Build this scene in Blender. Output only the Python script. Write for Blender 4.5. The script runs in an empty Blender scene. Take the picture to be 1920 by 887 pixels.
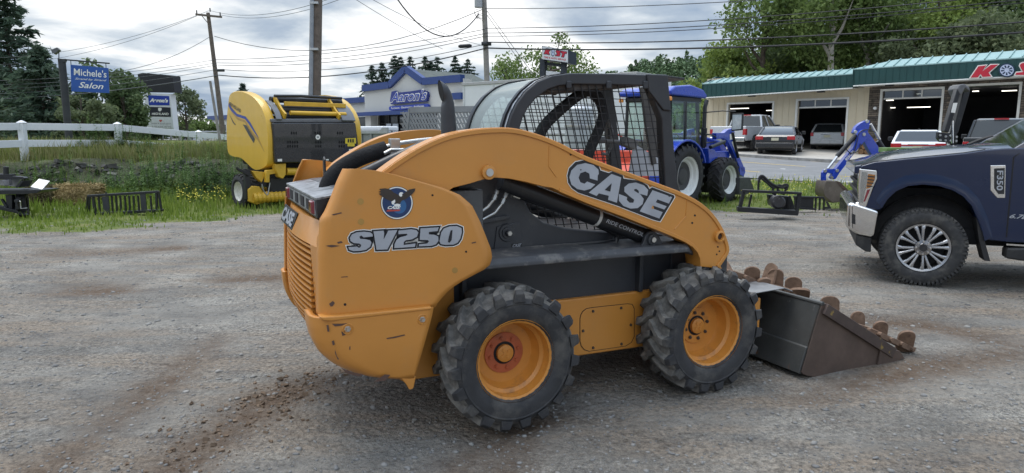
import bpy, bmesh, math, random
import numpy as np
from mathutils import Vector, Matrix, noise as mnoise
random.seed(7); rng = np.random.default_rng(7)
sc = bpy.context.scene
COL = sc.collection
R = math.radians
PI = math.pi

# ------------------------------------------------------------------ camera
CF, CHY, CH = 1284.0, 255.9, 1.619
PITCH = math.atan((443.5 - CHY) / CF)
CP, SP = math.cos(PITCH), math.sin(PITCH)
cd = bpy.data.cameras.new('camera'); cam = bpy.data.objects.new('camera', cd); COL.objects.link(cam)
cam.location = (0, 0, CH); cam.rotation_euler = (PI / 2 - PITCH, 0, 0)
cd.sensor_width = 36; cd.lens = CF / 1920 * 36; cd.clip_start = .05; cd.clip_end = 6000
sc.camera = cam

# ------------------------------------------------------------------ light
SUN_EL, SUN_AZ = 72, -50          # azimuth from +Y towards +X
w = bpy.data.worlds.new('World'); sc.world = w; w.use_nodes = True
nt = w.node_tree; nt.nodes.clear()
def nd(t, typ, **k):
    n = t.nodes.new(typ)
    for a, b in k.items(): setattr(n, a, b)
    return n
def math_node(t, op, a, b=None):
    n = nd(t, 'ShaderNodeMath', operation=op)
    for i, v in enumerate((a, b)):
        if v is None: continue
        if isinstance(v, (int, float)): n.inputs[i].default_value = v
        else: t.links.new(v, n.inputs[i])
    return n.outputs[0]
def ramp(t, fac, stops, interp='LINEAR'):
    n = nd(t, 'ShaderNodeValToRGB'); n.color_ramp.interpolation = interp
    el = n.color_ramp.elements
    while len(el) > 1: el.remove(el[-1])
    for i, (p, c) in enumerate(stops):
        e = el[0] if i == 0 else el.new(p)
        e.position = p; e.color = (*c, 1) if len(c) == 3 else c
    t.links.new(fac, n.inputs[0]); return n.outputs[0]
sky = nd(nt, 'ShaderNodeTexSky', sky_type='NISHITA', sun_disc=False)
sky.sun_elevation = R(SUN_EL); sky.sun_rotation = R(SUN_AZ)
bg1 = nd(nt, 'ShaderNodeBackground'); bg1.inputs[1].default_value = .1
nt.links.new(sky.outputs[0], bg1.inputs[0])
tc = nd(nt, 'ShaderNodeTexCoord'); sep = nd(nt, 'ShaderNodeSeparateXYZ'); nt.links.new(tc.outputs['Generated'], sep.inputs[0])
zz = math_node(nt, 'ADD', math_node(nt, 'MAXIMUM', sep.outputs[2], 0.0), .16)
cmb = nd(nt, 'ShaderNodeCombineXYZ')
nt.links.new(math_node(nt, 'DIVIDE', sep.outputs[0], zz), cmb.inputs[0])
nt.links.new(math_node(nt, 'DIVIDE', sep.outputs[1], zz), cmb.inputs[1])
cmb.inputs[2].default_value = 3.7
def nz(scale, detail, rough, dist=0.0, off=0.0):
    mp = nd(nt, 'ShaderNodeMapping'); mp.inputs['Location'].default_value = (off, off * .7, 0)
    nt.links.new(cmb.outputs[0], mp.inputs[0])
    n = nd(nt, 'ShaderNodeTexNoise'); n.inputs['Scale'].default_value = scale; n.inputs['Detail'].default_value = detail
    n.inputs['Roughness'].default_value = rough; n.inputs['Distortion'].default_value = dist
    nt.links.new(mp.outputs[0], n.inputs['Vector']); return n.outputs[0]
n1 = nz(.50, 9, .50, .7, 4.2); n2 = nz(1.5, 8, .55, .3, 8.1)
mixn = math_node(nt, 'ADD', math_node(nt, 'MULTIPLY', n1, .68), math_node(nt, 'MULTIPLY', n2, .32))
ccol = ramp(nt, mixn, [(.41, (.165, .215, .30)), (.465, (.215, .275, .365)), (.50, (.30, .355, .425)), (.53, (.43, .475, .52)), (.56, (.60, .62, .635)), (.60, (.86, .86, .86))])
# the cloud deck overhead is brighter than its undersides near the horizon
up = ramp(nt, sep.outputs[2], [(0.0, (1, 1, 1)), (.26, (1, 1, 1)), (.7, (3.4, 3.25, 3.05))])
mxc = nd(nt, 'ShaderNodeMix', data_type='RGBA', blend_type='MULTIPLY'); mxc.inputs[0].default_value = 1
nt.links.new(ccol, mxc.inputs[6]); nt.links.new(up, mxc.inputs[7])
bg2 = nd(nt, 'ShaderNodeBackground'); bg2.inputs[1].default_value = 1.0
nt.links.new(mxc.outputs[2], bg2.inputs[0])
cover = ramp(nt, n1, [(.25, (.82,) * 3), (.5, (.97,) * 3)])
mx = nd(nt, 'ShaderNodeMixShader'); nt.links.new(cover, mx.inputs[0])
nt.links.new(bg1.outputs[0], mx.inputs[1]); nt.links.new(bg2.outputs[0], mx.inputs[2])
wo = nd(nt, 'ShaderNodeOutputWorld'); nt.links.new(mx.outputs[0], wo.inputs[0])
ld = bpy.data.lights.new('sun', 'SUN'); ld.energy = 1.5; ld.angle = R(35); ld.color = (1, .96, .9)
so = bpy.data.objects.new('sun', ld); COL.objects.link(so)
az, el = R(SUN_AZ), R(SUN_EL)
sd = Vector((math.sin(az) * math.cos(el), math.cos(az) * math.cos(el), math.sin(el)))
so.rotation_euler = sd.to_track_quat('Z', 'Y').to_euler()
vs = sc.view_settings; vs.view_transform = 'Standard'; vs.look = 'None'; vs.exposure = .66; vs.gamma = 1; vs.use_curve_mapping = False

# ------------------------------------------------------------------ frames: photo measurements to local metres
def ray(px, py):
    x = (px - 960) / CF; u = -(py - 443.5) / CF
    return np.array([x, CP + SP * u, -SP + CP * u])
def at(px, py, d):
    r = ray(px, py); return np.array([0, 0, CH]) + r * (d / r[1])
def gz(px, py, z=0.0):
    r = ray(px, py); return np.array([0, 0, CH]) + r * ((z - CH) / r[2])
class Fr:
    def __init__(s, o, yaw):
        s.o = np.array(o, float); s.yaw = R(yaw)
        s.X = np.array([math.cos(s.yaw), math.sin(s.yaw), 0]); s.Y = np.array([-math.sin(s.yaw), math.cos(s.yaw), 0])
        s.C = np.array([0, 0, CH])
    def loc(s, p):
        q = p - s.o; return (float(q @ s.X), float(q @ s.Y), float(q[2]))
    def p(s, pts, y):
        out = []
        for a, b in pts:
            r = ray(a, b); k = ((s.o + s.Y * y - s.C) @ s.Y) / (r @ s.Y); out.append(s.loc(s.C + k * r))
        return out
    def px(s, pts, x):
        out = []
        for a, b in pts:
            r = ray(a, b); k = ((s.o + s.X * x - s.C) @ s.X) / (r @ s.X); out.append(s.loc(s.C + k * r))
        return out
    def w(s, l): return s.o + s.X * l[0] + s.Y * l[1] + np.array([0, 0, l[2]])

# ------------------------------------------------------------------ materials
MATS = {}
def M(name, col, rough=.5, metal=0.0, var=.12, vs=6.0, dirt=None, bump=0.0, bs=40.0, coat=0.0, spec=.5, wear=None):
    if name in MATS: return MATS[name]
    m = bpy.data.materials.new(name); m.use_nodes = True; t = m.node_tree; b = t.nodes['Principled BSDF']; MATS[name] = m
    b.inputs['Roughness'].default_value = rough; b.inputs['Metallic'].default_value = metal
    b.inputs['Coat Weight'].default_value = coat; b.inputs['Specular IOR Level'].default_value = spec
    tc = nd(t, 'ShaderNodeTexCoord')
    def noise(scale, det=5, r=.6):
        n = nd(t, 'ShaderNodeTexNoise'); n.inputs['Scale'].default_value = scale; n.inputs['Detail'].default_value = det
        n.inputs['Roughness'].default_value = r; t.links.new(tc.outputs['Object'], n.inputs['Vector']); return n.outputs[0]
    c = col
    n = noise(vs)
    lo = tuple(max(0, x * (1 - var)) for x in c); hi = tuple(x * (1 + var) for x in c)
    out = ramp(t, n, [(.3, lo), (.7, hi)])
    for d in (dirt, wear):
        if d:                                   # (colour, scale, threshold, softness, amount)
            dc, dsn, th, sf, am = d
            f = ramp(t, noise(dsn, 8, .68), [(th, (0,) * 3), (th + sf, (am,) * 3)])
            mxr = nd(t, 'ShaderNodeMix', data_type='RGBA'); t.links.new(f, mxr.inputs[0]); t.links.new(out, mxr.inputs[6])
            mxr.inputs[7].default_value = (*dc, 1); out = mxr.outputs[2]
    t.links.new(out, b.inputs['Base Color'])
    rr = ramp(t, noise(vs * 2.3), [(.3, (max(0, rough - .08),) * 3), (.7, (min(1, rough + .1),) * 3)])
    t.links.new(rr, b.inputs['Roughness'])
    if bump:
        bn = nd(t, 'ShaderNodeBump'); bn.inputs['Strength'].default_value = bump; bn.inputs['Distance'].default_value = .02
        t.links.new(noise(bs, 6, .65), bn.inputs['Height']); t.links.new(bn.outputs[0], b.inputs['Normal'])
    return m
def glass_mat(name, tint=(.7, .8, .78), refl=.12, haze=.0):
    if name in MATS: return MATS[name]
    m = bpy.data.materials.new(name); m.use_nodes = True; t = m.node_tree; t.nodes.clear(); MATS[name] = m
    tr = nd(t, 'ShaderNodeBsdfTransparent'); tr.inputs[0].default_value = (*tint, 1)
    gl = nd(t, 'ShaderNodeBsdfGlossy'); gl.inputs['Roughness'].default_value = .05
    fr = nd(t, 'ShaderNodeFresnel'); fr.inputs[0].default_value = 1.45
    f = math_node(t, 'ADD', math_node(t, 'MULTIPLY', fr.outputs[0], .8), refl)
    mx = nd(t, 'ShaderNodeMixShader'); t.links.new(f, mx.inputs[0]); t.links.new(tr.outputs[0], mx.inputs[1]); t.links.new(gl.outputs[0], mx.inputs[2])
    o = nd(t, 'ShaderNodeOutputMaterial'); last = mx.outputs[0]
    if haze:
        df = nd(t, 'ShaderNodeBsdfTranslucent'); df.inputs[0].default_value = (.75, .85, .83, 1)
        d2 = nd(t, 'ShaderNodeBsdfDiffuse'); d2.inputs[0].default_value = (.75, .85, .83, 1)
        a = nd(t, 'ShaderNodeMixShader'); a.inputs[0].default_value = .5
        t.links.new(df.outputs[0], a.inputs[1]); t.links.new(d2.outputs[0], a.inputs[2])
        b2 = nd(t, 'ShaderNodeMixShader'); b2.inputs[0].default_value = haze
        t.links.new(last, b2.inputs[1]); t.links.new(a.outputs[0], b2.inputs[2]); last = b2.outputs[0]
    t.links.new(last, o.inputs[0]); return m
def emit_mat(name, col, s):
    m = bpy.data.materials.new(name); m.use_nodes = True; b = m.node_tree.nodes['Principled BSDF']
    b.inputs['Emission Color'].default_value = (*col, 1); b.inputs['Emission Strength'].default_value = s; MATS[name] = m; return m

# ------------------------------------------------------------------ mesh builder
class MB:
    def __init__(s): s.v = []; s.f = []; s.m = []
    def add(s, vs, fs, mi=0):
        o = len(s.v); s.v += [tuple(float(c) for c in v) for v in vs]
        for f in fs: s.f.append(tuple(i + o for i in f)); s.m.append(mi)
        return s
    def prism(s, pts, d, mi=0):
        """pts: closed planar 3-D outline, d: extrusion vector"""
        n = len(pts); p = [tuple(q) for q in pts]; q = [(a[0] + d[0], a[1] + d[1], a[2] + d[2]) for a in p]
        fs = [tuple(range(n)), tuple(range(2 * n - 1, n - 1, -1))] + [(i, i + n, (i + 1) % n + n, (i + 1) % n) for i in range(n)]
        return s.add(p + q, fs, mi)
    def loft(s, rings, mi=0, cap=True, closed=True):
        n = len(rings[0]); vs = [v for r in rings for v in r]; fs = []
        for k in range(len(rings) - 1):
            for i in range(n if closed else n - 1):
                j = (i + 1) % n; fs.append((k * n + i, k * n + j, (k + 1) * n + j, (k + 1) * n + i))
        if cap and closed: fs += [tuple(range(n - 1, -1, -1)), tuple(range((len(rings) - 1) * n, len(rings) * n))]
        return s.add(vs, fs, mi)
    def box(s, a, b, mi=0):
        x0, y0, z0 = a; x1, y1, z1 = b
        return s.prism([(x0, y0, z0), (x1, y0, z0), (x1, y1, z0), (x0, y1, z0)], (0, 0, z1 - z0), mi)
    def obox(s, c, sx, sy, sz, rot, mi=0):
        """box centred at c with half sizes, rot a 3x3 Matrix"""
        vs = [Vector(c) + rot @ Vector((i * sx, j * sy, k * sz)) for i in (-1, 1) for j in (-1, 1) for k in (-1, 1)]
        return s.add(vs, [(0, 1, 3, 2), (4, 6, 7, 5), (0, 4, 5, 1), (2, 3, 7, 6), (0, 2, 6, 4), (1, 5, 7, 3)], mi)
    def bar(s, a, b, w, h, mi=0, up=(0, 0, 1)):
        a, b = Vector(a), Vector(b); d = (b - a); L = d.length; d.normalize()
        u = Vector(up); sd_ = d.cross(u)
        if sd_.length < 1e-4: sd_ = d.cross(Vector((1, 0, 0)))
        sd_.normalize(); u = sd_.cross(d)
        rot = Matrix((d, sd_, u)).transposed()
        return s.obox((a + b) / 2, L / 2, w / 2, h / 2, rot, mi)
    def tube(s, path, r, n=8, mi=0, cap=True):
        P = [Vector(p) for p in path]; rr = r if isinstance(r, (list, tuple)) else [r] * len(P)
        rings = []; ref = None
        for i, p in enumerate(P):
            d = (P[min(i + 1, len(P) - 1)] - P[max(i - 1, 0)]).normalized()
            if ref is None:
                ref = d.orthogonal().normalized()
            ref = (ref - d * ref.dot(d)).normalized(); b = d.cross(ref)
            rings.append([p + (ref * math.cos(2 * PI * k / n) + b * math.sin(2 * PI * k / n)) * rr[i] for k in range(n)])
        return s.loft(rings, mi, cap)
    def lathe(s, prof, c=(0, 0, 0), axis='y', n=32, mi=0, close=False, a0=0, a1=2 * PI):
        """prof: (r, t) pairs; t runs along the axis"""
        full = abs(a1 - a0 - 2 * PI) < 1e-6; k = n if full else n + 1; rings = []
        for i in range(k):
            a = a0 + (a1 - a0) * i / n; ca, sa = math.cos(a), math.sin(a); ring = []
            for r, t in prof:
                if axis == 'y': v = (c[0] + r * ca, c[1] + t, c[2] + r * sa)
                elif axis == 'x': v = (c[0] + t, c[1] + r * ca, c[2] + r * sa)
                else: v = (c[0] + r * ca, c[1] + r * sa, c[2] + t)
                ring.append(v)
            rings.append(ring)
        if full: rings.append(rings[0])
        return s.loft(rings, mi, False, closed=close)
    def cyl(s, a, b, r, n=16, mi=0): return s.tube([a, b], r, n, mi)
    def build(s, name, mats, parent=None, bevel=0, seg=2, smooth=35, solid=0, recalc=True):
        me = bpy.data.meshes.new(name); me.from_pydata(s.v, [], s.f)
        mats = mats if isinstance(mats, (list, tuple)) else [mats]
        for m in mats: me.materials.append(m)
        me.polygons.foreach_set('material_index', s.m)
        bm = bmesh.new(); bm.from_mesh(me); bmesh.ops.remove_doubles(bm, verts=bm.verts, dist=1e-5)
        if recalc: bmesh.ops.recalc_face_normals(bm, faces=bm.faces)
        bm.to_mesh(me); bm.free()
        if smooth:
            me.polygons.foreach_set('use_smooth', [True] * len(me.polygons)); me.set_sharp_from_angle(angle=R(smooth))
        me.update()
        o = bpy.data.objects.new(name, me); COL.objects.link(o)
        if parent is not None: o.parent = parent
        if solid:
            q = o.modifiers.new('s', 'SOLIDIFY'); q.thickness = abs(solid); q.offset = -1 if solid > 0 else 1
        if bevel:
            q = o.modifiers.new('b', 'BEVEL'); q.width = bevel; q.segments = seg; q.limit_method = 'ANGLE'; q.angle_limit = R(40); q.harden_normals = True
        return o
def tag(o, label=None, cat=None, group=None, kind=None):
    if label: o['label'] = label
    if cat: o['category'] = cat
    if group: o['group'] = group
    if kind: o['kind'] = kind
    return o
def thing(name, label, cat, fr=None, loc=(0, 0, 0), yaw=0, group=None):
    o = bpy.data.objects.new(name, None); COL.objects.link(o); o.empty_display_size = .2
    if fr is not None: o.location = tuple(fr.o); o.rotation_euler = (0, 0, fr.yaw)
    else: o.location = tuple(loc); o.rotation_euler = (0, 0, R(yaw))
    return tag(o, label, cat, group)
def copy_tree(o, parent=None):
    c = o.copy(); COL.objects.link(c)
    if parent is not None: c.parent = parent
    for ch in [q for q in bpy.data.objects if q.parent == o]: copy_tree(ch, c)
    return c
def offset_poly(pts, d):
    """grow a closed (a,b) outline by d along its vertex normals"""
    n = len(pts); A = sum(pts[i][0] * pts[(i + 1) % n][1] - pts[(i + 1) % n][0] * pts[i][1] for i in range(n)); sg = 1 if A > 0 else -1
    out = []
    for i in range(n):
        a, b, c = np.array(pts[i - 1], float), np.array(pts[i], float), np.array(pts[(i + 1) % n], float)
        e1 = (b - a) / (np.linalg.norm(b - a) + 1e-9); e2 = (c - b) / (np.linalg.norm(c - b) + 1e-9)
        n1, n2 = np.array([e1[1], -e1[0]]) * sg, np.array([e2[1], -e2[0]]) * sg
        m = n1 + n2; L = np.linalg.norm(m)
        m = n1 if L < .3 else m / L
        k = 1 / max(.55, float(m @ n1)); out.append(tuple(b + m * d * k))
    return out
def arc(cx, cy, rx, ry, a0, a1, n=10):
    return [(cx + rx * math.cos(R(a0 + (a1 - a0) * i / n)), cy + ry * math.sin(R(a0 + (a1 - a0) * i / n))) for i in range(n + 1)]
def zoomed(pts, x0, y0, k): return [(x0 + a / k, y0 + b / k) for a, b in pts]
def spline(pts, n=6, closed=False):
    """Catmull-Rom through the points"""
    P = [np.array(p, float) for p in pts]; out = []; N = len(P)
    for i in range(N if closed else N - 1):
        if closed: a, b, c, d = P[i - 1], P[i], P[(i + 1) % N], P[(i + 2) % N]
        else: a, b, c, d = P[max(i - 1, 0)], P[i], P[i + 1], P[min(i + 2, N - 1)]
        for k in range(n):
            t = k / n; out.append(tuple(.5 * ((2 * b) + (c - a) * t + (2 * a - 5 * b + 4 * c - d) * t * t + (3 * b - a - 3 * c + d) * t ** 3)))
    if not closed: out.append(tuple(P[-1]))
    return out
def text_geo(s, bold=0.0, shear=0.0):
    cu = bpy.data.curves.new('t', 'FONT'); cu.body = s; cu.size = 1; cu.offset = bold; cu.shear = shear; cu.resolution_u = 3
    ob = bpy.data.objects.new('t', cu); me = ob.to_mesh()
    v = [tuple(q.co) for q in me.vertices]; f = [tuple(q.vertices) for q in me.polygons]
    ob.to_mesh_clear(); bpy.data.objects.remove(ob); bpy.data.curves.remove(cu); return v, f
def add_text(mb, s, c0, c1, c3, mi=0, bold=0.0, shear=0.0, th=0.0):
    """fit the words into the parallelogram c0 (lower left), c1 (lower right), c3 (upper left)"""
    v, f = text_geo(s, bold, shear); a = np.array(v); mn, mxx = a.min(0), a.max(0)
    c0, c1, c3 = map(lambda q: np.array(q, float), (c0, c1, c3))
    q = [c0 + (c1 - c0) * (p[0] - mn[0]) / (mxx[0] - mn[0]) + (c3 - c0) * (p[1] - mn[1]) / (mxx[1] - mn[1]) for p in a]
    mb.add(q, f, mi)

# ================================================================== terrain, road
RD = Fr((8, 23.3, 0), -45)                       # local x along the near edge of the road, y across it
def sstep(a, b, t): u = np.clip((t - a) / (b - a), 0, 1); return u * u * (3 - 2 * u)
def road_sn(x, y):
    dx, dy = x - 8, y - 23.3; return dx * RD.X[0] + dy * RD.X[1], dx * RD.Y[0] + dy * RD.Y[1]
def road_z(s, n): return .2 + .02 * np.clip(n, 0, 60) + np.clip(-.042 * s, 0, 1.1)
def hgt(x, y):
    x = np.asarray(x, float); y = np.asarray(y, float)
    s, n = road_sn(x, y)
    rz = road_z(s, n) * sstep(-8, 0, n)
    L = sstep(-2.5, -7.5, x)
    yy = y + .5 * np.sin(x * .7) + .25 * np.sin(x * 1.9 + 1)
    bk = np.interp(yy, [0, 15.5, 19.0, 20.3, 22.0, 26, 40], [0, 0, .12, .85, 1.12, 1.25, 1.28])
    fade = np.interp(x, [-14, -10, -7], [0, .12, .35])
    bk = bk - fade * sstep(20, 24, y)
    z = np.maximum(rz, L * bk)
    z = np.where((n > 0) & (n < 10), np.minimum(z, road_z(s, n) - .03), z)
    z = np.where(n >= 10, np.maximum(rz, 0) + .05, z)
    return z
def axis_pts(segs):
    out = []
    for a, b, st in segs: out += list(np.arange(a, b - 1e-6, st))
    return np.array(out + [segs[-1][1]])
gx = axis_pts([(-1500, -200, 260), (-200, -60, 20), (-60, -30, 3), (-30, -12, .6), (-12, -6, .2), (-6, 6, .1), (6, 12, .2), (12, 30, .7), (30, 60, 3), (60, 200, 20), (200, 1500, 260)])
gy = axis_pts([(-60, -6, 6), (-6, 1.6, .8), (1.6, 8, .08), (8, 14, .16), (14, 26, .3), (26, 60, 1.2), (60, 120, 6), (120, 300, 30), (300, 2700, 400)])
X, Y = np.meshgrid(gx, gy)
Z = hgt(X, Y)
def vnoise(x, y, sc_, seed=0.0):
    out = np.empty(x.shape)
    fx = x.ravel(); fy = y.ravel(); o = out.ravel()
    for i in range(fx.size): o[i] = mnoise.noise((fx[i] * sc_ + seed, fy[i] * sc_ - seed, seed * .37))
    return o.reshape(x.shape)
near = (np.abs(X) < 32) & (Y > -8) & (Y < 34)
N1 = np.zeros(X.shape); N2 = N1.copy(); N3 = N1.copy()
N1[near] = vnoise(X[near], Y[near], .35, 1.3); N2[near] = vnoise(X[near], Y[near], 1.3, 5.1); N3[near] = vnoise(X[near], Y[near], 5.2, 9.7)
S_, N_ = road_sn(X, Y)
offroad = sstep(.3, -1.2, N_)
Z = Z + offroad * (N1 * .035 + N2 * .014 + N3 * .007)
def rut(x, y, pts, wd):
    """closeness 0..1 to a poly-line on the ground"""
    best = np.full(np.shape(x), 9.0)
    for (ax, ay), (bx, by) in zip(pts[:-1], pts[1:]):
        dx, dy = bx - ax, by - ay; t = np.clip(((x - ax) * dx + (y - ay) * dy) / (dx * dx + dy * dy), 0, 1)
        best = np.minimum(best, np.hypot(x - ax - t * dx, y - ay - t * dy))
    return np.exp(-(best / wd) ** 2)
g2 = lambda *q: [tuple(gz(a, b)[:2]) for a, b in q]
RUTS = [(g2((300, 900), (420, 800), (520, 740), (640, 690)), .21), (g2((830, 900), (900, 840), (1000, 780)), .16), (g2((930, 900), (975, 820)), .14),
        (g2((400, 640), (250, 760), (60, 890)), .16), (g2((1500, 740), (1700, 700), (1900, 660)), .2), (g2((1560, 600), (1750, 610), (1900, 640)), .25),
        (g2((1420, 560), (1600, 640)), .2), (g2((430, 525), (515, 522)), .28), (g2((130, 545), (220, 545)), .3), (g2((100, 475), (330, 465)), .3)]
br = np.zeros(X.shape)
for pts, wd in RUTS: br = np.maximum(br, rut(X, Y, pts, wd) * (.75 + .6 * N2))
Z = Z - .022 * br * near + .012 * rut(X, Y, RUTS[0][0], .42) * near
def grass_edge(x): return np.interp(x, [-14, -7, -5.5, -3.5, -1, 3, 6, 12], [11.4, 11.9, 13.0, 13.6, 14.2, 14.2, 14.6, 15.0])
def grass_amount(x, y, n1, n2):
    s, n = road_sn(x, y)
    g = sstep(-.7, 1.2, y - grass_edge(x) + 1.3 * n1 + .9 * n2) * sstep(-.1, -.9, n)
    bare = np.exp(-(((x + 4.3) / 1.5) ** 2 + ((y - 13.9) / .8) ** 2)) + .8 * np.exp(-(((x + 6.0) / 1.6) ** 2 + ((y - 12.6) / .35) ** 2))
    return np.clip(g - bare * .9, 0, 1)
G = grass_amount(X, Y, N1, N2) * ((N_ < 0) | (N_ > 34))
G = np.where(N_ > 34, 1.0, G)
rock = sstep(19.0, 19.5, Y + .5 * np.sin(X * .7)) * sstep(21.3, 20.5, Y + .5 * np.sin(X * .7) + N2 * .8) * sstep(-5, -6.5, X) * sstep(-24, -20, X)
Z = Z + rock * (N3 * .14 + N2 * .10)
nx, ny = len(gx), len(gy)
vs_ = np.stack([X, Y, Z], -1).reshape(-1, 3)
idx = np.arange(nx * ny).reshape(ny, nx)
fs_ = np.stack([idx[:-1, :-1], idx[:-1, 1:], idx[1:, 1:], idx[1:, :-1]], -1).reshape(-1, 4)
me = bpy.data.meshes.new('ground'); me.from_pydata(vs_.tolist(), [], fs_.tolist())
at_ = me.color_attributes.new('zone', 'FLOAT_COLOR', 'POINT')
cc = np.stack([G.ravel(), rock.ravel(), br.ravel(), np.ones(G.size)], -1).astype(np.float32)
at_.data.foreach_set('color', cc.ravel()); me.polygons.foreach_set('use_smooth', [True] * len(me.polygons))
ground = bpy.data.objects.new('ground', me); COL.objects.link(ground); tag(ground, kind='structure')
def ground_z(x, y):
    a = hgt(x, y); return float(a)
gm = bpy.data.materials.new('gravel_and_soil'); gm.use_nodes = True; t = gm.node_tree; b = t.nodes['Principled BSDF']; me.materials.append(gm)
b.inputs['Roughness'].default_value = .92; b.inputs['Specular IOR Level'].default_value = .25
tcg = nd(t, 'ShaderNodeTexCoord')
def gn(sc_, det=6, r=.6, st=None):
    n = nd(t, 'ShaderNodeTexNoise'); n.inputs['Scale'].default_value = sc_; n.inputs['Detail'].default_value = det; n.inputs['Roughness'].default_value = r
    if st:
        mp = nd(t, 'ShaderNodeMapping'); mp.inputs['Scale'].default_value = st; mp.inputs['Rotation'].default_value = (0, 0, R(-12)); t.links.new(tcg.outputs['Object'], mp.inputs[0]); t.links.new(mp.outputs[0], n.inputs['Vector'])
    else: t.links.new(tcg.outputs['Object'], n.inputs['Vector'])
    return n.outputs[0]
def mixc(f, a, b_, mode='MIX'):
    m = nd(t, 'ShaderNodeMix', data_type='RGBA', blend_type=mode)
    for s_, v in ((0, f), (6, a), (7, b_)):
        if isinstance(v, (int, float)): m.inputs[s_].default_value = v
        elif isinstance(v, tuple): m.inputs[s_].default_value = (*v, 1)
        else: t.links.new(v, m.inputs[s_])
    return m.outputs[2]
za = nd(t, 'ShaderNodeAttribute', attribute_name='zone'); zs = nd(t, 'ShaderNodeSeparateColor'); t.links.new(za.outputs['Color'], zs.inputs[0])
base = ramp(t, gn(1.1, 8, .62), [(.32, (.18, .168, .150)), (.5, (.27, .254, .226)), (.66, (.37, .347, .305))])
fine = ramp(t, gn(34, 8, .8), [(.37, (.34, .33, .32)), (.5, (1, 1, 1)), (.63, (1.6, 1.59, 1.56))])
rough_ = ramp(t, gn(.9, 5, .6, (.7, 1.5, 1)), [(.40, (.16,) * 3), (.64, (.95,) * 3)])
col = mixc(rough_, base, fine, 'MULTIPLY')
col = mixc(rough_, col, ramp(t, gn(130, 5, .8), [(.38, (.5, .5, .5)), (.5, (1, 1, 1)), (.62, (1.45, 1.45, 1.43))]), 'MULTIPLY')
spk = ramp(t, gn(16, 8, .85, (.5, 1.3, 1)), [(.56, (0,) * 3), (.66, (.7,) * 3)])
col = mixc(spk, col, (.085, .083, .08))
vo = nd(t, 'ShaderNodeTexVoronoi'); vo.inputs['Scale'].default_value = 26; t.links.new(tcg.outputs['Object'], vo.inputs['Vector'])
vsep = nd(t, 'ShaderNodeSeparateColor'); t.links.new(vo.outputs['Color'], vsep.inputs[0])
stone = ramp(t, vsep.outputs[0], [(0, (.06, .06, .06)), (.5, (.18, .172, .16)), (.8, (.32, .305, .28)), (1, (.52, .50, .46))])
smask = ramp(t, math_node(t, 'ADD', vo.outputs['Distance'], math_node(t, 'MULTIPLY', gn(5, 4, .6), .5)), [(.42, (.75,) * 3), (.56, (0,) * 3)])
col = mixc(math_node(t, 'MULTIPLY', smask, rough_), col, stone)
streak = ramp(t, gn(1.0, 6, .65, (.55, 2.4, 1)), [(.44, (0,) * 3), (.64, (.85,) * 3)])
col = mixc(streak, col, mixc(1.0, (.29, .235, .18), fine, 'MULTIPLY'))
dark = ramp(t, gn(2.7, 7, .7, (.7, 1.6, 1)), [(.52, (0,) * 3), (.68, (.65,) * 3)])
col = mixc(dark, col, mixc(1.0, (.115, .113, .112), fine, 'MULTIPLY'))
rutf = math_node(t, 'MULTIPLY', zs.outputs[2], ramp(t, gn(9, 6, .7), [(.3, (.6,) * 3), (.6, (1.25,) * 3)]))
col = mixc(rutf, col, ramp(t, gn(22, 7, .8), [(.33, (.085, .058, .04)), (.5, (.15, .105, .073)), (.68, (.22, .165, .12))]))
pit = math_node(t, 'MULTIPLY', zs.outputs[2], zs.outputs[1])
rk = ramp(t, gn(6, 8, .75), [(.35, (.012, .012, .012)), (.55, (.05, .048, .045)), (.72, (.13, .125, .115))])
col = mixc(zs.outputs[1], col, rk)
gcol = ramp(t, gn(1.6, 8, .65), [(.3, (.07, .10, .02)), (.5, (.14, .18, .04)), (.7, (.22, .21, .08))])
gsel = ramp(t, math_node(t, 'ADD', zs.outputs[0], math_node(t, 'MULTIPLY', math_node(t, 'SUBTRACT', gn(7, 7, .72), .5), .9)), [(.42, (0,) * 3), (.62, (1,) * 3)])
gs2 = math_node(t, 'MULTIPLY', gsel, math_node(t, 'SUBTRACT', 1.0, math_node(t, 'MULTIPLY', zs.outputs[1], .8)))
col = mixc(gs2, col, gcol)
t.links.new(col, b.inputs['Base Color'])
hsum = math_node(t, 'ADD', math_node(t, 'MULTIPLY', gn(38, 7, .72), .55), math_node(t, 'MULTIPLY', math_node(t, 'SUBTRACT', .6, vo.outputs['Distance']), .4))
hsum = math_node(t, 'ADD', hsum, math_node(t, 'MULTIPLY', gn(7, 6, .65), 1.2))
bn = nd(t, 'ShaderNodeBump'); bn.inputs['Strength'].default_value = 1.0; bn.inputs['Distance'].default_value = .06
t.links.new(hsum, bn.inputs['Height']); t.links.new(bn.outputs[0], b.inputs['Normal'])

def strip(name, n0, n1, s0, s1, dz, mat, kind='structure', step=3.0, skirt=0.0):
    mb = MB(); ss = np.arange(s0, s1 + step, step); rings = []
    for s in ss:
        ring = []
        for n, drop in ((n0, skirt), (n0, 0), (n1, 0), (n1, skirt)) if skirt else ((n0, 0), (n1, 0)):
            p = RD.o + RD.X * s + RD.Y * n; ring.append((p[0], p[1], float(road_z(s, n)) + dz - drop))
        rings.append(ring)
    mb.loft(rings, 0, False, closed=False); o = mb.build(name, mat, None, smooth=30)
    return tag(o, kind=kind) if kind else o
ASPH = M('asphalt', (.20, .20, .20), .85, var=.18, vs=1.5, dirt=((.12, .12, .12), 3, .55, .1, .5), bump=.15, bs=60)
CONC = M('concrete_apron', (.44, .41, .36), .85, var=.14, vs=1.2, dirt=((.28, .26, .23), 2.5, .55, .12, .6), bump=.1)
KERB = M('kerb_concrete', (.30, .29, .27), .85, var=.2, vs=3, dirt=((.16, .15, .14), 4, .5, .1, .6))
strip('road', 0, 10, -130, 60, .004, ASPH)
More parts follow.
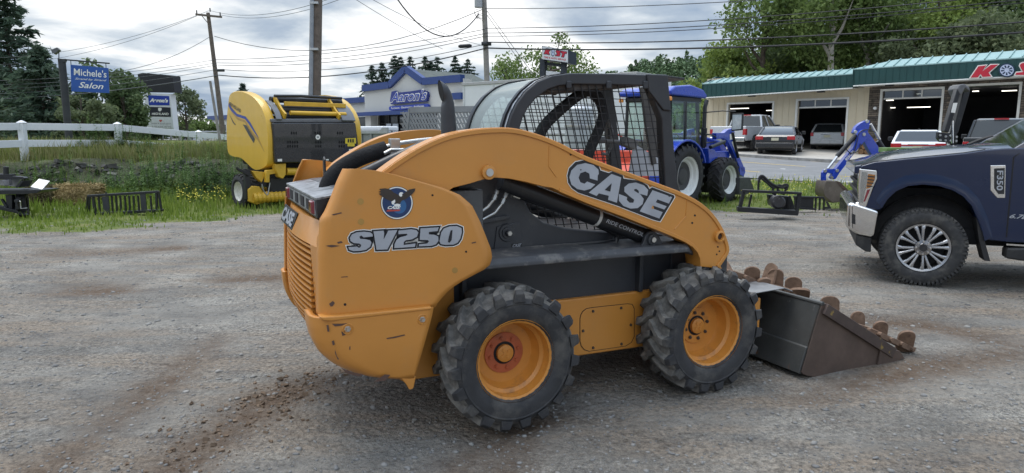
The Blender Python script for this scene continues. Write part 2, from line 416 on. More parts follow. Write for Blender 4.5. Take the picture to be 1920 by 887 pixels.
strip('apron', 10.35, 26, -130, 60, .125, CONC)
strip('kerb', 10.0, 10.38, -130, 60, .13, KERB, skirt=.2, step=4)
YEL = M('yellow_road_paint', (.62, .42, .07), .6, var=.15, vs=3, dirt=((.2, .19, .17), 6, .52, .1, .6))
WHT = M('white_road_paint', (.7, .7, .68), .6, var=.1, vs=3, dirt=((.3, .3, .3), 6, .52, .1, .6))
strip('road_line', 2.62, 2.76, -120, 55, .009, YEL)
strip('road_line', 6.75, 6.89, -120, 55, .009, YEL)
strip('road_line', .45, .55, -120, 55, .009, WHT)
for s0 in (-1.0,): strip('road_arrow', 4.75, 4.9, s0, s0 + 2.2, .009, WHT, step=1.1)

# loose stones on the gravel: nobody could count them
def stones():
    base = [Vector(v).normalized() for v in [(1, 0, 0), (-1, 0, 0), (0, 1, 0), (0, -1, 0), (0, 0, 1), (0, 0, -1), (1, 1, 1), (-1, 1, 1), (1, -1, 1), (-1, -1, 1), (1, 1, -1), (-1, 1, -1), (1, -1, -1), (-1, -1, -1)]]
    bm = bmesh.new(); [bm.verts.new(v) for v in base]; bmesh.ops.convex_hull(bm, input=bm.verts); bm.verts.index_update()
    bv = np.array([v.co for v in bm.verts]); bf = np.array([[v.index for v in f.verts] for f in bm.faces if len(f.verts) == 3]); bm.free()
    n = 30000; u = rng.random(n); y = 2.0 + 15 * u ** 2.1; x = (rng.random(n) * 2 - 1) * (y * .82 + .6)
    s, nn = road_sn(x, y)
    keep = (y < 16)
    x, y = x[keep], y[keep]; n = len(x)
    r = np.minimum(.0025 + .0034 * rng.exponential(.8, n), .017) * (1 + .05 * y)
    V = np.empty((n, len(bv), 3)); 
    q = rng.random((n, 1, 3)) * .9 + .55; jit = 1 + (rng.random((n, len(bv), 1)) - .5) * .5
    a = rng.random(n) * 2 * PI; P = bv[None] * q * jit * r[:, None, None]; P[:, :, 2] *= .55
    V[:, :, 0] = P[:, :, 0] * np.cos(a)[:, None] - P[:, :, 1] * np.sin(a)[:, None] + x[:, None]
    V[:, :, 1] = P[:, :, 0] * np.sin(a)[:, None] + P[:, :, 1] * np.cos(a)[:, None] + y[:, None]
    zz = np.array([GZ(x[i], y[i]) for i in range(n)])
    V[:, :, 2] = P[:, :, 2] + (zz + r * .15)[:, None]
    F = (bf[None] + (np.arange(n) * len(bv))[:, None, None]).reshape(-1, 3)
    return V.reshape(-1, 3), F
def np_mesh(name, V, F, mats, mi=None, smooth=False):
    me = bpy.data.meshes.new(name); V = np.asarray(V, np.float32); F = np.asarray(F, np.int32); k = F.shape[1]
    me.vertices.add(len(V)); me.vertices.foreach_set('co', V.ravel()); me.loops.add(F.size); me.loops.foreach_set('vertex_index', F.ravel())
    me.polygons.add(len(F)); me.polygons.foreach_set('loop_start', np.arange(0, F.size, k, dtype=np.int32))
    for m in mats: me.materials.append(m)
    if mi is not None: me.polygons.foreach_set('material_index', np.asarray(mi, np.int32))
    if smooth: me.polygons.foreach_set('use_smooth', np.ones(len(F), bool))
    me.update(calc_edges=True); return me
def link(name, me, parent=None, **k):
    o = bpy.data.objects.new(name, me); COL.objects.link(o)
    if parent is not None: o.parent = parent
    return tag(o, **k)
def GZ(x, y):
    """height of the built ground sheet (bilinear)"""
    i = min(max(np.searchsorted(gx, x) - 1, 0), nx - 2); j = min(max(np.searchsorted(gy, y) - 1, 0), ny - 2)
    u = (x - gx[i]) / (gx[i + 1] - gx[i]); v = (y - gy[j]) / (gy[j + 1] - gy[j])
    return float(Z[j, i] * (1 - u) * (1 - v) + Z[j, i + 1] * u * (1 - v) + Z[j + 1, i] * (1 - u) * v + Z[j + 1, i + 1] * u * v)
def rand_mat(name, stops, rough=.8, transl=0.0, scale=.5, nmix=.5):
    """colour by random island mixed with a slow noise"""
    m = bpy.data.materials.new(name); m.use_nodes = True; t = m.node_tree; b = t.nodes['Principled BSDF']; MATS[name] = m
    b.inputs['Roughness'].default_value = rough; b.inputs['Specular IOR Level'].default_value = .25
    g = nd(t, 'ShaderNodeNewGeometry'); tc = nd(t, 'ShaderNodeTexCoord'); n = nd(t, 'ShaderNodeTexNoise')
    n.inputs['Scale'].default_value = scale; n.inputs['Detail'].default_value = 4; t.links.new(tc.outputs['Object'], n.inputs['Vector'])
    nn = math_node(t, 'ADD', math_node(t, 'MULTIPLY', math_node(t, 'SUBTRACT', n.outputs[0], .5), 2.2), .5)
    f = math_node(t, 'ADD', math_node(t, 'MULTIPLY', g.outputs['Random Per Island'], 1 - nmix), math_node(t, 'MULTIPLY', nn, nmix))
    c = ramp(t, f, stops); t.links.new(c, b.inputs['Base Color'])
    if transl:
        tr = nd(t, 'ShaderNodeBsdfTranslucent'); t.links.new(c, tr.inputs[0]); mx = nd(t, 'ShaderNodeMixShader'); mx.inputs[0].default_value = transl
        o = [q for q in t.nodes if q.type == 'OUTPUT_MATERIAL'][0]
        t.links.new(b.outputs[0], mx.inputs[1]); t.links.new(tr.outputs[0], mx.inputs[2]); t.links.new(mx.outputs[0], o.inputs[0])
    return m
STONE = rand_mat('loose_stone', [(0, (.10, .10, .10)), (.4, (.21, .207, .20)), (.75, (.28, .27, .25)), (1, (.36, .345, .32))], .9)
V, F = stones(); link('gravel', np_mesh('gravel', V, F, [STONE]), kind='stuff')

# rubble in the face of the bank
def rubble():
    V, F = [], []; mb = MB(); n = 420
    for i in range(n):
        x = -6.2 - 14 * random.random(); y = 19.1 + random.random() * 1.1 - .5 * math.sin(x * .7)
        s = .03 + .07 * random.random() ** 2; rot = Matrix.Rotation(random.random() * 6, 3, 'Z') @ Matrix.Rotation(random.random() * .7, 3, 'X')
        o = len(mb.v); mb.obox((x, y, GZ(x, y) + s * .2), s * (1 + random.random()), s, s * .55, rot)
        for k in range(o, len(mb.v)): q = mb.v[k]; mb.v[k] = tuple(c + (random.random() - .5) * s * .6 for c in q)
    return mb
tag(rubble().build('rubble', rand_mat('dark_rock', [(0, (.03, .03, .028)), (.5, (.08, .077, .07)), (1, (.19, .18, .165))], .9), smooth=0), kind='stuff')

# grass blades and weeds
def clods():
    pts, wd = RUTS[0]; Vs = MB()
    for _ in range(520):
        u = random.random() * (len(pts) - 1); i = int(u); f = u - i; cx = pts[i][0] + (pts[i + 1][0] - pts[i][0]) * f + random.gauss(0, .15); cy = pts[i][1] + (pts[i + 1][1] - pts[i][1]) * f + random.gauss(0, .09)
        s = .002 + .011 * random.random() ** 3; o = len(Vs.v); Vs.obox((cx, cy, GZ(cx, cy) + s * .3), s * (1 + .5 * random.random()), s, s * .7, Matrix.Rotation(random.random() * 6, 3, 'Z') @ Matrix.Rotation(random.random(), 3, 'X'))
        for k in range(o, len(Vs.v)): q = Vs.v[k]; Vs.v[k] = tuple(c + (random.random() - .5) * s for c in q)
    return Vs
tag(clods().build('soil_clods', rand_mat('brown_clod', [(0, (.07, .05, .035)), (.5, (.16, .115, .08)), (1, (.27, .21, .155))], .95), smooth=0), kind='stuff')
def blades(n, region, hmin, hmax, wd, lean=.35):
    x, y, a, h = region(n); n = len(x)
    z = np.array([GZ(x[i], y[i]) for i in range(n)])
    h = h * (hmin + (hmax - hmin) * rng.random(n)); th = rng.random(n) * 2 * PI; l = lean * h * rng.random(n); ph = rng.random(n) * 2 * PI
    w2 = wd * (.6 + .8 * rng.random(n)) * .5
    V = np.empty((n, 5, 3))
    for k, (f, ww) in enumerate([(0, 1), (0, -1), (.55, -.8), (.55, .8), (1, 0)]):
        V[:, k, 0] = x + np.cos(th) * w2 * ww + np.cos(ph) * l * f * f; V[:, k, 1] = y + np.sin(th) * w2 * ww + np.sin(ph) * l * f * f; V[:, k, 2] = z - .01 + h * f
    i = np.arange(n)[:, None] * 5
    F = np.concatenate([i + np.array([[0, 1, 2]]), i + np.array([[0, 2, 3]]), i + np.array([[3, 2, 4]])])
    return V.reshape(-1, 3), F
def grass_region(xr, yr, boost):
    def f(n):
        x = xr[0] + (xr[1] - xr[0]) * rng.random(n); y = yr[0] + (yr[1] - yr[0]) * rng.random(n)
        n1 = np.array([mnoise.noise((x[i] * .35 + 1.3, y[i] * .35 - 1.3, 1.3 * .37)) for i in range(n)]); n2 = np.array([mnoise.noise((x[i] * 1.3 + 5.1, y[i] * 1.3 - 5.1, 5.1 * .37)) for i in range(n)])
        n3 = np.array([mnoise.noise((x[i] * 2.3 + 2, y[i] * 2.3, 0)) for i in range(n)])
        g = grass_amount(x, y, n1, n2); yb = y + .5 * np.sin(x * .7)
        rk = ((yb > 19.1) & (yb < 20.9) & (x < -6)); g = np.where(rk, g * .10, g)
        far = sstep(0, 4, y - grass_edge(x)); h = .35 + .65 * far * (.6 + .8 * np.clip(n3 + .4, 0, 1)); h = np.where(yb > 20.9, h * boost, h)
        k = rng.random(n) < g * np.clip(.55 + n3, .15, 1)
        return x[k], y[k], None, h[k]
    return f
GR = rand_mat('grass_blade', [(0, (.07, .11, .016)), (.4, (.15, .22, .03)), (.7, (.25, .32, .06)), (1, (.38, .36, .14))], .75, .3, .4)
parts = [blades(60000, grass_region((-20, -3), (11, 24), 1.5), .07, .30, .022), blades(26000, grass_region((-4, 18), (13.6, 27), 1.2), .07, .26, .022)]
V = np.concatenate([p[0] for p in parts]); F = np.concatenate([parts[0][1], parts[1][1] + len(parts[0][0])])
link('grass', np_mesh('grass', V, F, [GR]), kind='stuff')
DRY = rand_mat('tall_dry_grass', [(0, (.11, .13, .045)), (.5, (.23, .24, .09)), (1, (.40, .36, .18))], .8, .3, .5)
def bank_region(n):
    x = -22 + 16.5 * rng.random(n); y = 20.6 + 3.2 * rng.random(n) - .5 * np.sin(x * .7); return x, y, None, .6 + .4 * rng.random(n)
V, F = blades(17000, bank_region, .25, .62, .022, .5); link('grass', np_mesh('grass', V, F, [DRY]), kind='stuff')
def weeds(spots):
    """tall leafy stems"""
    Vs, Fs = [], []; o = 0
    for x, y, h in spots:
        z = GZ(x, y); lean = (rng.random(2) - .5) * .25 * h
        n = int(30 + 60 * h)
        tt = rng.random(n) ** .8; ang = rng.random(n) * 2 * PI; ln = (.05 + .13 * (1 - tt)) * (.7 + .6 * rng.random(n)) * (h ** .5)
        c = np.stack([x + lean[0] * tt, y + lean[1] * tt, z + h * tt], -1); d = np.stack([np.cos(ang), np.sin(ang), .35 - .7 * rng.random(n)], -1)
        sd_ = np.stack([-np.sin(ang), np.cos(ang), np.zeros(n)], -1) * (ln * .17)[:, None]
        V = np.stack([c, c + d * (ln * .5)[:, None] + sd_, c + d * ln[:, None], c + d * (ln * .5)[:, None] - sd_], 1).reshape(-1, 3)
        Vs.append(V); Fs.append(np.arange(4 * n).reshape(-1, 4) + o); o += 4 * n
        st = np.array([[x - .006, y, z], [x + .006, y, z], [x + lean[0] + .003, y + lean[1], z + h], [x + lean[0] - .003, y + lean[1], z + h]]); Vs.append(st); Fs.append(np.array([[0, 1, 2, 3]]) + o); o += 4
    return np.concatenate(Vs), np.concatenate(Fs)
WD = rand_mat('weed_leaf', [(0, (.05, .10, .03)), (.5, (.11, .19, .05)), (1, (.22, .30, .10))], .7, .3, .6)
sp = []
for (px, py, d, n, rx, ry, h0, h1) in [(345, 330, 18.6, 90, 1.7, 1.3, .5, 1.05), (400, 330, 18.0, 60, 1.0, 1.2, .5, 1.0), (285, 300, 20.2, 22, .7, .5, .5, .9), (180, 300, 22.3, 14, .5, .4, .8, 1.3), (240, 290, 22.3, 10, .4, .4, .7, 1.1), (95, 330, 19, 10, .3, .4, .4, .8), (60, 320, 19.6, 50, 2.2, .7, .25, .6), (170, 330, 19.4, 60, 2.0, .8, .25, .6), (250, 335, 19.0, 60, 1.6, .8, .3, .7), (300, 285, 22, 26, 1.8, .6, .4, .8), (120, 285, 22.2, 26, 2.4, .5, .35, .7),
                                     (340, 365, 17.0, 70, 1.6, .8, .15, .4), (1505, 372, 16.6, 25, 2.5, 1.2, .15, .4), (1440, 350, 19, 40, 3, 1.5, .15, .35)]:
    c = at(px, py, d)
    for _ in range(n): sp.append((c[0] + rx * rng.standard_normal() * .55, c[1] + ry * rng.standard_normal() * .55, h0 + (h1 - h0) * rng.random()))
V, F = weeds(sp); link('weeds', np_mesh('weeds', V, F, [WD]), kind='stuff')
FLW = M('yellow_flower', (.62, .55, .05), .6)
fx = []
for _ in range(420):
    if rng.random() < .5: c = at(rng.uniform(330, 425), 365, rng.uniform(15.6, 18.5))
    else: c = at(rng.uniform(1390, 1600), 365, rng.uniform(16, 21))
    fx.append(c)
mb = MB()
for c in fx:
    z = GZ(c[0], c[1]) + rng.uniform(.12, .32); r = .012 + .012 * rng.random(); mb.add([(c[0] - r, c[1], z), (c[0], c[1] - r, z + r * .5), (c[0] + r, c[1], z), (c[0], c[1] + r, z + r)], [(0, 1, 2, 3)])
tag(mb.build('wildflowers', FLW, smooth=0, recalc=False), kind='stuff')

# ================================================================== skid steer loader
K = Fr((.0257, 3.613, 0), math.degrees(.4285)); WMID = .81
ORG = M('orange_paint', (.58, .245, .045), .38, var=.07, vs=1.6, dirt=((.36, .21, .09), 2.6, .52, .25, .4), wear=((.16, .085, .045), 11, .76, .03, .6), coat=.2, bump=.035, bs=5)
ORGR = M('orange_paint_scraped', (.575, .243, .046), .40, var=.08, vs=1.5, dirt=((.36, .21, .09), 3, .52, .25, .4), wear=((.13, .07, .04), 9, .72, .03, .7), coat=.15, bump=.04, bs=5)
DGR = M('charcoal_paint', (.040, .043, .050), .42, var=.15, vs=3, dirt=((.13, .125, .115), 4, .56, .18, .45), bump=.02, bs=10)
BLK = M('black_paint', (.014, .015, .018), .38, var=.2, vs=5, dirt=((.10, .095, .09), 6, .58, .18, .35))
DKIN = M('dark_interior', (.012, .012, .013), .8)
TYR = M('tyre_rubber', (.034, .034, .036), .78, var=.2, vs=9, dirt=((.13, .12, .105), 6, .48, .18, .6), bump=.12, bs=70)
TRD = M('tyre_tread_dusty', (.10, .095, .088), .9, var=.2, vs=10, dirt=((.23, .215, .19), 9, .43, .16, .75), bump=.3, bs=45)
RIMO = M('orange_rim', (.57, .235, .040), .42, var=.1, vs=5, dirt=((.22, .11, .05), 7, .56, .14, .65))
RIMR = M('red_orange_hub', (.42, .10, .035), .5, var=.12, vs=9, dirt=((.16, .07, .04), 10, .56, .12, .6))
STL = M('bare_steel', (.55, .55, .53), .35, 1.0, var=.1, vs=20)
BOLT = M('dark_bolt', (.10, .08, .07), .5, .6)
SILV = M('silver_decal', (.40, .42, .46), .35, .25, var=.12, vs=5)
WHD = M('white_decal', (.80, .79, .74), .5, var=.04)
BKD = M('black_decal', (.012, .013, .018), .4)
RUST = M('rusty_brown_steel', (.098, .068, .054), .62, .2, var=.25, vs=5, dirt=((.16, .075, .035), 6, .58, .15, .6), bump=.06, bs=30)
BKT = M('worn_dark_steel', (.068, .070, .068), .5, .3, var=.25, vs=4, dirt=((.20, .085, .03), 4.5, .60, .07, .85), wear=((.17, .165, .155), 14, .64, .06, .6), bump=.05, bs=25)
RSTT = M('rust_orange_brown', (.20, .125, .082), .8, .1, var=.3, vs=14, dirt=((.09, .05, .035), 18, .52, .12, .7), bump=.15, bs=60)
sk = thing('skid_steer_loader', 'orange and charcoal skid steer loader with wire mesh cab on gravel in the middle', 'skid steer', K)
def mir(mb):
    mb.v = [(a, 2 * WMID - b, c) for a, b, c in mb.v]; return mb
P2 = lambda pts: [(p[0], p[2]) for p in pts]
def pris(fr, pts, y0, y1, mi=0, mb=None):
    mb = mb or MB(); return mb.prism(fr.p(pts, y0), (0, y1 - y0, 0), mi)

# ---- wheels
def sk_wheel(x, y, face, hubmat):
    """face -1: outer side towards -y"""
    rim = MB(); pr = [(.232, .0), (.236, .008), (.222, .016), (.212, .035), (.208, .085), (.19, .10), (.186, .15), (.172, .172), (.12, .178), (.0, .178)]
    rim.lathe([(r, t if face < 0 else -t) for r, t in pr], (0, 0, 0), n=48)
    rim.lathe([(r, t if face < 0 else -t) for r, t in [(.236, .008), (.212, .02), (.205, .28), (.236, .295)]], (0, 0, 0), n=32)
    ro = rim.build('wheel', RIMO, sk); ro.location = (x, y, .4)
    ty = MB(); s = 1 if face < 0 else -1; c = .15
    prof = [(.222, -.125), (.25, -.146), (.285, -.155), (.32, -.153), (.326, -.158), (.333, -.153), (.352, -.146), (.366, -.128), (.372, -.09), (.374, 0), (.372, .09), (.366, .128), (.333, .153), (.285, .155), (.25, .146), (.222, .125)]
    ty.lathe([(r, s * (t + c - .01)) for r, t in prof[:7]], n=72); ty.lathe([(r, s * (t + c - .01)) for r, t in prof[6:12]], n=72, mi=1); ty.lathe([(r, s * (t + c - .01)) for r, t in prof[11:]], n=72)
    N = 19
    for side in (-1, 1):
        for i in range(N):
            t0 = 2 * PI * (i + (.5 if side > 0 else 0)) / N; rings = []
            for w_, th, hb, ht, rb, rt in [(-.012, -.02, .05, .035, .362, .398), (.03, .03, .055, .040, .362, .404), (.07, .13, .055, .036, .362, .402), (.105, .19, .06, .040, .36, .402), (.14, .215, .068, .044, .352, .399), (.163, .22, .074, .052, .334, .380)]:
                th = t0 + th; yy = s * (w_ * side + c - .01)
                hb /= rb * 2; ht /= rt * 2
                jj = 1 + .006 * random.random()
                rings.append([(rb * math.cos(th - hb), yy, rb * math.sin(th - hb)), (rt * jj * math.cos(th - ht), yy, rt * jj * math.sin(th - ht)), (rt * jj * math.cos(th + ht), yy, rt * jj * math.sin(th + ht)), (rb * math.cos(th + hb), yy, rb * math.sin(th + hb))])
            o = len(ty.m); ty.loft(rings, 1)
            ty.m[-1] = 0; ty.m[-6 + 0] = 0
            for q in range(o + 16, len(ty.m)): ty.m[q] = 0
    to = ty.build('tyre', [TYR, TRD], ro, bevel=.009, seg=2, smooth=40)
    if face > 0: return ro
    h = MB(); h.lathe([(.052, .170), (.118, .170), (.118, .178)], n=32); hb_ = h.build('hub_ring', hubmat, ro)
    h = MB(); h.lathe([(.0, .146), (.044, .146), (.050, .150), (.051, .178)], n=28)
    for a in range(4): ca, sa = math.cos(a * PI / 2 + .6), math.sin(a * PI / 2 + .6); h.bar((ca * .012, .145, sa * .012), (ca * .036, .145, sa * .036), .014, .006, up=(0, 1, 0))
    h.lathe([(.066, .1685), (.066, .169), (.0, .169)], n=28, mi=1)
    h.build('hub_cap', [RIMO, DKIN], ro)
    for a in range(8):
        q = MB(); ca, sa = math.cos(a * PI / 4 + .2), math.sin(a * PI / 4 + .2)
        q.lathe([(.0, .155), (.007, .155), (.007, .16), (.0115, .161), (.0115, .17)], (ca * .088, 0, sa * .088), n=6); q.build('lug_bolt', BOLT if hubmat is RIMO else RIMR, ro)
    v = MB(); v.tube([(-.15, .11, .13), (-.13, .095, .12)], .007, 6); v.build('valve_stem', BOLT, ro)
    return ro
for x in (0, 1.37):
    r_ = sk_wheel(x, 0, -1, RIMR if x == 0 else RIMO); sk_wheel(x, 2 * WMID, 1, None)

# ---- chassis
ch = MB(); pris(K, [(862, 330), (945, 320), (985, 378), (995, 398), (1020, 417), (1060, 428), (1110, 433), (1240, 438), (1285, 462), (1288, 560), (1050, 580), (850, 600), (845, 420)], .38, 2 * WMID - .38, mb=ch)
ch.box((1.0, .42, .3), (1.80, 2 * WMID - .42, .86)); ch.build('chassis', DGR, sk, bevel=.012)
bl = MB(); o_ = [(-.55, .25), (1.68, .235), (1.76, .62), (-.23, .62), (-.23, .96), (-.85, .96), (-.85, .55)]
bl.prism([(a, .35, b) for a, b in o_], (0, 2 * WMID - .70, 0)); bel = bl.build('lower_body', ORG, sk, bevel=.012)
cv = zoomed([(325, 260), (335, 210), (360, 165), (405, 130), (490, 115), (925, 68), (985, 75), (1010, 130), (1010, 480), (975, 555), (900, 602), (440, 668), (380, 648), (340, 600), (325, 540)], 1040, 560, 6.822)
q = MB(); lp = K.p(cv, .35); c_ = np.mean(lp, 0)
q.prism([(c_[0] + (a - c_[0]) * 1.022, .3475, c_[2] + (b - c_[2]) * 1.025) for a, _, b in lp], (0, .002, 0), 1)
q.prism([(a, .346, b) for a, _, b in lp], (0, .004, 0), 0); acc = q.build('access_cover', [ORG, DKIN], bel)
for a, b in [(490, 160), (848, 118), (972, 335), (852, 578), (490, 627), (362, 412)]:
    p = K.p(zoomed([(a, b)], 1040, 560, 6.822), .346)[0]; q = MB(); q.lathe([(0, -.008), (.008, -.008), (.010, 0)], p, n=6); q.build('bolt', BOLT, bel)
lg = MB(); sec = [(.125, .897), (.125, .925), (.15, .95), (.37, .972), (.37, .9)]
lg.loft([[(x, a, b) for a, b in sec] for x in (-.25, 1.0, 1.25)] + [[(1.33, a + .05, b - .035) for a, b in sec]]); lg.build('fender_ledge', M('dusty_charcoal', (.06, .062, .067), .6, var=.2, vs=5, dirt=((.20, .19, .175), 9, .52, .12, .7)), sk, bevel=.01)
mir(lg).build('fender_ledge', DGR, sk, bevel=.01)
for xa, xb, za, zb in ((1.03, 1.06, .62, .9), (-.19, -.16, .63, .9)):
    q = MB(); q.box((xa, .33, za), (xb, .39, zb)); q.build('fender_rib', DGR, sk, bevel=.005)
q = MB(); q.box((1.3, .36, .62), (1.78, .40, .88)); q.build('front_panel', DGR, sk, bevel=.005)
# recessed side panel details
q = MB(); p = K.p([(950, 436)], .375)[0]; q.lathe([(.0, -.045), (.017, -.045), (.02, -.02), (.034, -.02), (.036, -.012), (.05, -.012), (.055, .0)], p, n=32)
pl = q.build('side_plug', DGR, sk); q = MB(); q.lathe([(0, -.05), (.014, -.05), (.016, -.045)], p, n=6); q.build('bolt', STL, pl)
q = MB(); pris(K, [(932, 425), (975, 416), (985, 470), (925, 478)], .372, .38, mb=q); pris(K, [(905, 412), (955, 404), (957, 410), (905, 420)], .35, .38, mb=q); q.build('access_plate', DGR, sk, bevel=.004)
q = MB(); pris(K, [(958, 457), (979, 455), (979, 471), (958, 473)], .3705, .372, mb=q); c0, c1, c3 = K.p([(961, 464), (977, 462), (962, 458)], .3695); add_text(q, 'CASE', c0, c1, c3, 1, .01, .3); q.build('data_plate', [BLK, SILV], sk, smooth=0)
# ---- tail panels, bumpers
def wrap_grid(fr, y0, rear, front, r, ret, nrow=26, ncol=14, ztop=None, under=0.0):
    rl = P2(fr.p(rear, y0)); fl = P2(fr.p(front, y0))
    rz = sorted(rl, key=lambda q: q[1]); fz = sorted(fl, key=lambda q: q[1])
    z0, z1 = max(rz[0][1], fz[0][1]), min(rz[-1][1], fz[-1][1]); rings = []
    for i in range(nrow + 1):
        u = i / nrow; u = 1 - (1 - u) ** 1.6; z = z0 + (z1 - z0) * u
        xr = np.interp(z, [a[1] for a in rz], [a[0] for a in rz]); xf = np.interp(z, [a[1] for a in fz], [a[0] for a in fz])
        rt = ret(z) if callable(ret) else ret; row = []
        tuck = under * max(0, 1 - (z - z0) / .22) ** 2
        for k in range(4): row.append((xr, y0 + r + rt * (3 - k) / 3, z))
        for k in range(1, 7): a = PI / 2 * k / 6; row.append((xr + r - r * math.cos(a), y0 + r - r * math.sin(a), z))
        for k in range(1, ncol + 1): row.append((xr + r + (xf - xr - r) * k / ncol, y0, z))
        rings.append([(a, b + tuck, c) for a, b, c in row])
    return MB().loft(rings, 0, False, closed=False), (z0, z1)
PY = .085
rear = [(649, 312), (646, 318), (635, 341), (622, 375), (612, 398), (603, 412), (599, 480), (599, 600)]
front = [(668, 316.5), (700, 319), (740, 327), (790, 341), (830, 352), (862, 365), (885, 385), (900, 415), (912, 445), (921, 468), (923, 484), (917, 500), (902, 509), (876, 522), (858, 532), (838, 548), (823, 565), (813, 582)]
tp, zr = wrap_grid(K, PY, rear, front, .055, lambda z: .05 if z < 1.14 else .004, nrow=44)
sp1 = tp.build('side_panel', ORGR, sk, solid=.012, smooth=50)
mir(tp).build('side_panel', ORG, sk, solid=-.012, smooth=50)
BY = .055
rear = [(584, 580), (584, 600), (586, 622), (592, 648), (604, 671), (628, 692), (658, 707), (695, 717), (725, 719)]
front = [(813, 577), (810, 592), (805, 612), (797, 640), (788, 675), (779, 708), (777, 720)]
bp, _ = wrap_grid(K, BY, rear, front, .13, .12, nrow=22, under=.02)
bmp = bp.build('bumper', ORGR, sk, solid=.03, smooth=50)
q = MB(); pris(K, [(735, 709), (752, 711), (761, 720), (768, 732), (776, 729), (781, 705), (735, 704)], BY + .021, BY + .04, mb=q); q.build('bumper_tooth', ORGR, bmp, bevel=.008); q = MB(); pris(K, [(598, 594), (606, 602), (620, 603), (810, 581), (810, 575), (640, 592), (606, 594)], BY - .006, BY + .06, mb=q); q.build('bumper_lip', ORGR, bmp, bevel=.008)
rear = [(a + 16, b) for a, b in rear]; bp, _ = wrap_grid(K, BY, rear, front, .09, .10, nrow=22, under=.02)
mir(bp).build('bumper', ORG, sk, solid=-.03, smooth=50)
for a, b in [(652, 617), (792, 599)]:
    p = K.p([(a, b)], BY)[0]; q = MB(); q.lathe([(.030, .001), (.026, -.004), (.021, .0005), (.0, .0005)], p, n=24); q.lathe([(0, -.018), (.010, -.018), (.012, -.012), (.012, -.002), (.016, -.002), (.016, 0)], p, n=6, mi=1); q.build('bumper_bolt', [ORG, STL], bmp)
# ---- decals on the panel
def decal_poly(mb, fr, pts, y, mi): mb.add(fr.p(pts, y), [tuple(range(len(pts)))], mi)
SV = [[(470, 345), (466, 312), (430, 288), (340, 278), (230, 288), (160, 318), (130, 370), (140, 415), (190, 445), (270, 452), (302, 472), (292, 505), (265, 522), (235, 502), (108, 510), (120, 545), (180, 566), (280, 562), (370, 545), (430, 500), (450, 440), (430, 405), (350, 388), (282, 385), (268, 352), (298, 328), (322, 348), (335, 360)],
      [(485, 272), (632, 262), (640, 300), (634, 395), (692, 290), (702, 262), (838, 252), (690, 540), (530, 545)],
      [(860, 262), (1050, 242), (1125, 255), (1152, 290), (1132, 350), (1060, 388), (965, 402), (935, 430), (932, 478), (1110, 455), (1102, 500), (796, 520), (800, 465), (830, 400), (880, 362), (960, 343), (998, 325), (982, 303), (858, 310)],
      [(1190, 228), (1458, 212), (1442, 264), (1312, 278), (1310, 318), (1390, 322), (1452, 350), (1455, 410), (1420, 462), (1350, 486), (1165, 492), (1168, 468), (1290, 455), (1318, 420), (1300, 400), (1178, 395)],
      [(1500, 290), (1540, 230), (1620, 200), (1730, 193), (1800, 222), (1806, 280), (1782, 380), (1742, 440), (1680, 466), (1560, 472), (1492, 458), (1474, 415)]]
q = MB(); dy = 0.0
for L in SV:
    decal_poly(q, K, zoomed(offset_poly(L, 38), 640, 400, 8), PY - .002, 0)
for L in SV: decal_poly(q, K, zoomed(offset_poly(L, 26), 640, 400, 8), PY - .0035, 1)
for L in SV: decal_poly(q, K, zoomed(offset_poly(L, 2), 640, 400, 8), PY - .005, 2)
decal_poly(q, K, zoomed([(1640, 258), (1668, 252), (1655, 400), (1625, 442), (1600, 430), (1612, 360)], 640, 400, 8), PY - .0065, 1)
q.build('model_lettering', [WHD, BKD, SILV], sp1, smooth=0)
q = MB(); z8 = lambda pts: zoomed(pts, 700, 330, 8.87)
for r, dyy, mi in [(1.03, .002, 1), (1.0, .003, 0), (.925, .004, 2), (.6, .0045, 3)]:
    cx, cy, rx, ry = (392, 448, 262, 268) if r > .61 else (430, 500, 200, 210)
    decal_poly(q, K, z8(arc(cx, cy, rx * r, ry * r, 0, 360, 40)[:-1]), PY - dyy, mi)
decal_poly(q, K, z8([(100, 215), (200, 205), (285, 225), (345, 280), (410, 310), (455, 340), (530, 270), (600, 225), (700, 205), (690, 250), (640, 310), (540, 385), (470, 415), (440, 465), (370, 465), (330, 425), (240, 400), (150, 345), (95, 300), (130, 280), (90, 262), (125, 248)]), PY - .0055, 4)
decal_poly(q, K, z8([(300, 430), (360, 390), (365, 430), (335, 478), (310, 470)]), PY - .0065, 0)
decal_poly(q, K, z8([(425, 300), (445, 272), (480, 270), (500, 285), (478, 300), (482, 330), (460, 348), (432, 330)]), PY - .0065, 0)
decal_poly(q, K, z8([(340, 475), (400, 460), (455, 475), (430, 510), (350, 505)]), PY - .006, 0)
decal_poly(q, K, z8([(230, 562), (450, 558), (440, 582), (218, 592)]), PY - .0062, 5)
c0, c1, c3 = K.p(z8([(235, 552), (450, 550), (243, 500)]), PY - .007); add_text(q, 'CASE', c0, c1, c3, 0, .04, .25)
q.build('eagle_emblem', [WHD, BKD, M('navy_decal', (.015, .04, .12), .4), M('blue_decal', (.03, .12, .28), .4), M('eagle_brown', (.045, .032, .024), .6), M('red_decal', (.5, .06, .04), .5)], sp1, smooth=0)
SPT = M('ochre_spot', (.40, .22, .05), .6); SCR = M('scrape', (.10, .055, .04), .7)
def spot(name, pts, y, mat, par): q = MB(); decal_poly(q, K, pts, y, 0); q.build(name, mat, par, smooth=0)
for a, b, r in [(676, 378, 6.2), (677, 416, 6.0), (853, 507, 5.5)]: spot('paint_spot', arc(a, b, r, r, 0, 360, 16)[:-1], PY - .0015, SPT, sp1)
for a, b, r in [(811, 366, 2.0), (874, 472, 2.0), (647, 571, 2.6)]: spot('bolt_hole', arc(a, b, r, r, 0, 360, 10)[:-1], PY - .0015, DKIN, sp1)
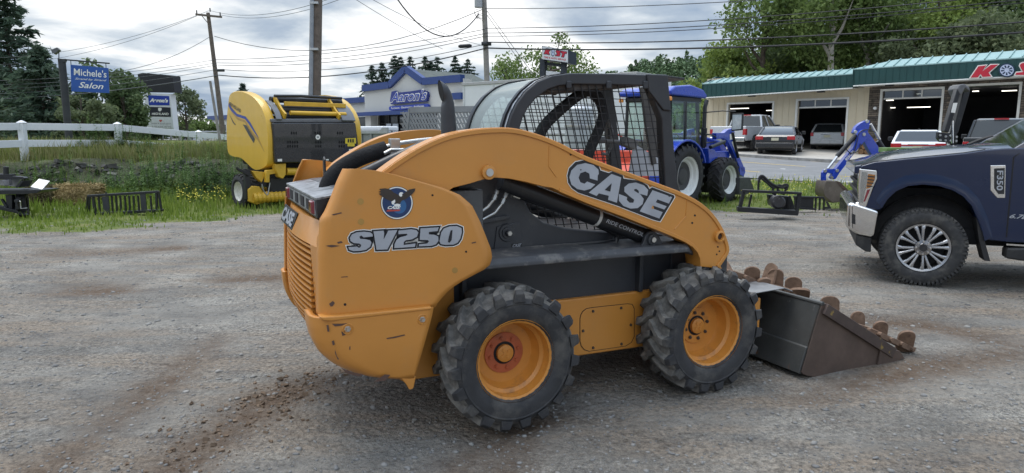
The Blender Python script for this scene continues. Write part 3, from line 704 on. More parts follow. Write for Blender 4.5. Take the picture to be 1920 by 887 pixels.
for a in [[(632, 454), (640, 452), (643, 455), (634, 457)], [(610, 461), (622, 459), (638, 461), (622, 464)], [(617, 570), (624, 564), (628, 568), (624, 574), (620, 575)], [(622, 402), (640, 398), (641, 400), (625, 404)], [(884, 455), (892, 453), (893, 455), (885, 457)], [(640, 519), (652, 518), (652, 519.5), (640, 520.5)]]: spot('scrape_mark', a, PY - .0015, SCR, sp1)
for a in [[(724, 634), (745, 630), (758, 627), (760, 629), (740, 634), (726, 636)], [(628, 655), (632, 668), (636, 674), (633, 674), (628, 662)], [(640, 690), (660, 698), (682, 702), (672, 706), (650, 700)], [(700, 716), (722, 702), (732, 703), (722, 714)], [(622, 607), (640, 607), (652, 606), (640, 611), (628, 612)], [(612, 610), (616, 609), (618, 622), (614, 622)], [(622, 640), (626, 638), (628, 646), (624, 648)], [(655, 650), (657, 649), (657, 656), (655, 656)], [(640, 622), (646, 621), (648, 628), (642, 630)]]: spot('scratch', a, BY - .0015, SCR, bmp)
# ---- rear door with louvres
XE = -1.0
brl = sorted([(p[2], p[0]) for p in K.p([(590, 580), (590, 600), (592, 622), (600, 648), (616, 671), (640, 692), (668, 707), (700, 717)], .055)]); bx_ = [q_[1] for q_ in brl]; bz_ = [q_[0] for q_ in brl]; btop = float(np.interp(.7, bz_, bx_))
def rx(y, z): return XE - .05 * (1 - ((y - WMID) / .66) ** 2) - .02 * (1 - abs(z - .8) / .5) + max(0.0, float(np.interp(z, bz_, bx_)) - btop)
ys = np.linspace(.17, 2 * WMID - .17, 15); dr = MB()
def curved(mb, ya, yb, za, zb, d0, d1, mi=0, n=12, tilt=0.0):
    yy = np.linspace(ya, yb, n)
    mb.loft([[(rx(y, za) + d0, y, za), (rx(y, za) + d1, y, za), (rx(y, zb) + d1 + tilt, y, zb), (rx(y, zb) + d0 + tilt, y, zb)] for y in yy], mi)
curved(dr, .17, 2 * WMID - .17, 1.075, 1.20, 0, .05, tilt=.035); 
for za, zb in ((.42, .50), (.50, .60), (.60, 1.075)): curved(dr, .17, .29, za, zb, 0, .05, n=4); curved(dr, 2 * WMID - .29, 2 * WMID - .17, za, zb, 0, .05, n=4)
curved(dr, .17, 2 * WMID - .17, .385, .42, .0, .09)
for za, zb in ((.42, .6), (.6, 1.075)): curved(dr, .28, 2 * WMID - .28, za, zb, .055, .07, 1)
for i in range(21): curved(dr, .29, 2 * WMID - .29, .432 + i * .031, .432 + i * .031 + .012, .004, .05, 0)
door = dr.build('rear_door', [ORG, DKIN], sk, smooth=50)
q = MB(); xx = rx(1.05, 1.12) - .004
q.prism([(xx + .002, 1.36, 1.085), (xx + .002, .80, 1.085), (xx + .03, .72, 1.19), (xx + .03, 1.32, 1.19)], (-.004, 0, 0), 0)
add_text(q, 'CASE', (xx - .004, 1.33, 1.10), (xx - .004, .82, 1.10), (xx + .022, 1.31, 1.18), 1, .05, .0); q.build('rear_lettering', [BKD, SILV], door, smooth=0)
q = MB(); q.prism([(-.93, .17, .62), (-.93, .17, 1.22), (-.55, .17, 1.22), (-.55, .17, .42), (-.84, .17, .45)], (0, 2 * WMID - .34, 0)); q.build('rear_frame', DKIN, sk, bevel=.02)
lt = MB(); lt.box((-1.0, .20, 1.215), (-.84, 2 * WMID - .20, 1.31)); lt.prism([(-1.005, .20, 1.305), (-1.005, 2 * WMID - .2, 1.305), (-.82, 2 * WMID - .2, 1.335), (-.82, .2, 1.335)], (0, 0, .012), 1)
lt.box((-1.004, .24, 1.225), (-1.0, 2 * WMID - .24, 1.30), 1)
for y0 in (.40, .62, .86, 1.1): lt.box((-1.008, y0, 1.235), (-1.003, y0 + .12, 1.292), 2)
hs = lt.build('lamp_housing', [BLK, M('worn_grey_metal', (.30, .31, .32), .42, .5, var=.25, vs=10, dirt=((.06, .06, .06), 12, .5, .1, .7)), DKIN], sk, bevel=.006)
for y0 in (.255, 2 * WMID - .355):
    q = MB(); q.loft([[(-1.02, y0 + .01, 1.235), (-1.02, y0 + .09, 1.235), (-1.02, y0 + .09, 1.292), (-1.02, y0 + .01, 1.292)], [(-1.0, y0, 1.228), (-1.0, y0 + .1, 1.228), (-1.0, y0 + .1, 1.299), (-1.0, y0, 1.299)]]); q.build('tail_light', M('red_lens', (.20, .02, .03), .2, coat=.6), hs, bevel=.005)
hd = MB(); hd.prism([(-.86, .2, 1.325), (-.86, 2 * WMID - .2, 1.325), (-.1, 2 * WMID - .2, 1.375), (-.1, .2, 1.375)], (0, 0, .02)); hd.box((-.85, .22, 1.0), (-.1, 2 * WMID - .22, 1.33)); hood = hd.build('engine_hood', [M('grey_hood', (.10, .105, .11), .4, .2, var=.2, vs=5, dirt=((.03, .03, .03), 4, .6, .1, .6))], sk, bevel=.01)
q = MB(); q.prism([(-.80, .52, 1.345), (-.72, .52, 1.35), (-.73, .52, 1.41), (-.765, .52, 1.425), (-.79, .52, 1.415)], (0, .06, 0)); q.build('hood_handle', DGR, hood, bevel=.008)
q = MB(); q.prism([(-.83, .98, 1.33), (-.83, 1.03, 1.33), (-.83, 1.03, 1.48), (-.83, 1.005, 1.50), (-.83, .98, 1.48)], (.012, 0, 0)); q.build('hood_latch', BLK, hood, bevel=.004)
# ---- lift arms
AY = .125
top = spline([(690, 345), (715, 322), (757, 292), (800, 268), (840, 252), (882, 243), (930, 239), (968, 241), (1010, 252), (1050, 268), (1100, 293), (1200, 331), (1270, 357)], 4) + spline([(1270, 357), (1303, 373), (1330, 393), (1350, 419), (1362, 446), (1367, 470), (1358, 488), (1347, 503)], 3)[1:]
bot = [(1313, 500), (1312, 484), (1307, 472), (1298, 462), (1284, 453), (1262, 443), (1240, 434), (1170, 406), (1100, 380), (1048, 358), (1035, 352), (1020, 350), (985, 341), (955, 335), (925, 333), (905, 337), (882, 344), (850, 352), (790, 395), (720, 420), (690, 400)]
ar = MB(); pris(K, top + bot, AY, AY + .125, mb=ar)
tl = K.p(top, AY); band = []
for i in range(len(tl)):
    a = np.array(tl[max(i - 1, 0)]); b = np.array(tl[min(i + 1, len(tl) - 1)]); d = b - a; d /= np.linalg.norm(d); nrm = np.array([d[2], 0, -d[0]]); band.append((np.array(tl[i]) + nrm * .004, np.array(tl[i]) + nrm * .028))
ar.loft([[(a[0], AY + .012, a[2]), (a[0], AY - .009, a[2]), (b[0], AY - .009, b[2]), (b[0], AY + .012, b[2])] for a, b in band])
for pts in ([(1283, 366), (1288, 372), (1286, 405), (1264, 430)], [(1030, 272), (1029, 312), (1043, 332)]):
    pp = K.p(pts, AY)
    for a, b in zip(pp[:-1], pp[1:]): ar.bar(a, b, .006, .009, up=(0, 1, 0))
bb = K.p([(1313, 500), (1312, 484), (1307, 472), (1298, 462), (1284, 453), (1262, 443), (1240, 434), (1170, 406), (1100, 380), (1048, 358)], AY)
ar.loft([[(a[0], AY + .1, a[2] - .004), (a[0], AY - .006, a[2] - .004), (a[0] + .004, AY - .006, a[2] + .018), (a[0] + .004, AY + .1, a[2] + .018)] for a in bb])
arm = ar.build('lift_arm', ORG, sk, bevel=.007, seg=3)
mir(ar).build('lift_arm', ORG, sk, bevel=.007)
p = K.p([(914, 323)], AY)[0]; q = MB(); q.lathe([(.034, .0), (.040, -.012), (.038, -.026), (.024, -.028), (0, -.028)], p, n=28); bs_ = q.build('pivot_boss', ORG, arm)
q = MB(); q.lathe([(.022, -.028), (.021, -.036), (0, -.036)], p, n=24); q.build('pivot_pin', STL, bs_)
p = K.p([(1347, 443)], AY)[0]; q = MB(); q.lathe([(.038, .0), (.038, -.022), (.026, -.026), (.022, -.02), (.022, .0)], p, n=28); q.lathe([(.022, -.008), (0, -.008)], p, n=20, mi=1); q.build('lower_pin_bush', [ORG, M('rusty_hole', (.06, .03, .02), .8)], arm)
q = MB(); pl_ = K.p([(1068, 420), (1330, 395)], AY)
for a, b, r in [(1303, 404, 2.0), (1298, 418, 2.0), (1070, 290, 2.0), (1346, 463, 1.6), (1349, 471, 1.6), (1344, 477, 1.6)]: decal_poly(q, K, arc(a, b, r, r, 0, 360, 10)[:-1], AY - .001, 0)
q.build('bolt_holes', DKIN, arm, smooth=0)
Z6 = lambda pts: zoomed(pts, 1040, 280, 5.912)
CB = [(140, 290), (160, 210), (230, 140), (330, 120), (430, 140), (490, 190), (510, 235), (600, 262), (640, 245), (755, 290), (765, 325), (860, 338), (950, 352), (1030, 400), (1050, 440), (1080, 420), (1322, 510), (1330, 530), (1170, 800), (1090, 780), (680, 620), (260, 480), (190, 430), (150, 370)]
CL = [[(478, 290), (490, 270), (485, 225), (430, 175), (340, 153), (250, 172), (185, 235), (163, 310), (185, 390), (250, 440), (330, 457), (400, 437), (450, 390), (360, 357), (330, 382), (285, 365), (265, 315), (285, 265), (340, 245), (385, 270), (390, 322), (475, 347)],
      [(630, 273), (738, 312), (690, 592), (592, 560), (600, 515), (490, 488), (465, 517), (378, 480)],
      [(1025, 515), (1037, 450), (990, 400), (900, 368), (820, 380), (773, 420), (773, 470), (830, 520), (882, 560), (872, 592), (830, 592), (800, 562), (803, 530), (712, 495), (712, 570), (760, 627), (840, 657), (920, 652), (975, 607), (987, 550), (950, 500), (882, 460), (882, 443), (905, 438), (932, 460), (932, 490)],
      [(1085, 453), (1302, 530), (1267, 602), (1140, 555), (1120, 587), (1242, 632), (1215, 668), (1095, 625), (1077, 652), (1197, 697), (1160, 768), (943, 687)]]
q = MB(); decal_poly(q, K, Z6(offset_poly(CB, 8)), AY - .002, 0); decal_poly(q, K, Z6(CB), AY - .0035, 1)
for L in CL: decal_poly(q, K, Z6(L), AY - .005, 2)
decal_poly(q, K, Z6([(633, 375), (617, 470), (555, 450)]), AY - .0065, 1); decal_poly(q, K, Z6([(1090, 618), (1102, 660), (1072, 655)]), AY - .0065, 3)
for a, b in [(290, 227), (320, 135), (1270, 520)]: decal_poly(q, K, Z6(arc(a, b, 8, 8, 0, 360, 8)[:-1]), AY - .0068, 1)
q.build('brand_lettering', [WHD, BKD, SILV, ORG], arm, smooth=0)
q = MB(); q.prism(K.p([(1290, 430), (1340, 470), (1355, 505), (1300, 520)], .3), (0, 2 * WMID - .6, 0)); q.box((1.62, .2, .25), (1.95, 2 * WMID - .2, .52)); q.build('arm_crossmember', ORG, sk, bevel=.01)
# ---- cylinders and hoses
def cyl_part(name, a, b, y, r, mat, mirror=False, ext=1.0):
    pa, pb = K.p([a], y)[0], K.p([b], y)[0]; q = MB(); q.cyl(pa, pb, r, 24)
    d = (np.array(pb) - np.array(pa)); d /= np.linalg.norm(d); q.cyl(np.array(pb) - d * .03, np.array(pb) + d * .0, r * 1.05, 24); q.cyl(pa, np.array(pa) + d * .04, r * 1.06, 24)
    return mir(q).build(name, mat, sk, bevel=.004) if mirror else q.build(name, mat, sk, bevel=.004)
YC = .27
c1_ = cyl_part('lift_cylinder', (938, 339), (1212, 444), YC, .052, BLK); cyl_part('lift_cylinder', (938, 339), (1212, 444), YC, .052, BLK, True)
pa, pb = np.array(K.p([(938, 339)], YC)[0]), np.array(K.p([(1212, 444)], YC)[0])
q = MB(); m0 = pa + (pb - pa) * .622; q.cyl(m0, m0 + (pb - pa) * .018, .0545, 24); q.build('clamp_band', M('white_band', (.55, .55, .53), .5), c1_)
d = (pb - pa); L_ = np.linalg.norm(d); d = d / L_; up = np.array([-d[2], 0, d[0]]); up = up if up[2] > 0 else -up
q = MB(); o = pa + d * L_ * .67 - np.array([0, .054, 0]) - up * .012; add_text(q, 'RIDE CONTROL', o, o + d * L_ * .27, o + up * .024, 0, .01, .2); q.build('cylinder_lettering', SILV, c1_, smooth=0)
q = MB(); pris(K, [(1187, 477), (1206, 456), (1211, 442), (1217, 435), (1226, 433), (1235, 440), (1242, 455), (1268, 468), (1262, 476)], .19, .215, mb=q); bk = q.build('cylinder_bracket', DGR, sk, bevel=.005); mir(q).build('cylinder_bracket', DGR, sk)
q = MB(); p = K.p([(1222, 449)], .19)[0]; q.lathe([(.034, 0), (.034, -.015), (.016, -.017), (0, -.017)], p, n=24); q.lathe([(.016, -.017), (.016, -.026), (0, -.026)], p, n=16, mi=1); q.build('bracket_pin', [DGR, STL], bk)
q = MB(); q.tube([K.p([a], .31)[0] for a in [(962, 362), (990, 371), (1050, 392), (1110, 414), (1140, 428), (1158, 440), (1152, 455), (1120, 462), (1085, 466)]], .026, 12); hz = q.build('hydraulic_hose', BLK, sk)
q = MB(); a, b = K.p([(962, 362)], .31)[0], K.p([(974, 366)], .31)[0]; q.cyl(a, b, .03, 6); q.build('hose_fitting', STL, hz)
for pts in ([(934, 354), (926, 374), (915, 388), (895, 402)], [(951, 360), (941, 382), (928, 399), (902, 413)]):
    q = MB(); pp = [K.p([a], .34)[0] for a in pts]; q.tube(pp, .008, 8); pa_, pb_ = np.array(pp[0]), np.array(pp[1]); q.cyl(pa_, pa_ + (pb_ - pa_) * .45, .012, 8); q.cyl(pa_ + (pb_ - pa_) * .6, pb_, .015, 6); q.build('steel_pipe', STL, sk)
q = MB(); q.tube(spline([K.p([a], .72)[0] for a in [(610, 372), (614, 350), (626, 328), (648, 310), (680, 294), (724, 279)]], 5), .047, 14); q.build('hose_sleeve', M('black_fabric', (.010, .010, .011), .95, bump=.4, bs=90), sk)
q = MB(); q.tube([K.p([a], .70)[0] for a in [(720, 276), (745, 269), (780, 264), (840, 258)]], .013, 8); q.tube([K.p([a], .66)[0] for a in [(720, 288), (733, 281), (760, 281), (830, 272)]], .011, 8)
p = K.p([(740, 276)], .69)[0]; q.box((p[0] - .03, p[1] - .02, p[2] - .05), (p[0] + .03, p[1] + .03, p[2] + .05)); q.build('steel_pipe', STL, sk, bevel=.005)
q = MB(); q.tube([K.p([a], .60)[0] for a in [(640, 345), (690, 322), (740, 298), (800, 272)]], .034, 12); q.build('damper_tube', BLK, sk)
# ---- exhaust
ex = MB(); n = 20; rings = []
for (pa, pb), r in [(((828, 268), (856, 268)), .044), (((827.5, 240), (855, 240)), .044), (((827, 215), (853, 212)), .044), (((827, 202), (850.5, 192)), .044), (((829, 196), (845.5, 174)), .044), (((831, 192), (838, 160)), .044), (((830, 190), (823, 150)), .044)]:
    a, b = np.array(K.p([pa], .6)[0]), np.array(K.p([pb], .6)[0]); c = (a + b) / 2
    rings.append([tuple(c + (b - a) / 2 * math.cos(2 * PI * k / n) + np.array([0, r * math.sin(2 * PI * k / n), 0])) for k in range(n)])
ex.loft(rings, 0, False); c = np.mean(rings[-1], 0)
ex.loft([rings[-1], [tuple(c + (np.array(q) - c) * .88) for q in rings[-1]], [tuple(c + (np.array(q) - c) * .8 + np.array([.035, 0, -.02])) for q in rings[-1]]], 1, True)
ex.build('exhaust_pipe', [M('exhaust_grey', (.045, .048, .054), .5, .2, var=.2, vs=6), DKIN], sk, smooth=60)
# ---- cab
CY0, CY1 = .45, .52; FY = 2 * WMID
outer = [(948, 275), (949, 255), (952, 236), (958, 216), (968, 195), (985, 172), (1008, 153), (1035, 142), (1070, 137), (1150, 138), (1216, 140)]
inner = [(973, 275), (973, 255), (976, 238), (981, 221), (991, 202), (1007, 183), (1028, 168), (1048, 161), (1078, 158), (1150, 159), (1216, 161)]
def frame_band(y0, y1):
    a, b = K.p(outer, y0 if y0 < 1 else CY0), K.p(inner, y0 if y0 < 1 else CY0); mb = MB()
    mb.loft([[(p[0], y0, p[2]), (p[0], y1, p[2]), (r[0], y1, r[2]), (r[0], y0, r[2])] for p, r in zip(a, b)]); return mb
ROP = M('cab_frame_black', (.028, .03, .035), .4, var=.2, vs=4, dirt=((.10, .10, .10), 5, .6, .15, .4))
cab = frame_band(CY0, CY1)
post = [(1215, 139.5), (1251, 141), (1258, 208), (1272, 352), (1280, 420), (1254, 420), (1247, 345), (1241, 222), (1217, 163)]
pris(K, post, CY0, CY1, mb=cab); pris(K, [(1213, 138), (1253, 140), (1259, 209), (1244, 207), (1216, 170)], CY0 - .012, CY0 + .01, mb=cab)
for a in [(1068, 158), (1143, 158), (1212, 158)]: pris(K, [(a[0] - 5, a[1] - 7), (a[0] + 5, a[1] - 7), (a[0] + 5, a[1] + 9), (a[0] - 5, a[1] + 9)], CY0 - .01, CY0 + .01, mb=cab)
cf = cab.build('cab_frame', ROP, sk, bevel=.010, seg=3); mir(cab).build('cab_frame', ROP, sk, bevel=.010)
ol = K.p(outer, CY0); q = MB()
for w0, w1, off in [(CY0 + .012, CY0 + .03, .004)]:
    q.loft([[(p[0] - .004, CY0 + .014, p[2] + .004), (p[0] - .004, CY0 + .034, p[2] + .004)] for p in ol[:8]], 0, False, closed=False)
q.build('chrome_trim', M('bright_trim', (.42, .43, .44), .35, .6, dirt=((.05, .05, .05), 14, .5, .1, .8)), cf)
for y0, y1 in ((CY1 - .005, CY1 + .03), (FY - CY1 - .03, FY - CY1 + .005)):
    q = MB(); q.loft([[(p[0] - .008, y0, p[2] + .006), (p[0] - .008, y1, p[2] + .006), (p[0] + .02, y1, p[2] - .01), (p[0] + .02, y0, p[2] - .01)] for p in ol[:9]]); q.build('window_seal', BLK, cf)
q = MB(); sm = spline(ol[:9], 3); q.loft([[(p[0] + .002, CY1 + .02, p[2] - .004), (p[0] + .002, FY - CY1 - .02, p[2] - .004)] for p in sm], 0, False, closed=False); q.build('rear_window', glass_mat('rear_polycarbonate', (.66, .80, .77), .06, .52), sk, smooth=60)
rf = MB(); a, b = ol[7], ol[-1]; e = K.p([(1252, 141)], CY0)[0]
rf.prism([(ol[6][0] + .05, CY0 + .03, ol[6][2] - .03), (a[0], CY0 + .03, a[2] - .006), (ol[8][0], CY0 + .03, ol[8][2] - .002), (e[0] + .02, CY0 + .03, e[2] - .002), (e[0] + .02, CY0 + .03, e[2] - .05), (a[0], CY0 + .03, a[2] - .10)], (0, FY - 2 * CY0 - .06, 0))
roof = rf.build('roof', M('headliner', (.075, .065, .06), .8), sk, bevel=.008)
q = MB(); q.prism([(e[0] - .05, CY0 - .0, e[2] + .002), (e[0] + .14, CY0, e[2] - .012), (e[0] + .14, CY0, e[2] - .028), (e[0] + .09, CY0, e[2] - .02), (e[0] - .05, CY0, e[2] - .01)], (0, FY - 2 * CY0, 0)); q.build('roof_visor', ROP, roof, bevel=.003)
# wire mesh screens
def inside(x, z, poly):
    c = False; n = len(poly)
    for i in range(n):
        (x1, z1), (x2, z2) = poly[i], poly[i - 1]
        if (z1 > z) != (z2 > z) and x < (x2 - x1) * (z - z1) / (z2 - z1) + x1: c = not c
    return c
MY = CY0 + .02
mpoly = P2(K.p([(970, 262), (978, 222), (1000, 186), (1046, 158), (1222, 158), (1249, 345), (1265, 446), (1235, 442), (1110, 436), (1055, 431), (1015, 418), (990, 398), (980, 375), (972, 320)], MY))
t0, t1 = P2(K.p([(1216, 160), (1248, 345)], MY)); sl = (t1[0] - t0[0]) / (t1[1] - t0[1])
def screen():
    mb = MB(); zs_ = [p[1] for p in mpoly]; xs_ = [p[0] for p in mpoly]
    def runs(f, n=160):
        cur = []
        for i in range(n + 1):
            x, z = f(i / n)
            if inside(x, z, mpoly): cur.append((x, z))
            else:
                if len(cur) > 1: yield cur[0], cur[-1]
                cur = []
        if len(cur) > 1: yield cur[0], cur[-1]
    z0, z1 = min(zs_), max(zs_); x0, x1 = min(xs_), max(xs_)
    k = np.arange(x0 - .6, x1 + .6, .054)
    for xx in k:
        for a, b in runs(lambda u: (xx + sl * (z0 + (z1 - z0) * u - z1), z0 + (z1 - z0) * u)): mb.tube([(a[0], MY, a[1]), (b[0], MY, b[1])], .0034, 4)
    for zq in np.arange(z0, z1, .046):
        for a, b in runs(lambda u: (x0 + (x1 - x0) * u, zq)): mb.tube([(a[0], MY + .005, a[1]), (b[0], MY + .005, b[1])], .0034, 4)
    ed = mpoly[5:14]
    mb.tube([(p[0], MY, p[1]) for p in ed], .006, 6)
    return mb
WIR = M('black_wire', (.012, .012, .014), .5)
s_ = screen(); s_.build('mesh_screen', WIR, sk, smooth=60); mir(s_).build('mesh_screen', WIR, sk, smooth=60)
q = MB(); pris(K, [(1203, 163), (1234, 163), (1252, 308), (1226, 312), (1212, 240)], 1.06, 1.09, mb=q); pris(K, [(1212, 240), (1220, 238), (1232, 306), (1224, 310)], 1.03, 1.06, mb=q); q.build('front_pillar_panel', M('grey_brown_panel', (.085, .078, .072), .7), sk, bevel=.005)
# inside the cab
for yy in (.66,):
    q = MB(); q.tube(spline([K.p([a], .60)[0][:1] + (yy,) + K.p([a], .60)[0][2:] for a in [(1010, 280), (1026, 240), (1052, 212), (1082, 186), (1104, 172), (1120, 172), (1133, 186), (1140, 215), (1130, 248), (1114, 285), (1106, 330), (1104, 360)]], 3), .036, 10); rb = q.build('restraint_bar', M('black_foam', (.016, .016, .018), .75), sk)
q = MB(); q.box((.28, .58, .72), (.75, 1.04, .86)); q.loft([[(.28, .60, .86), (.28, 1.02, .86), (.40, 1.02, .86), (.40, .60, .86)], [(.16, .62, 1.30), (.16, 1.0, 1.30), (.24, 1.0, 1.30), (.24, .62, 1.30)]]); q.build('seat', MATS['black_foam'], sk, bevel=.03)
for yy in (.56, 1.06):
    q = MB(); q.tube([(1.0, yy, .7), (.98, yy, 1.1), (.95, yy, 1.22)], .012, 8); q.tube([(.95, yy, 1.2), (.94, yy, 1.33)], [.026, .02], 8); q.build('joystick', BLK, sk)
p = K.p([(1178, 268)], .75)[0]; q = MB(); q.obox((p[0], .75, p[2]), .05, .04, .03, Matrix.Rotation(.3, 3, 'Y')); q.tube([(p[0] - .22, .75, p[2] + .02), (p[0], .75, p[2])], .012, 8); q.tube([(p[0] - .24, .75, p[2] + .02), (p[0] - .19, .75, p[2] + .02)], .022, 8); q.tube([K.p([a], .8)[0] for a in [(1140, 225), (1147, 245), (1146, 275), (1138, 290), (1130, 288)]], .012, 8); q.build('control_lever', M('grey_plastic', (.16, .16, .16), .5), sk)
q = MB(); q.box((.9, .55, .62), (1.25, 1.07, .66)); q.box((.1, .55, .60), (.9, 1.07, .64)); q.build('cab_floor', DKIN, sk)
q = MB(); q.prism(K.p([(1190, 270), (1240, 300), (1240, 330), (1180, 330)], 1.05), (0, .02, 0)); q.build('side_console', M('pale_grey_plastic', (.42, .44, .47), .5), sk)

# ---- bucket
B0, B1 = -.08, 2 * WMID + .12
side = [(1541, 571), (1503, 698), (1506, 702), (1514, 705), (1530, 707.5), (1545, 707.5), (1642, 688), (1688, 672), (1684, 657), (1549, 569)]
sd2 = K.p(side, B0); bu = MB()
bu.prism(sd2, (0, .02, 0), 1); bu.prism([(a, B1 - .02, c) for a, b, c in sd2], (0, .02, 0), 1)
sh = [sd2[0], sd2[1], sd2[2], sd2[3], sd2[4], sd2[5], sd2[7]]; rings = []
for i, p in enumerate(sh):
    a = np.array(sh[max(i - 1, 0)]); b = np.array(sh[min(i + 1, len(sh) - 1)]); d = b - a; d /= np.linalg.norm(d); nr = np.array([-d[2], 0, d[0]]) * .018
    rings.append([(p[0], B0 + .0005, p[2]), (p[0], B1 - .0005, p[2]), (p[0] + nr[0], B1 - .0005, p[2] + nr[2]), (p[0] + nr[0], B0 + .0005, p[2] + nr[2])])
bu.loft(rings); t_ = sd2[0]; bu.tube([(t_[0] + .012, B0, t_[2]), (t_[0] + .012, B1, t_[2])], .018, 8)
m1, m2 = np.array(sd2[0]) * .34 + np.array(sd2[1]) * .66, 0
bu.prism([(m1[0] - .012, B0 + .01, m1[2] + .01), (m1[0] + .01, B0 + .01, m1[2] + .015), (sd2[1][0] + .01, B0 + .01, .04), (sd2[1][0] - .016, B0 + .01, .05)], (0, B1 - B0 - .02, 0))
bkt = bu.build('bucket', [BKT, RUST], sk, bevel=.004)
q = MB(); a, b = np.array(sd2[9]), np.array(sd2[8]); d = (b - a) / np.linalg.norm(b - a); nr = np.array([-d[2], 0, d[0]]); nr = nr if nr[2] < 0 else -nr
e0, e1 = a, b - d * .05; q.prism([tuple(e0), tuple(e1), tuple(e1 + nr * .075), tuple(e0 + nr * .075)], (0, -.022, 0)); q.build('side_cutter', M('dark_rust', (.07, .05, .043), .6, .2, var=.25, vs=6, wear=((.38, .26, .05), 16, .60, .06, .7)), bkt, bevel=.004)
q = MB(); q.prism([tuple(sd2[6] + np.array([0, -.014, 0])) if False else (sd2[6][0], B0 - .014, sd2[6][2]), (sd2[7][0] + .03, B0 - .014, sd2[7][2] + .0), (sd2[8][0], B0 - .014, sd2[8][2]), (sd2[6][0] + .02, B0 - .014, sd2[8][2] + .045)], (0, .014, 0)); q.prism([(sd2[6][0], B0, .0), (sd2[7][0] + .09, B0, .002), (sd2[7][0] + .02, B0, .024), (sd2[6][0], B0, .024)], (0, B1 - B0, 0)); q.build('cutting_edge', RUST, bkt, bevel=.003)
q = MB(); q.box((1.96, .35, .06), (2.06, 2 * WMID - .35, .5)); q.build('coupler_frame', DGR, sk, bevel=.01)
q = MB(); q.prism([(1.84, .16, .565), (2.12, .16, .575), (2.20, .16, .545), (2.20, .16, .553), (2.12, .16, .583), (1.84, .16, .573)][::1], (0, 2 * WMID - .32, 0)); q.build('coupler_plate', M('worn_step_plate', (.27, .27, .27), .5, .4, var=.2, vs=6, dirt=((.07, .07, .07), 7, .5, .15, .6)), sk, bevel=.004)

# ---- rusty steel tracks lying in the bucket
def cleat_at(mb, p, hgt_, wid, lean, turn):
    rot = Matrix.Rotation(turn, 3, 'Z') @ Matrix.Rotation(lean, 3, 'X'); out = []
    for t in (-1, 1):
        ring = [(-wid, 0), (wid, 0), (wid * .96, hgt_ * .72)] + [(wid * .94 * math.cos(a), hgt_ * .72 + hgt_ * .28 * math.sin(a)) for a in np.linspace(.25, PI - .25, 7)] + [(-wid * .96, hgt_ * .72)]
        out.append([Vector(p) + rot @ Vector((a, t * .014 + .25 * a * a / wid, b)) for a, b in ring])
    mb.loft(out)
def track(label, yb, clts, links):
    pts = [K.p([(a, b)], yb + dy)[0] for a, b, dy, *_ in clts]; lo = np.array(pts[0])
    w_ = K.w((lo[0], lo[1], lo[2] - .1)); tr = thing('steel_track', label, 'track', loc=w_, yaw=math.degrees(K.yaw), group='steel tracks in the bucket')
    off = lambda p: (p[0] - lo[0], p[1] - lo[1], p[2] - lo[2] + .1)
    for (a, b, dy, h, wd_, ln, tn), p in zip(clts, pts):
        q = MB(); cleat_at(q, off((p[0], p[1], p[2] - h * .55)), h * random.uniform(.95, 1.15), wd_ * random.uniform(.85, 1.05), (ln - .2) * 1.1, tn * .8 - 1.0); q.build('cleat', RSTT, tr, bevel=.006)
    q = MB()
    pp = [off(K.p([(a, b)], yb + dy)[0]) for a, b, dy in links]
    for i in range(len(pp) - 1):
        for s in (-.03, .03):
            q.bar((pp[i][0], pp[i][1] + s, pp[i][2]), (pp[i + 1][0], pp[i + 1][1] + s, pp[i + 1][2]), .018, .04)
        q.cyl((pp[i][0], pp[i][1] - .06, pp[i][2]), (pp[i][0], pp[i][1] + .06, pp[i][2]), .018, 8)
    q.build('link_chain', RSTT, tr, bevel=.003)
CW = 1.5
track('rusty steel track chain heaped along the back lip of the bucket', .45,
      [(1372, 499, .1, .15, .05, -.5, 1.2), (1410, 514, 0, .15, .062, .35, .5), (1437, 512, .12, .15, .055, -.2, -.5), (1430, 530, -.06, .12, .06, .5, .9), (1454, 522, .1, .14, .06, .3, .3), (1488, 537, .08, .15, .075, .2, .4), (1498, 547, -.04, .15, .075, .7, .4)],
      [(1365, 510, .05), (1390, 518, 0), (1415, 530, 0), (1440, 538, 0), (1462, 540, .05), (1480, 548, 0), (1502, 560, 0), (1530, 590, .1)])
track('rusty steel track chain spilling over the cutting edge at the bucket front', .02,
      [(1557, 573, .1, .13, .065, .1, .4), (1610, 603, .15, .14, .05, .1, .6), (1650, 618, 0, .16, .055, .35, .5), (1697, 638, 0, .17, .06, .45, .5)],
      [(1552, 590, .1), (1590, 606, .12), (1620, 616, .05), (1640, 624, 0), (1660, 634, 0), (1680, 642, 0), (1700, 652, 0), (1712, 655, .1), (1690, 664, .1)])

# ================================================================== blue pickup truck, front half in view
T = Fr((4.467, 7.34, 0), -23)
NAVY = M('navy_car_paint', (.0028, .012, .046), .2, .0, var=.05, vs=1, coat=.7, spec=.3, dirt=((.05, .05, .05), 3, .68, .2, .08))
CHR = M('chrome', (.72, .72, .72), .12, 1.0, var=.04, vs=6)
BPL = M('black_plastic', (.018, .018, .019), .6, var=.2, vs=8, dirt=((.10, .095, .085), 6, .56, .15, .35))
DKG = glass_mat('dark_car_glass', (.10, .115, .12), .16)
tk = thing('pickup_truck', 'dark blue full-size pickup truck with chrome bumper and all-terrain tyres at the right edge', 'pickup truck', T)
TY0 = .03; ZT = lambda pts: zoomed(pts, 1560, 220, 2.608)
bodyp = [(1614, 306), (1619, 300), (1628, 294.5), (1644, 289), (1662, 284.5), (1700, 279.5), (1760, 274.5), (1828, 270), (1851, 268), (1868, 267)]
crest = T.p([(1615, 311), (1640, 304), (1700, 297.5), (1760, 292), (1810, 287), (1850, 281), (1888, 278)], TY0)
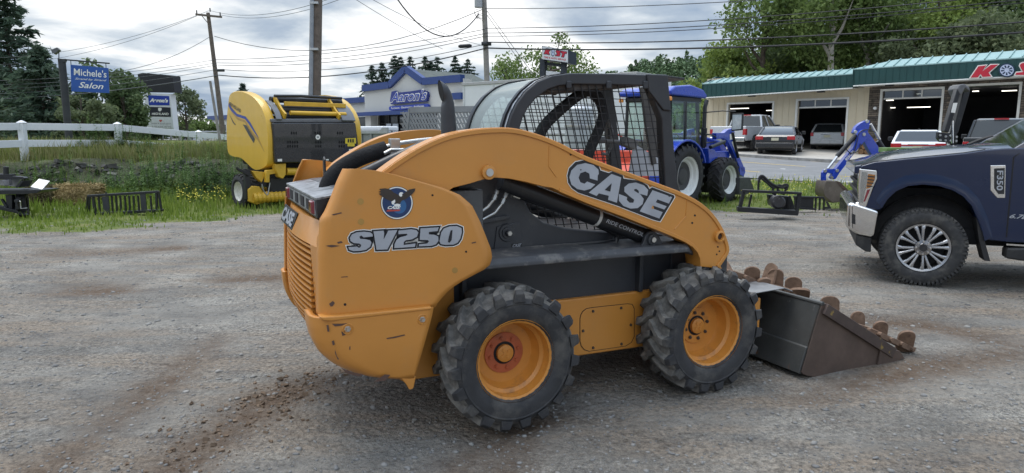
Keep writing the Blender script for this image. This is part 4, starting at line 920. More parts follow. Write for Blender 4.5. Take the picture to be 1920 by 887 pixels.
bl_ = T.p(bodyp, 1.0); low = T.p([(1886, 454), (1847.5, 450), (1832, 410), (1821, 385), (1806, 369), (1786, 357), (1759, 349), (1730, 346.5), (1702, 349.5), (1680, 359), (1664, 374), (1654, 390), (1650, 394), (1625, 391), (1623, 389), (1643, 338), (1644, 320), (1614, 316)], TY0)
topl = crest; xc = topl[-1][0]; zc = topl[-1][2]; xd = low[0][0]
outl = topl + [(4.55, TY0, zc + .06), (4.6, TY0, .62), (3.75, TY0, .62), (3.70, TY0, .85), (3.45, TY0, 1.02), (3.1, TY0, 1.02), (2.85, TY0, .85), (2.78, TY0, .55)] + low
bd = MB(); bd.prism(outl, (0, .24, 0)); bd.prism([(a, TY0 + 1.72, c) for a, _, c in outl], (0, .24, 0))
body = bd.build('body_side', NAVY, tk, bevel=.055, seg=4)
q = MB(); ap = T.p([(1846, 452), (1838, 420), (1824, 389), (1806, 369), (1786, 357), (1759, 349), (1730, 346.5), (1702, 349.5), (1680, 359), (1664, 374), (1653, 391)], TY0)
q.loft([[(p[0], TY0 + .06, p[2]), (p[0], TY0 - .010, p[2] + .004), (p[0] + (p[0] - .05) * .06, TY0 - .012, p[2] + (p[2] - .35) * .06 + .012), (p[0] + (p[0] - .05) * .16, TY0 + .004, p[2] + (p[2] - .35) * .16 + .02)] for p in ap], 0, False, closed=False); q.build('fender_flare', NAVY, body, smooth=60)
q = MB(); q.lathe([(.54, .10), (.54, .5), (.1, .5)], (.02, TY0, .45), n=24, a0=0, a1=PI); q.build('wheel_arch_liner', DKIN, tk)
hd = MB(); x0 = topl[0][0]; crs = [p for p in bl_]; xs_c = [p[0] for p in crs]; zs_c = [p[2] for p in crs]; xs_s = [p[0] for p in crest]; zs_s = [p[2] for p in crest]; rr = []
for u in np.linspace(0, 1, 12):
    x = xs_s[0] - .06 + (xs_c[-1] - xs_s[0] + .04) * u; s_ = float(np.interp(x, xs_s, zs_s)); c_ = max(float(np.interp(x, xs_c, zs_c)), s_ + .01) if x > xs_c[0] else s_ + .02
    rr.append([(x, y, z) for y, z in ((.10, s_ - .10), (.10, s_ - .004), (.30, s_ + (c_ - s_) * .55), (.55, s_ + (c_ - s_) * .9), (1.0, c_), (1.45, s_ + (c_ - s_) * .9), (1.70, s_ + (c_ - s_) * .55), (1.90, s_ - .004), (1.90, s_ - .10))])
hd.loft(rr); hdo = hd.build('hood', NAVY, tk, bevel=.02, seg=2)
q = MB(); q.tube([(a, TY0 + .07, c + .003) for a, b, c in crest[:-1]], .005, 6); q.build('hood_seam', BPL, hdo)
# cab: pillars, glass, doors
ws = T.p([(1897, 276), (1932, 257)], TY0 + .10); ax, az = ws[0][0], ws[0][2]; sx = (ws[1][2] - az) / (ws[1][0] - ax); xr_ = ax + (1.97 - az) / sx
cb = MB(); cb.prism([(xr_ - .06, TY0 + .18, 1.955), (xr_ + .5, TY0 + .18, 1.985), (3.0, TY0 + .18, 1.97), (3.2, TY0 + .18, 1.90), (xr_ - .1, TY0 + .18, 1.91)], (0, 1.64, 0)); cb.build('roof', NAVY, tk, bevel=.04, seg=3)
for y0, y1 in ((TY0 + .03, TY0 + .12), (2.0 - .12, 2.0 - .03)):
    q = MB(); yi = TY0 + .2 if y0 < 1 else 1.75
    q.loft([[(ax - .02, y0, az - .03), (ax + .09, y0, az - .03), (ax + .09, y1, az - .03), (ax - .02, y1, az - .03)], [(xr_ - .06, yi - .05, 1.93), (xr_ + .04, yi - .05, 1.93), (xr_ + .04, yi + .04, 1.93), (xr_ - .06, yi + .04, 1.93)]]); q.build('windscreen_pillar', NAVY, tk, bevel=.015)
    for xa in (2.0, 3.02):
        q = MB(); q.loft([[(xa, y0, az - .05), (xa + .16, y0, az - .05), (xa + .16, y1, az - .05), (xa, y1, az - .05)], [(xa, yi - .05, 1.93), (xa + .14, yi - .05, 1.93), (xa + .14, yi + .04, 1.93), (xa, yi + .04, 1.93)]]); q.build('door_pillar', NAVY, tk, bevel=.01)
q = MB(); q.add([(ax + .0, TY0 + .1, az - .02), (ax + .0, 1.9, az - .02), (xr_ - .04, 1.76, 1.94), (xr_ - .04, TY0 + .2, 1.94)], [(0, 1, 2, 3)]); q.build('windscreen', glass_mat('windscreen_glass', (.55, .62, .60), .40), tk)
for y0, yi in ((TY0 + .05, TY0 + .19), (1.95, 1.78)):
    q = MB(); q.add([(ax + .1, y0, az - .02), (3.1, y0, az - .02), (3.05, yi, 1.92), (xr_ + .02, yi, 1.92)], [(0, 1, 2, 3)]); q.build('side_window', DKG, tk)
q = MB(); q.box((ax - .1, TY0 + .2, az - .1), (3.2, 1.80, az - .06)); q.box((1.3, .3, 1.0), (1.5, 1.7, az - .06)); q.build('dashboard', DKIN, tk)
q = MB(); q.box((1.9, .3, .9), (2.1, .85, 1.75)); q.box((1.9, 1.15, .9), (2.1, 1.7, 1.75)); q.build('front_seat', DKIN, tk, bevel=.05)
q = MB(); q.tube([(xd, TY0 - .001, .58), (xd - .01, TY0 - .001, az - .1), (ax + .1, TY0 + .01, az - .02)], .006, 6); q.build('door_seam', DKIN, body)
q = MB(); q.prism(T.p([(1888, 466), (1920, 466), (1980, 468), (1980, 484), (1920, 490), (1886, 485)], -.02), (0, .2, 0)); q.build('running_board', BPL, tk, bevel=.02)
q = MB(); q.prism(T.p([(1887, 457), (1990, 463), (1990, 466), (1887, 460)], TY0 - .006), (0, .02, 0)); q.build('rocker_trim', CHR, body)
q = MB(); q.tube([(ax + .42, TY0 - .02, az - .13), (ax + .56, TY0 - .03, az - .14)], .016, 8); mm = [(ax + .26, az + .06), (ax + .46, az + .05), (ax + .48, az + .28), (ax + .3, az + .32)]
q.prism([(a, TY0 - .34, b) for a, b in mm], (0, .22, 0)); q.bar((ax + .4, TY0 - .14, az + .08), (ax + .45, TY0 + .06, az + .04), .06, .05)
# headlight, badge, bumper
h1 = T.p([(1611, 316), (1644.5, 319.5), (1645, 335), (1638, 351), (1624, 389), (1610, 385), (1609, 350)], TY0 - .003)
q = MB(); q.prism([(a, TY0 - .002, c) for a, b, c in h1], (0, .14, 0)); hlm = q.build('headlight', CHR, tk, bevel=.012)
q = MB(); q.prism(T.p([(1616, 322), (1627, 323), (1625, 345), (1618, 380), (1613, 380), (1613, 345)], TY0 - .008), (0, .006, 0)); q.build('headlight_lens', glass_mat('clear_lens', (.85, .87, .88), .2), hlm)
q = MB(); amb = T.p([(1628, 326), (1641, 328), (1640, 338), (1632, 352), (1624, 354)], TY0 - .010); q.prism(amb, (0, .012, 0)); q.build('turn_signal', M('amber_lens', (.36, .14, .025), .25, coat=.8), hlm)
q = MB()
for k in range(4):
    a, b = T.p([(1627 - k * .6, 330.5 + k * 6)], TY0 - .012)[0], T.p([(1641 - k * 1.6, 332 + k * 6)], TY0 - .012)[0]; q.bar(a, b, .004, .012)
q.build('lamp_rib', BPL, hlm)
q = MB(); q.prism(T.p([(1626, 356), (1632, 355), (1622, 378), (1619, 378)], TY0 - .010), (0, .012, 0)); q.build('side_reflector', MATS['red_lens'], hlm)
q = MB(); q.prism(T.p([(1857, 310), (1886, 309.5), (1885, 371.5), (1870, 371.5), (1857, 357)], TY0 - .004), (0, .02, 0)); vent = q.build('fender_badge', CHR, tk, bevel=.006)
q = MB(); q.prism(T.p([(1864, 316), (1884, 315), (1883, 364), (1872, 364), (1864, 353)], TY0 - .006), (0, .004, 0), 0)
c0, c1, c3 = T.p([(1869.5, 320), (1868.5, 357), (1881.5, 320)], TY0 - .0075); add_text(q, 'F350', c0, c1, c3, 1, .02, 0); q.build('badge_plate', [BPL, SILV], vent, smooth=0)
q = MB(); c0, c1, c3 = T.p([(1892, 409), (1924, 411), (1895, 401)], TY0 - .003); add_text(q, '6.7L', c0, c1, c3, 0, .02, .3); q.build('door_emblem', SILV, body, smooth=0)
bsec = T.p([(1593.5, 383), (1602, 381), (1640, 393), (1648.5, 396), (1640.5, 440), (1635, 446), (1610, 441), (1594, 431)], TY0 - .01)
q = MB(); xb0 = bsec[0][0]; q.prism([(a, TY0 - .012, c) for a, b, c in bsec], (0, .10, 0)); zb0, zb1 = bsec[7][2], bsec[0][2]
q.prism([(xb0 + .03, TY0 + .08, zb0 - .02), (xb0 - .02, TY0 + .08, zb0 + .02), (xb0 - .02, TY0 + .08, zb1), (xb0 + .08, TY0 + .08, zb1 + .02), (xb0 + .2, TY0 + .08, zb1), (xb0 + .2, TY0 + .08, zb0)], (0, 1.80, 0)); q.prism([(a, TY0 + 1.88, c) for a, b, c in bsec], (0, .1, 0)); bpr = q.build('front_bumper', CHR, tk, bevel=.03, seg=3)
q = MB(); q.prism(T.p([(1597, 400), (1604, 403), (1604, 421), (1597, 419)], TY0 - .016), (0, .01, 0)); q.build('fog_lamp_recess', BPL, bpr)
q = MB(); q.prism(T.p([(1605, 440), (1634, 446), (1633, 473), (1623, 472), (1604, 459)], TY0 + .02), (0, 1.9, 0)); q.build('air_dam', BPL, tk, bevel=.01)
q = MB(); q.box((x0 + .04, TY0 + .12, .78), (x0 + .12, 1.88, 1.22)); 
for zz_ in (.86, .96, 1.06, 1.16): q.box((x0 + .0, TY0 + .16, zz_), (x0 + .05, 1.84, zz_ + .04))
q.build('grille', BPL, tk, bevel=.01)
q = MB(); q.box((-.6, .26, .45), (4.4, 1.75, .62)); q.box((-.60, .28, .6), (.62, 1.7, 1.05)); q.box((1.2, .1, .5), (2.8, 1.9, .64)); q.build('frame', DKIN, tk)
q = MB(); wa = T.p([(1830, 405), (1838, 425), (1845, 447), (1857, 490), (1846, 489), (1836, 450)], TY0 + .02); q.prism(wa, (0, .25, 0)); q.build('mud_flap', BPL, tk)
q = MB(); q.tube([(-.55, 1.2, zc - .05), (ax - .3, 1.2, zc + .04)], .01, 6)
a = T.p([(1816, 271), (1838, 262), (1862, 255)], .5)
for dx, dy in ((0, 0), (.05, .35)): q = MB(); q.tube([(p[0] + dx, p[1] + dy, p[2]) for p in a], .010, 6); q.build('wiper', BPL, tk)
def truck_wheel(x, y, s):
    """s=-1 outer face towards -y"""
    rim = MB(); f = lambda pr: [(r, t * -s) for r, t in pr]
    rim.lathe(f([(.262, .0), (.262, .012), (.248, .02), (.236, .05), (.228, .14), (.05, .16)]), n=48, mi=0); N = 8
    for k in range(N):
        for off_ in (-.13, .13):
            a = 2 * PI * (k + .25) / N; rr = []
            for r, da, h, d in [(.075, off_ * .9, .014, .014), (.13, off_ * 1.0, .014, .006), (.20, off_ * 1.1, .017, -.002), (.235, off_ * 1.25, .022, .0), (.252, off_ * 1.3, .030, .006)]:
                u = (math.cos(a + da), math.sin(a + da)); v = (-u[1], u[0])
                rr.append([(u[0] * r + v[0] * h * e, (d + dd) * -s, u[1] * r + v[1] * h * e) for e, dd in ((-1, .010), (-.5, 0), (.5, 0), (1, .010), (.9, .05), (-.9, .05))])
            rim.loft(rr, 1)
    rim.lathe(f([(.262, -.002), (.240, .004), (.236, .02)]), n=48, mi=1)
    ro = rim.build('wheel', [BPL, M('alloy', (.48, .48, .49), .28, .85, var=.1, vs=10)], tk, bevel=.003, smooth=40); ro.location = (x, y, .42)
    h = MB(); h.lathe(f([(.0, -.02), (.045, -.02), (.05, -.012), (.082, -.008), (.088, .01), (.09, .03)]), n=32); ho = h.build('hub_cap', M('dark_chrome', (.35, .35, .36), .2, 1.0), ro)
    for k in range(8):
        a = 2 * PI * k / 8; h = MB(); h.lathe(f([(0, -.022), (.010, -.022), (.013, -.016), (.013, -.005)]), (math.cos(a) * .068, 0, math.sin(a) * .068), n=10); h.build('wheel_nut', CHR, ro)
    h = MB(); h.lathe(f([(0, -.0215), (.040, -.0215)]), n=24); h.build('centre_badge', BPL, ro)
    t = MB(); w_ = .28; c = .14; pr = [(.258, -.115), (.275, -.135), (.32, -.145), (.36, -.14), (.395, -.128), (.415, -.105), (.417, 0), (.415, .105), (.395, .128), (.36, .14), (.32, .145), (.275, .135), (.258, .115)]
    t.lathe(f([(r, q_ + c - .005) for r, q_ in pr]), n=96, mi=0)
    for i in range(60):
        a = 2 * PI * i / 60
        for yy, ww, da in ((-.105, .022, 0), (-.05, .024, .05), (.0, .02, .02), (.05, .024, .05), (.105, .022, 0)):
            for rr2, rb2 in ((.424, .41),):
                a_ = a + da; ha = .036 + .008 * ((i * 7) % 3 - 1); pts = []
                for r in (rb2, rr2): pts.append([(r * math.cos(a_ + e * ha), (yy + c - .005 + g * ww) * -s, r * math.sin(a_ + e * ha)) for e, g in ((-1, -1), (1, -.7), (1, 1), (-1, .7))])
                t.loft(pts, 0)
        ha = .03; a_ = a
        t.loft([[(r * math.cos(a_ + e * ha), (-yy_ + c - .005) * -s, r * math.sin(a_ + e * ha)) for e, r in ((-1, r0), (1, r0), (1, r1), (-1, r1))] for yy_, r0, r1 in ((.12, .37 if i % 2 else .385, .418), (.137 if i % 2 else .133, .375 if i % 2 else .388, .41))], 0)
    t.build('tyre', M('truck_tyre', (.034, .034, .035), .8, var=.2, vs=12, dirt=((.115, .108, .095), 8, .48, .15, .6), bump=.1, bs=60), ro, smooth=40); return ro
for x in (0, 3.28): truck_wheel(x, .02, -1); truck_wheel(x, 1.98, 1)

# ================================================================== yellow round baler
BF = Fr((-5.34, 15.4, 0), 135)
YE = M('baler_yellow', (.66, .40, .035), .35, var=.06, vs=2, dirt=((.30, .20, .06), 4, .64, .15, .35), coat=.3)
YE2 = M('yellow_frame_paint', (.60, .36, .03), .45, var=.1, vs=5, dirt=((.22, .15, .05), 6, .58, .15, .5))
GLB = M('gloss_black_panel', (.012, .013, .016), .25, var=.15, vs=2, coat=.5)
GRY = M('grey_plate', (.16, .165, .175), .4, .3, var=.12, vs=4)
ba = thing('round_baler', 'yellow and black round hay baler standing on the grass behind the skid steer', 'baler', BF)
ZB = lambda pts: zoomed(pts, 390, 140, 3.412)
so_ = ZB(spline([(128, 185), (140, 125), (180, 105), (240, 113), (300, 150), (345, 215), (372, 290), (384, 380), (386, 470), (382, 560), (365, 592), (320, 612), (285, 603), (245, 565), (205, 533), (160, 525), (128, 500), (119, 420), (118, 300)], 4, True))
sl_ = BF.p(so_, .03)
def shield(y0, y1):
    mb = MB(); c = np.mean(np.array(sl_), 0)
    rr = []
    for y, k in ((y0, .985), (y0 + (y1 - y0) * .12, 1.0), (y1, 1.0)): rr.append([(c[0] + (p[0] - c[0]) * k, y, c[2] + (p[2] - c[2]) * k) for p in sl_])
    return mb.loft(rr)
s1 = shield(.03, -.16).build('side_shield', YE, ba, smooth=40); shield(-2.40, -2.22).build('side_shield', YE, ba, smooth=40)
q = MB(); dp = lambda pts, mi: q.add(BF.p(ZB(pts), .034), [tuple(range(len(pts)))], mi)
dp([(132, 180), (150, 210), (185, 250), (240, 268), (270, 305), (300, 360), (326, 408), (318, 400), (290, 362), (262, 318), (235, 284), (185, 268), (150, 235), (130, 200)], 0)
dp([(222, 318), (248, 325), (275, 365), (300, 412), (292, 438), (262, 390), (240, 350)], 1); dp([(150, 240), (190, 275), (235, 292), (285, 370), (325, 410), (360, 490), (362, 498), (318, 420), (280, 385), (235, 305), (190, 290)], 2); dp([(135, 250), (165, 305), (178, 320), (172, 322), (158, 306)], 1); dp([(400, 475), (413, 475), (413, 540), (400, 540)], 1) if False else None
c0, c1, c3 = BF.p(ZB([(134, 195), (208, 245), (136, 172)]), .036); add_text(q, 'NEW HOLLAND', c0, c1, c3, 1, .02, 0)
q.build('shield_decals', [M('blue_stripe', (.03, .06, .30), .4), M('dark_grey_stripe', (.05, .05, .05), .4), M('tan_stripe', (.42, .24, .05), .4)], s1, smooth=0)
PX = lambda pts, x: BF.px(ZB(pts), x)
tg = [(412, 308), (945, 306), (955, 380), (962, 440), (964, 490), (930, 560), (760, 562), (432, 566), (424, 470), (418, 380)]
q = MB(); q.prism(PX(tg, .06), (.12, 0, 0)); gate = q.build('tailgate', GLB, ba, bevel=.03, seg=3)
q = MB(); q.prism(PX([(405, 282), (925, 281), (940, 305), (408, 307)], .10), (.1, 0, 0)); q.build('tailgate_trim', GRY, gate, bevel=.02)
SLOT = M('slot_black', (.002, .002, .002), .9)
for cx, n_, ys_ in ((550, 3, (374,)), (702, 3, (374,)), (845, 3, (374,)), (542, 5, (432, 458)), (706, 3, (432, 458)), (856, 3, (432, 458))):
    for k in range(n_):
        for yy in ys_: q = MB(); q.add(PX(arc(cx + (k - (n_ - 1) / 2) * 15, yy, 4.5, 10, 0, 360, 10)[:-1], .055), [tuple(range(10))], 0); q.build('vent_slot', SLOT, gate, smooth=0)
q = MB(); q.add(PX(arc(703, 400, 15, 16, 0, 360, 20)[:-1], .052), [tuple(range(20))], 0); q.add(PX(arc(703, 400, 8, 6, 0, 360, 12)[:-1], .050), [tuple(range(12))], 1); q.build('round_emblem', [WHD, M('mid_grey', (.25, .25, .26), .5)], gate, smooth=0)
q = MB(); q.add(PX([(878, 407), (946, 405), (947, 440), (938, 441), (938, 459), (892, 459), (892, 442), (878, 441)], .052), [tuple(range(8))], 0)
for xx in (893, 908, 923): q.add(PX([(xx, 412), (xx + 10, 412), (xx + 10, 434), (xx, 434)], .050), [(0, 1, 2, 3)], 1)
q.build('safety_label', [M('yellow_label', (.65, .50, .04), .5), BKD], gate, smooth=0)
for p_ in ([(902, 476), (950, 474), (950, 498), (904, 498)], [(445, 540), (474, 539), (474, 555), (445, 556)], [(755, 540), (772, 540), (772, 549), (755, 549)]):
    q = MB(); q.add(PX(p_, .052), [(0, 1, 2, 3)], 0); q.build('white_label', WHD, gate, smooth=0)
# sloping top plates, bars, rollers (run forward from the top of the tailgate)
zt = PX([(420, 283)], .1)[0][2]; ytop = [PX([(a, 283)], .1)[0][1] for a in (405, 470, 855, 925)]
ztop = BF.px(ZB([(360, 165)]), .55)[0][2]
def plate(ya, yb):
    q = MB(); pr = [(.06, zt), (.16, zt + (ztop - zt) * .38), (.32, zt + (ztop - zt) * .72), (.55, ztop), (1.1, ztop + .05)]
    q.loft([[(a, ya, b), (a, yb, b), (a + .02, yb, b - .03), (a + .02, ya, b - .03)] for a, b in pr]); return q.build('cover_plate', GRY, ba, bevel=.006)
plate(-.16, ytop[1]); plate(ytop[2], -2.2)
q = MB(); q.box((.35, -2.2, .95), (2.0, -.16, zt + (ztop - zt) * .2)); q.build('bale_chamber', DKIN, ba, bevel=.05)
for a, z_, r in ((.62, ztop + .03, .07), (.48, zt + .52 * (ztop - zt), .12), (.34, zt + .16 * (ztop - zt), .10)):
    q = MB(); q.cyl((a, -2.15, z_), (a, -.3, z_), r, 16); q.build('belt_roller', BLK, ba)
q = MB(); q.bar((.34, -2.1, zt + .84 * (ztop - zt)), (.34, -.5, zt + .84 * (ztop - zt)), .06, .10); q.build('cross_bar', YE2, ba, bevel=.01)
q = MB(); q.cyl((.18, -2.0, zt + .34 * (ztop - zt)), (.18, -.55, zt + .34 * (ztop - zt)), .05, 14); q.build('cross_tube', YE2, ba)
for ya in (ytop[2] + .05, ytop[1] - .1):
    q = MB(); q.prism([(.10, ya, zt + .0), (.02, ya, zt + .12), (.2, ya, zt + .55 * (ztop - zt)), (.5, ya, ztop + .10), (.62, ya, ztop + .06), (.36, ya, zt + .5 * (ztop - zt))], (0, .05, 0)); q.build('gate_bracket', YE2, ba, bevel=.008)
q = MB(); q.tube([(.4, -.3, ztop + .1), (.5, -1.0, ztop + .13), (.5, -2.1, ztop + .12)], .035, 8); q.build('hose_bundle', BLK, ba)
# below the tailgate
zb = PX([(430, 566)], .06)[0][2]
q = MB(); q.box((.35, -2.1, .45), (1.9, -.25, zb + .05)); q.build('lower_chassis', DKIN, ba)
for pts, x0_, dx in ([(430, 572), (500, 568), (498, 640), (480, 666), (455, 655), (432, 600)], .12, .18), ([(375, 612), (440, 605), (440, 632), (395, 640), (395, 690), (372, 690)], .2, .12), ([(280, 615), (375, 625), (345, 690), (310, 660)], .3, .15):
    q = MB(); q.prism(PX(pts, x0_), (dx, 0, 0)); q.build('frame_bracket', YE2, ba, bevel=.01)
a, b = PX([(500, 620)], .2)[0], PX([(650, 620)], .2)[0]; q = MB(); q.cyl(a, b, .085, 16); q.build('axle_tube', YE2, ba)
q = MB(); q.prism(PX([(395, 662), (590, 655), (590, 748), (400, 756)], .3), (.2, 0, 0)); q.build('net_box', BLK, ba, bevel=.02)
q = MB(); q.prism(PX([(237, 600), (272, 610), (276, 800), (245, 800)], .35), (.12, 0, 0)); q.prism(PX([(185, 590), (255, 625), (262, 650), (190, 610)], .3), (.08, 0, 0)); q.build('support_post', BLK, ba, bevel=.008)
a, b = PX([(285, 790)], .35)[0], PX([(620, 785)], .35)[0]; q = MB(); L_ = b[1] - a[1]; ns = 26
q.loft([[(a[0] + (.135 if i % 2 else .115) * math.cos(t_), a[1] + L_ * i / ns, a[2] + (.135 if i % 2 else .115) * math.sin(t_)) for t_ in np.linspace(0, 2 * PI, 17)[:-1]] for i in range(ns + 1)]); q.build('pickup_roller', YE2, ba, smooth=0)
q = MB(); q.prism(PX([(258, 735), (285, 712), (330, 715), (362, 760), (365, 820), (310, 832), (262, 812)], .30), (.1, 0, 0)); q.build('roller_bracket', YE2, ba, bevel=.02)
q = MB(); q.tube(spline(PX([(345, 700), (355, 740), (380, 770), (392, 720), (396, 690)], .25), 4), .014, 6); q.build('safety_chain', M('galvanised', (.40, .41, .42), .45, .7, var=.1), ba)
def ag_wheel(par, x, y, s, R_, W_, rr, rimmat, lug=None, nl=22, hubmat=None, name='wheel', z=None):
    f = lambda pr: [(r, t * -s) for r, t in pr]; rim = MB()
    rim.lathe(f([(rr * 1.03, 0), (rr * 1.03, W_ * .03), (rr * .95, W_ * .08), (rr * .90, W_ * .22), (rr * .80, W_ * .25), (rr * .74, W_ * .34)]), n=40)
    rim.lathe(f([(rr * .76, W_ * .33), (rr * .45, W_ * .36), (rr * .40, W_ * .28), (.0, W_ * .26)]), n=32, mi=1)
    ro = rim.build(name, [rimmat, hubmat or rimmat], par); ro.location = (x, y, z or R_ - .02)
    t = MB(); h = R_ - rr; c = W_ / 2 - .01; t.lathe(f([(rr, c - W_ * .42), (rr + h * .3, c - W_ * .52), (rr + h * .65, c - W_ * .5), (rr + h * .86, c - W_ * .42), (rr + h * .9, c), (rr + h * .86, c + W_ * .42), (rr + h * .65, c + W_ * .5), (rr + h * .3, c + W_ * .52), (rr, c + W_ * .42)]), n=56)
    rb, rt = rr + h * .84, R_
    for side in (-1, 1):
        for i in range(nl):
            t0 = 2 * PI * (i + (.5 if side > 0 else 0)) / nl; rings = []
            for w_, dth, k in ([(-.02, 0, 1), (.5 * .5, .10 * 22 / nl, 1), (.47, .26 * 22 / nl, 1), (.51, .27 * 22 / nl, .93)] if lug == 'ag' else [(.03, 0, 1), (.2, .06, 1), (.36, -.02, 1), (.48, .04, .97)]):
                th = t0 + dth; hw = (.022 if lug == 'ag' else .03) * (R_ / .5); yy = (w_ * W_ * side + c) * -s; hb = hw / rb; ht = hw * .8 / rt
                rings.append([(rb * k * math.cos(th - hb), yy, rb * k * math.sin(th - hb)), (rt * k * math.cos(th - ht), yy, rt * k * math.sin(th - ht)), (rt * k * math.cos(th + ht), yy, rt * k * math.sin(th + ht)), (rb * k * math.cos(th + hb), yy, rb * k * math.sin(th + hb))])
            t.loft(rings)
    t.build('tyre', M('ag_tyre', (.022, .022, .024), .8, var=.2, vs=8, dirt=((.10, .095, .08), 6, .55, .15, .5)), ro, smooth=40); return ro
CREAM = M('cream_rim', (.66, .64, .58), .45, var=.05)
ag_wheel(ba, .78, .50, 1, .40, .40, .215, CREAM); ag_wheel(ba, .78, -2.86, -1, .40, .40, .215, CREAM)
q = MB(); q.cyl((.78, .3, .38), (.78, -2.6, .38), .06, 12); q.bar((2.0, -1.1, .6), (3.6, -1.1, .5), .16, .2); q.build('axle', YE2, ba)

# ================================================================== blue farm tractor with front loader
TF = Fr((3.96, 15.4, .02), 45)
BLU = M('tractor_blue', (.012, .050, .42), .3, var=.08, vs=3, coat=.5)
WHR = M('white_rim', (.66, .68, .66), .4, var=.05, dirt=((.35, .34, .30), 5, .62, .12, .4))
tr = thing('farm_tractor', 'blue farm tractor with cab, white rims and front loader parked on the verge', 'tractor', TF)
ZR = lambda pts: zoomed(pts, 1140, 140, 3.412)
for x, R_, W_, rr, nl in ((0, .72, .46, .43, 22), (2.12, .55, .36, .34, 20)):
    for y, s in ((0, -1), (1.85, 1)): ag_wheel(tr, x, y if x == 0 else (y + (.1 if s < 0 else -.1)), s, R_, W_, rr, WHR, 'ag', nl, M('dark_disc', (.045, .045, .048), .5), z=R_ - .01)
q = MB(); q.prism([(-.42, .25, 2.50), (-.45, .25, 2.60), (-.25, .25, 2.70), (.4, .25, 2.76), (.95, .25, 2.68), (1.14, .25, 2.56), (1.12, .25, 2.48)], (0, 1.40, 0)); q.build('cab_roof', BLU, tr, bevel=.06, seg=4)
q = MB(); q.box((-.30, .33, 2.38), (1.04, 1.57, 2.50)); q.build('roof_liner', BLK, tr, bevel=.03)
corners = [(-.25, .34), (1.0, .34), (-.25, 1.56), (1.0, 1.56), (.35, .32)]
for x, y in corners:
    q = MB(); q.bar((x, y, 1.05), (x + (.0 if x < .5 else -.1), y + (.04 if y < 1 else -.04), 2.42), .07, .06); q.build('cab_pillar', BLK, tr, bevel=.01)
TG = glass_mat('green_tint_glass', (.62, .78, .72), .10)
for a, b in (((-.25, .33), (1.0, .33)), ((-.25, 1.57), (1.0, 1.57)), ((-.26, .36), (-.26, 1.54)), ((.98, .36), (.98, 1.54))):
    q = MB(); q.add([(a[0], a[1], 1.1), (b[0], b[1], 1.1), (b[0], b[1], 2.4), (a[0], a[1], 2.4)], [(0, 1, 2, 3)]); q.build('cab_glass', TG, tr)
q = MB(); q.box((-.22, .36, .75), (1.0, 1.54, 1.15)); q.build('cab_base', BLK, tr, bevel=.03)
q = MB(); q.box((.0, .7, 1.1), (.5, 1.2, 1.25)); q.box((-.08, .7, 1.2), (.08, 1.2, 1.8)); q.build('seat', DKIN, tr, bevel=.04)
q = MB(); q.lathe([(.19, -.015), (.205, 0), (.19, .015), (.175, 0)], (0, 0, 0), axis='z', n=20, close=True); so2 = q.build('steering_wheel', BLK, tr); so2.location = (.72, .95, 1.55); so2.rotation_euler = (0, -.6, 0)
for y0, y1 in ((.02, .50), (1.35, 1.83)):
    q = MB(); rr = []
    for a in np.linspace(200, 20, 15): r = .86; rr.append([(r * math.cos(R(a)), y0, .72 + r * math.sin(R(a)) * .95), (r * math.cos(R(a)), y1, .72 + r * math.sin(R(a)) * .95), ((r - .05) * math.cos(R(a)), y1, .72 + (r - .05) * math.sin(R(a)) * .95), ((r - .05) * math.cos(R(a)), y0, .72 + (r - .05) * math.sin(R(a)) * .95)])
    q.loft(rr); q.build('rear_fender', BLU, tr, bevel=.015)
q = MB(); q.prism([(1.05, .58, .95), (1.05, .58, 1.62), (1.6, .58, 1.62), (2.5, .58, 1.50), (2.85, .58, 1.30), (2.88, .58, .9)], (0, .72, 0)); q.build('hood', BLU, tr, bevel=.06, seg=3)
q = MB(); q.box((-.3, .6, .45), (2.7, 1.25, .95)); q.box((2.0, .2, .45), (2.24, 1.65, .62)); q.cyl((0, .2, .7), (0, 1.65, .7), .13, 12); q.build('drivetrain', BLK, tr, bevel=.03)
q = MB(); q.tube([(1.45, .48, 1.0), (1.45, .48, 2.30), (1.52, .48, 2.46)], .05, 12); q.tube([(1.45, .48, 1.35), (1.45, .48, 1.8)], .075, 12); q.build('exhaust_stack', BLK, tr)
q = MB(); q.tube([(1.0, .3, 2.15), (1.05, -.2, 2.18), (1.1, -.5, 2.16)], .015, 6); q.prism([(1.08, -.42, 1.72), (1.08, -.68, 1.74), (1.08, -.68, 2.12), (1.08, -.42, 2.12)], (.06, 0, 0)); mr = q.build('mirror', BLK, tr, bevel=.03)
q = MB(); q.add([(1.074, -.44, 1.75), (1.074, -.66, 1.77), (1.074, -.66, 2.09), (1.074, -.44, 2.09)], [(0, 1, 2, 3)]); q.build('mirror_glass', M('mirror_surface', (.5, .52, .52), .05, 1.0), mr)
for y in (.30, 1.6):
    q = MB(); q.lathe([(0, 0), (.05, .0), (.06, .04), (.045, .09), (0, .1)], (-.40, y, 2.38), axis='z', n=14); q.build('beacon_light', M('amber_beacon', (.75, .27, .03), .25, coat=.8), tr)
q = MB(); q.prism([(-.31, 1.02, 2.10), (-.31, .62, 2.10), (-.31, .62, 2.30), (-.31, 1.02, 2.30)], (-.012, 0, 0)); q.build('rear_plate', M('plate_white', (.62, .62, .6), .5, var=.2, vs=20), tr)
q = MB(); c_ = BF and TF.px(ZR([(12, 330)]), -.45)[0]; tri = TF.px(ZR([(-18, 370), (45, 362), (18, 292)]), -.45); q.prism(tri, (.02, 0, 0)); q.bar((c_[0] + .02, c_[1], c_[2] - .1), (-.2, 1.5, 1.5), .03, .03); q.build('warning_triangle', M('red_reflector', (.75, .05, .02), .3), tr)
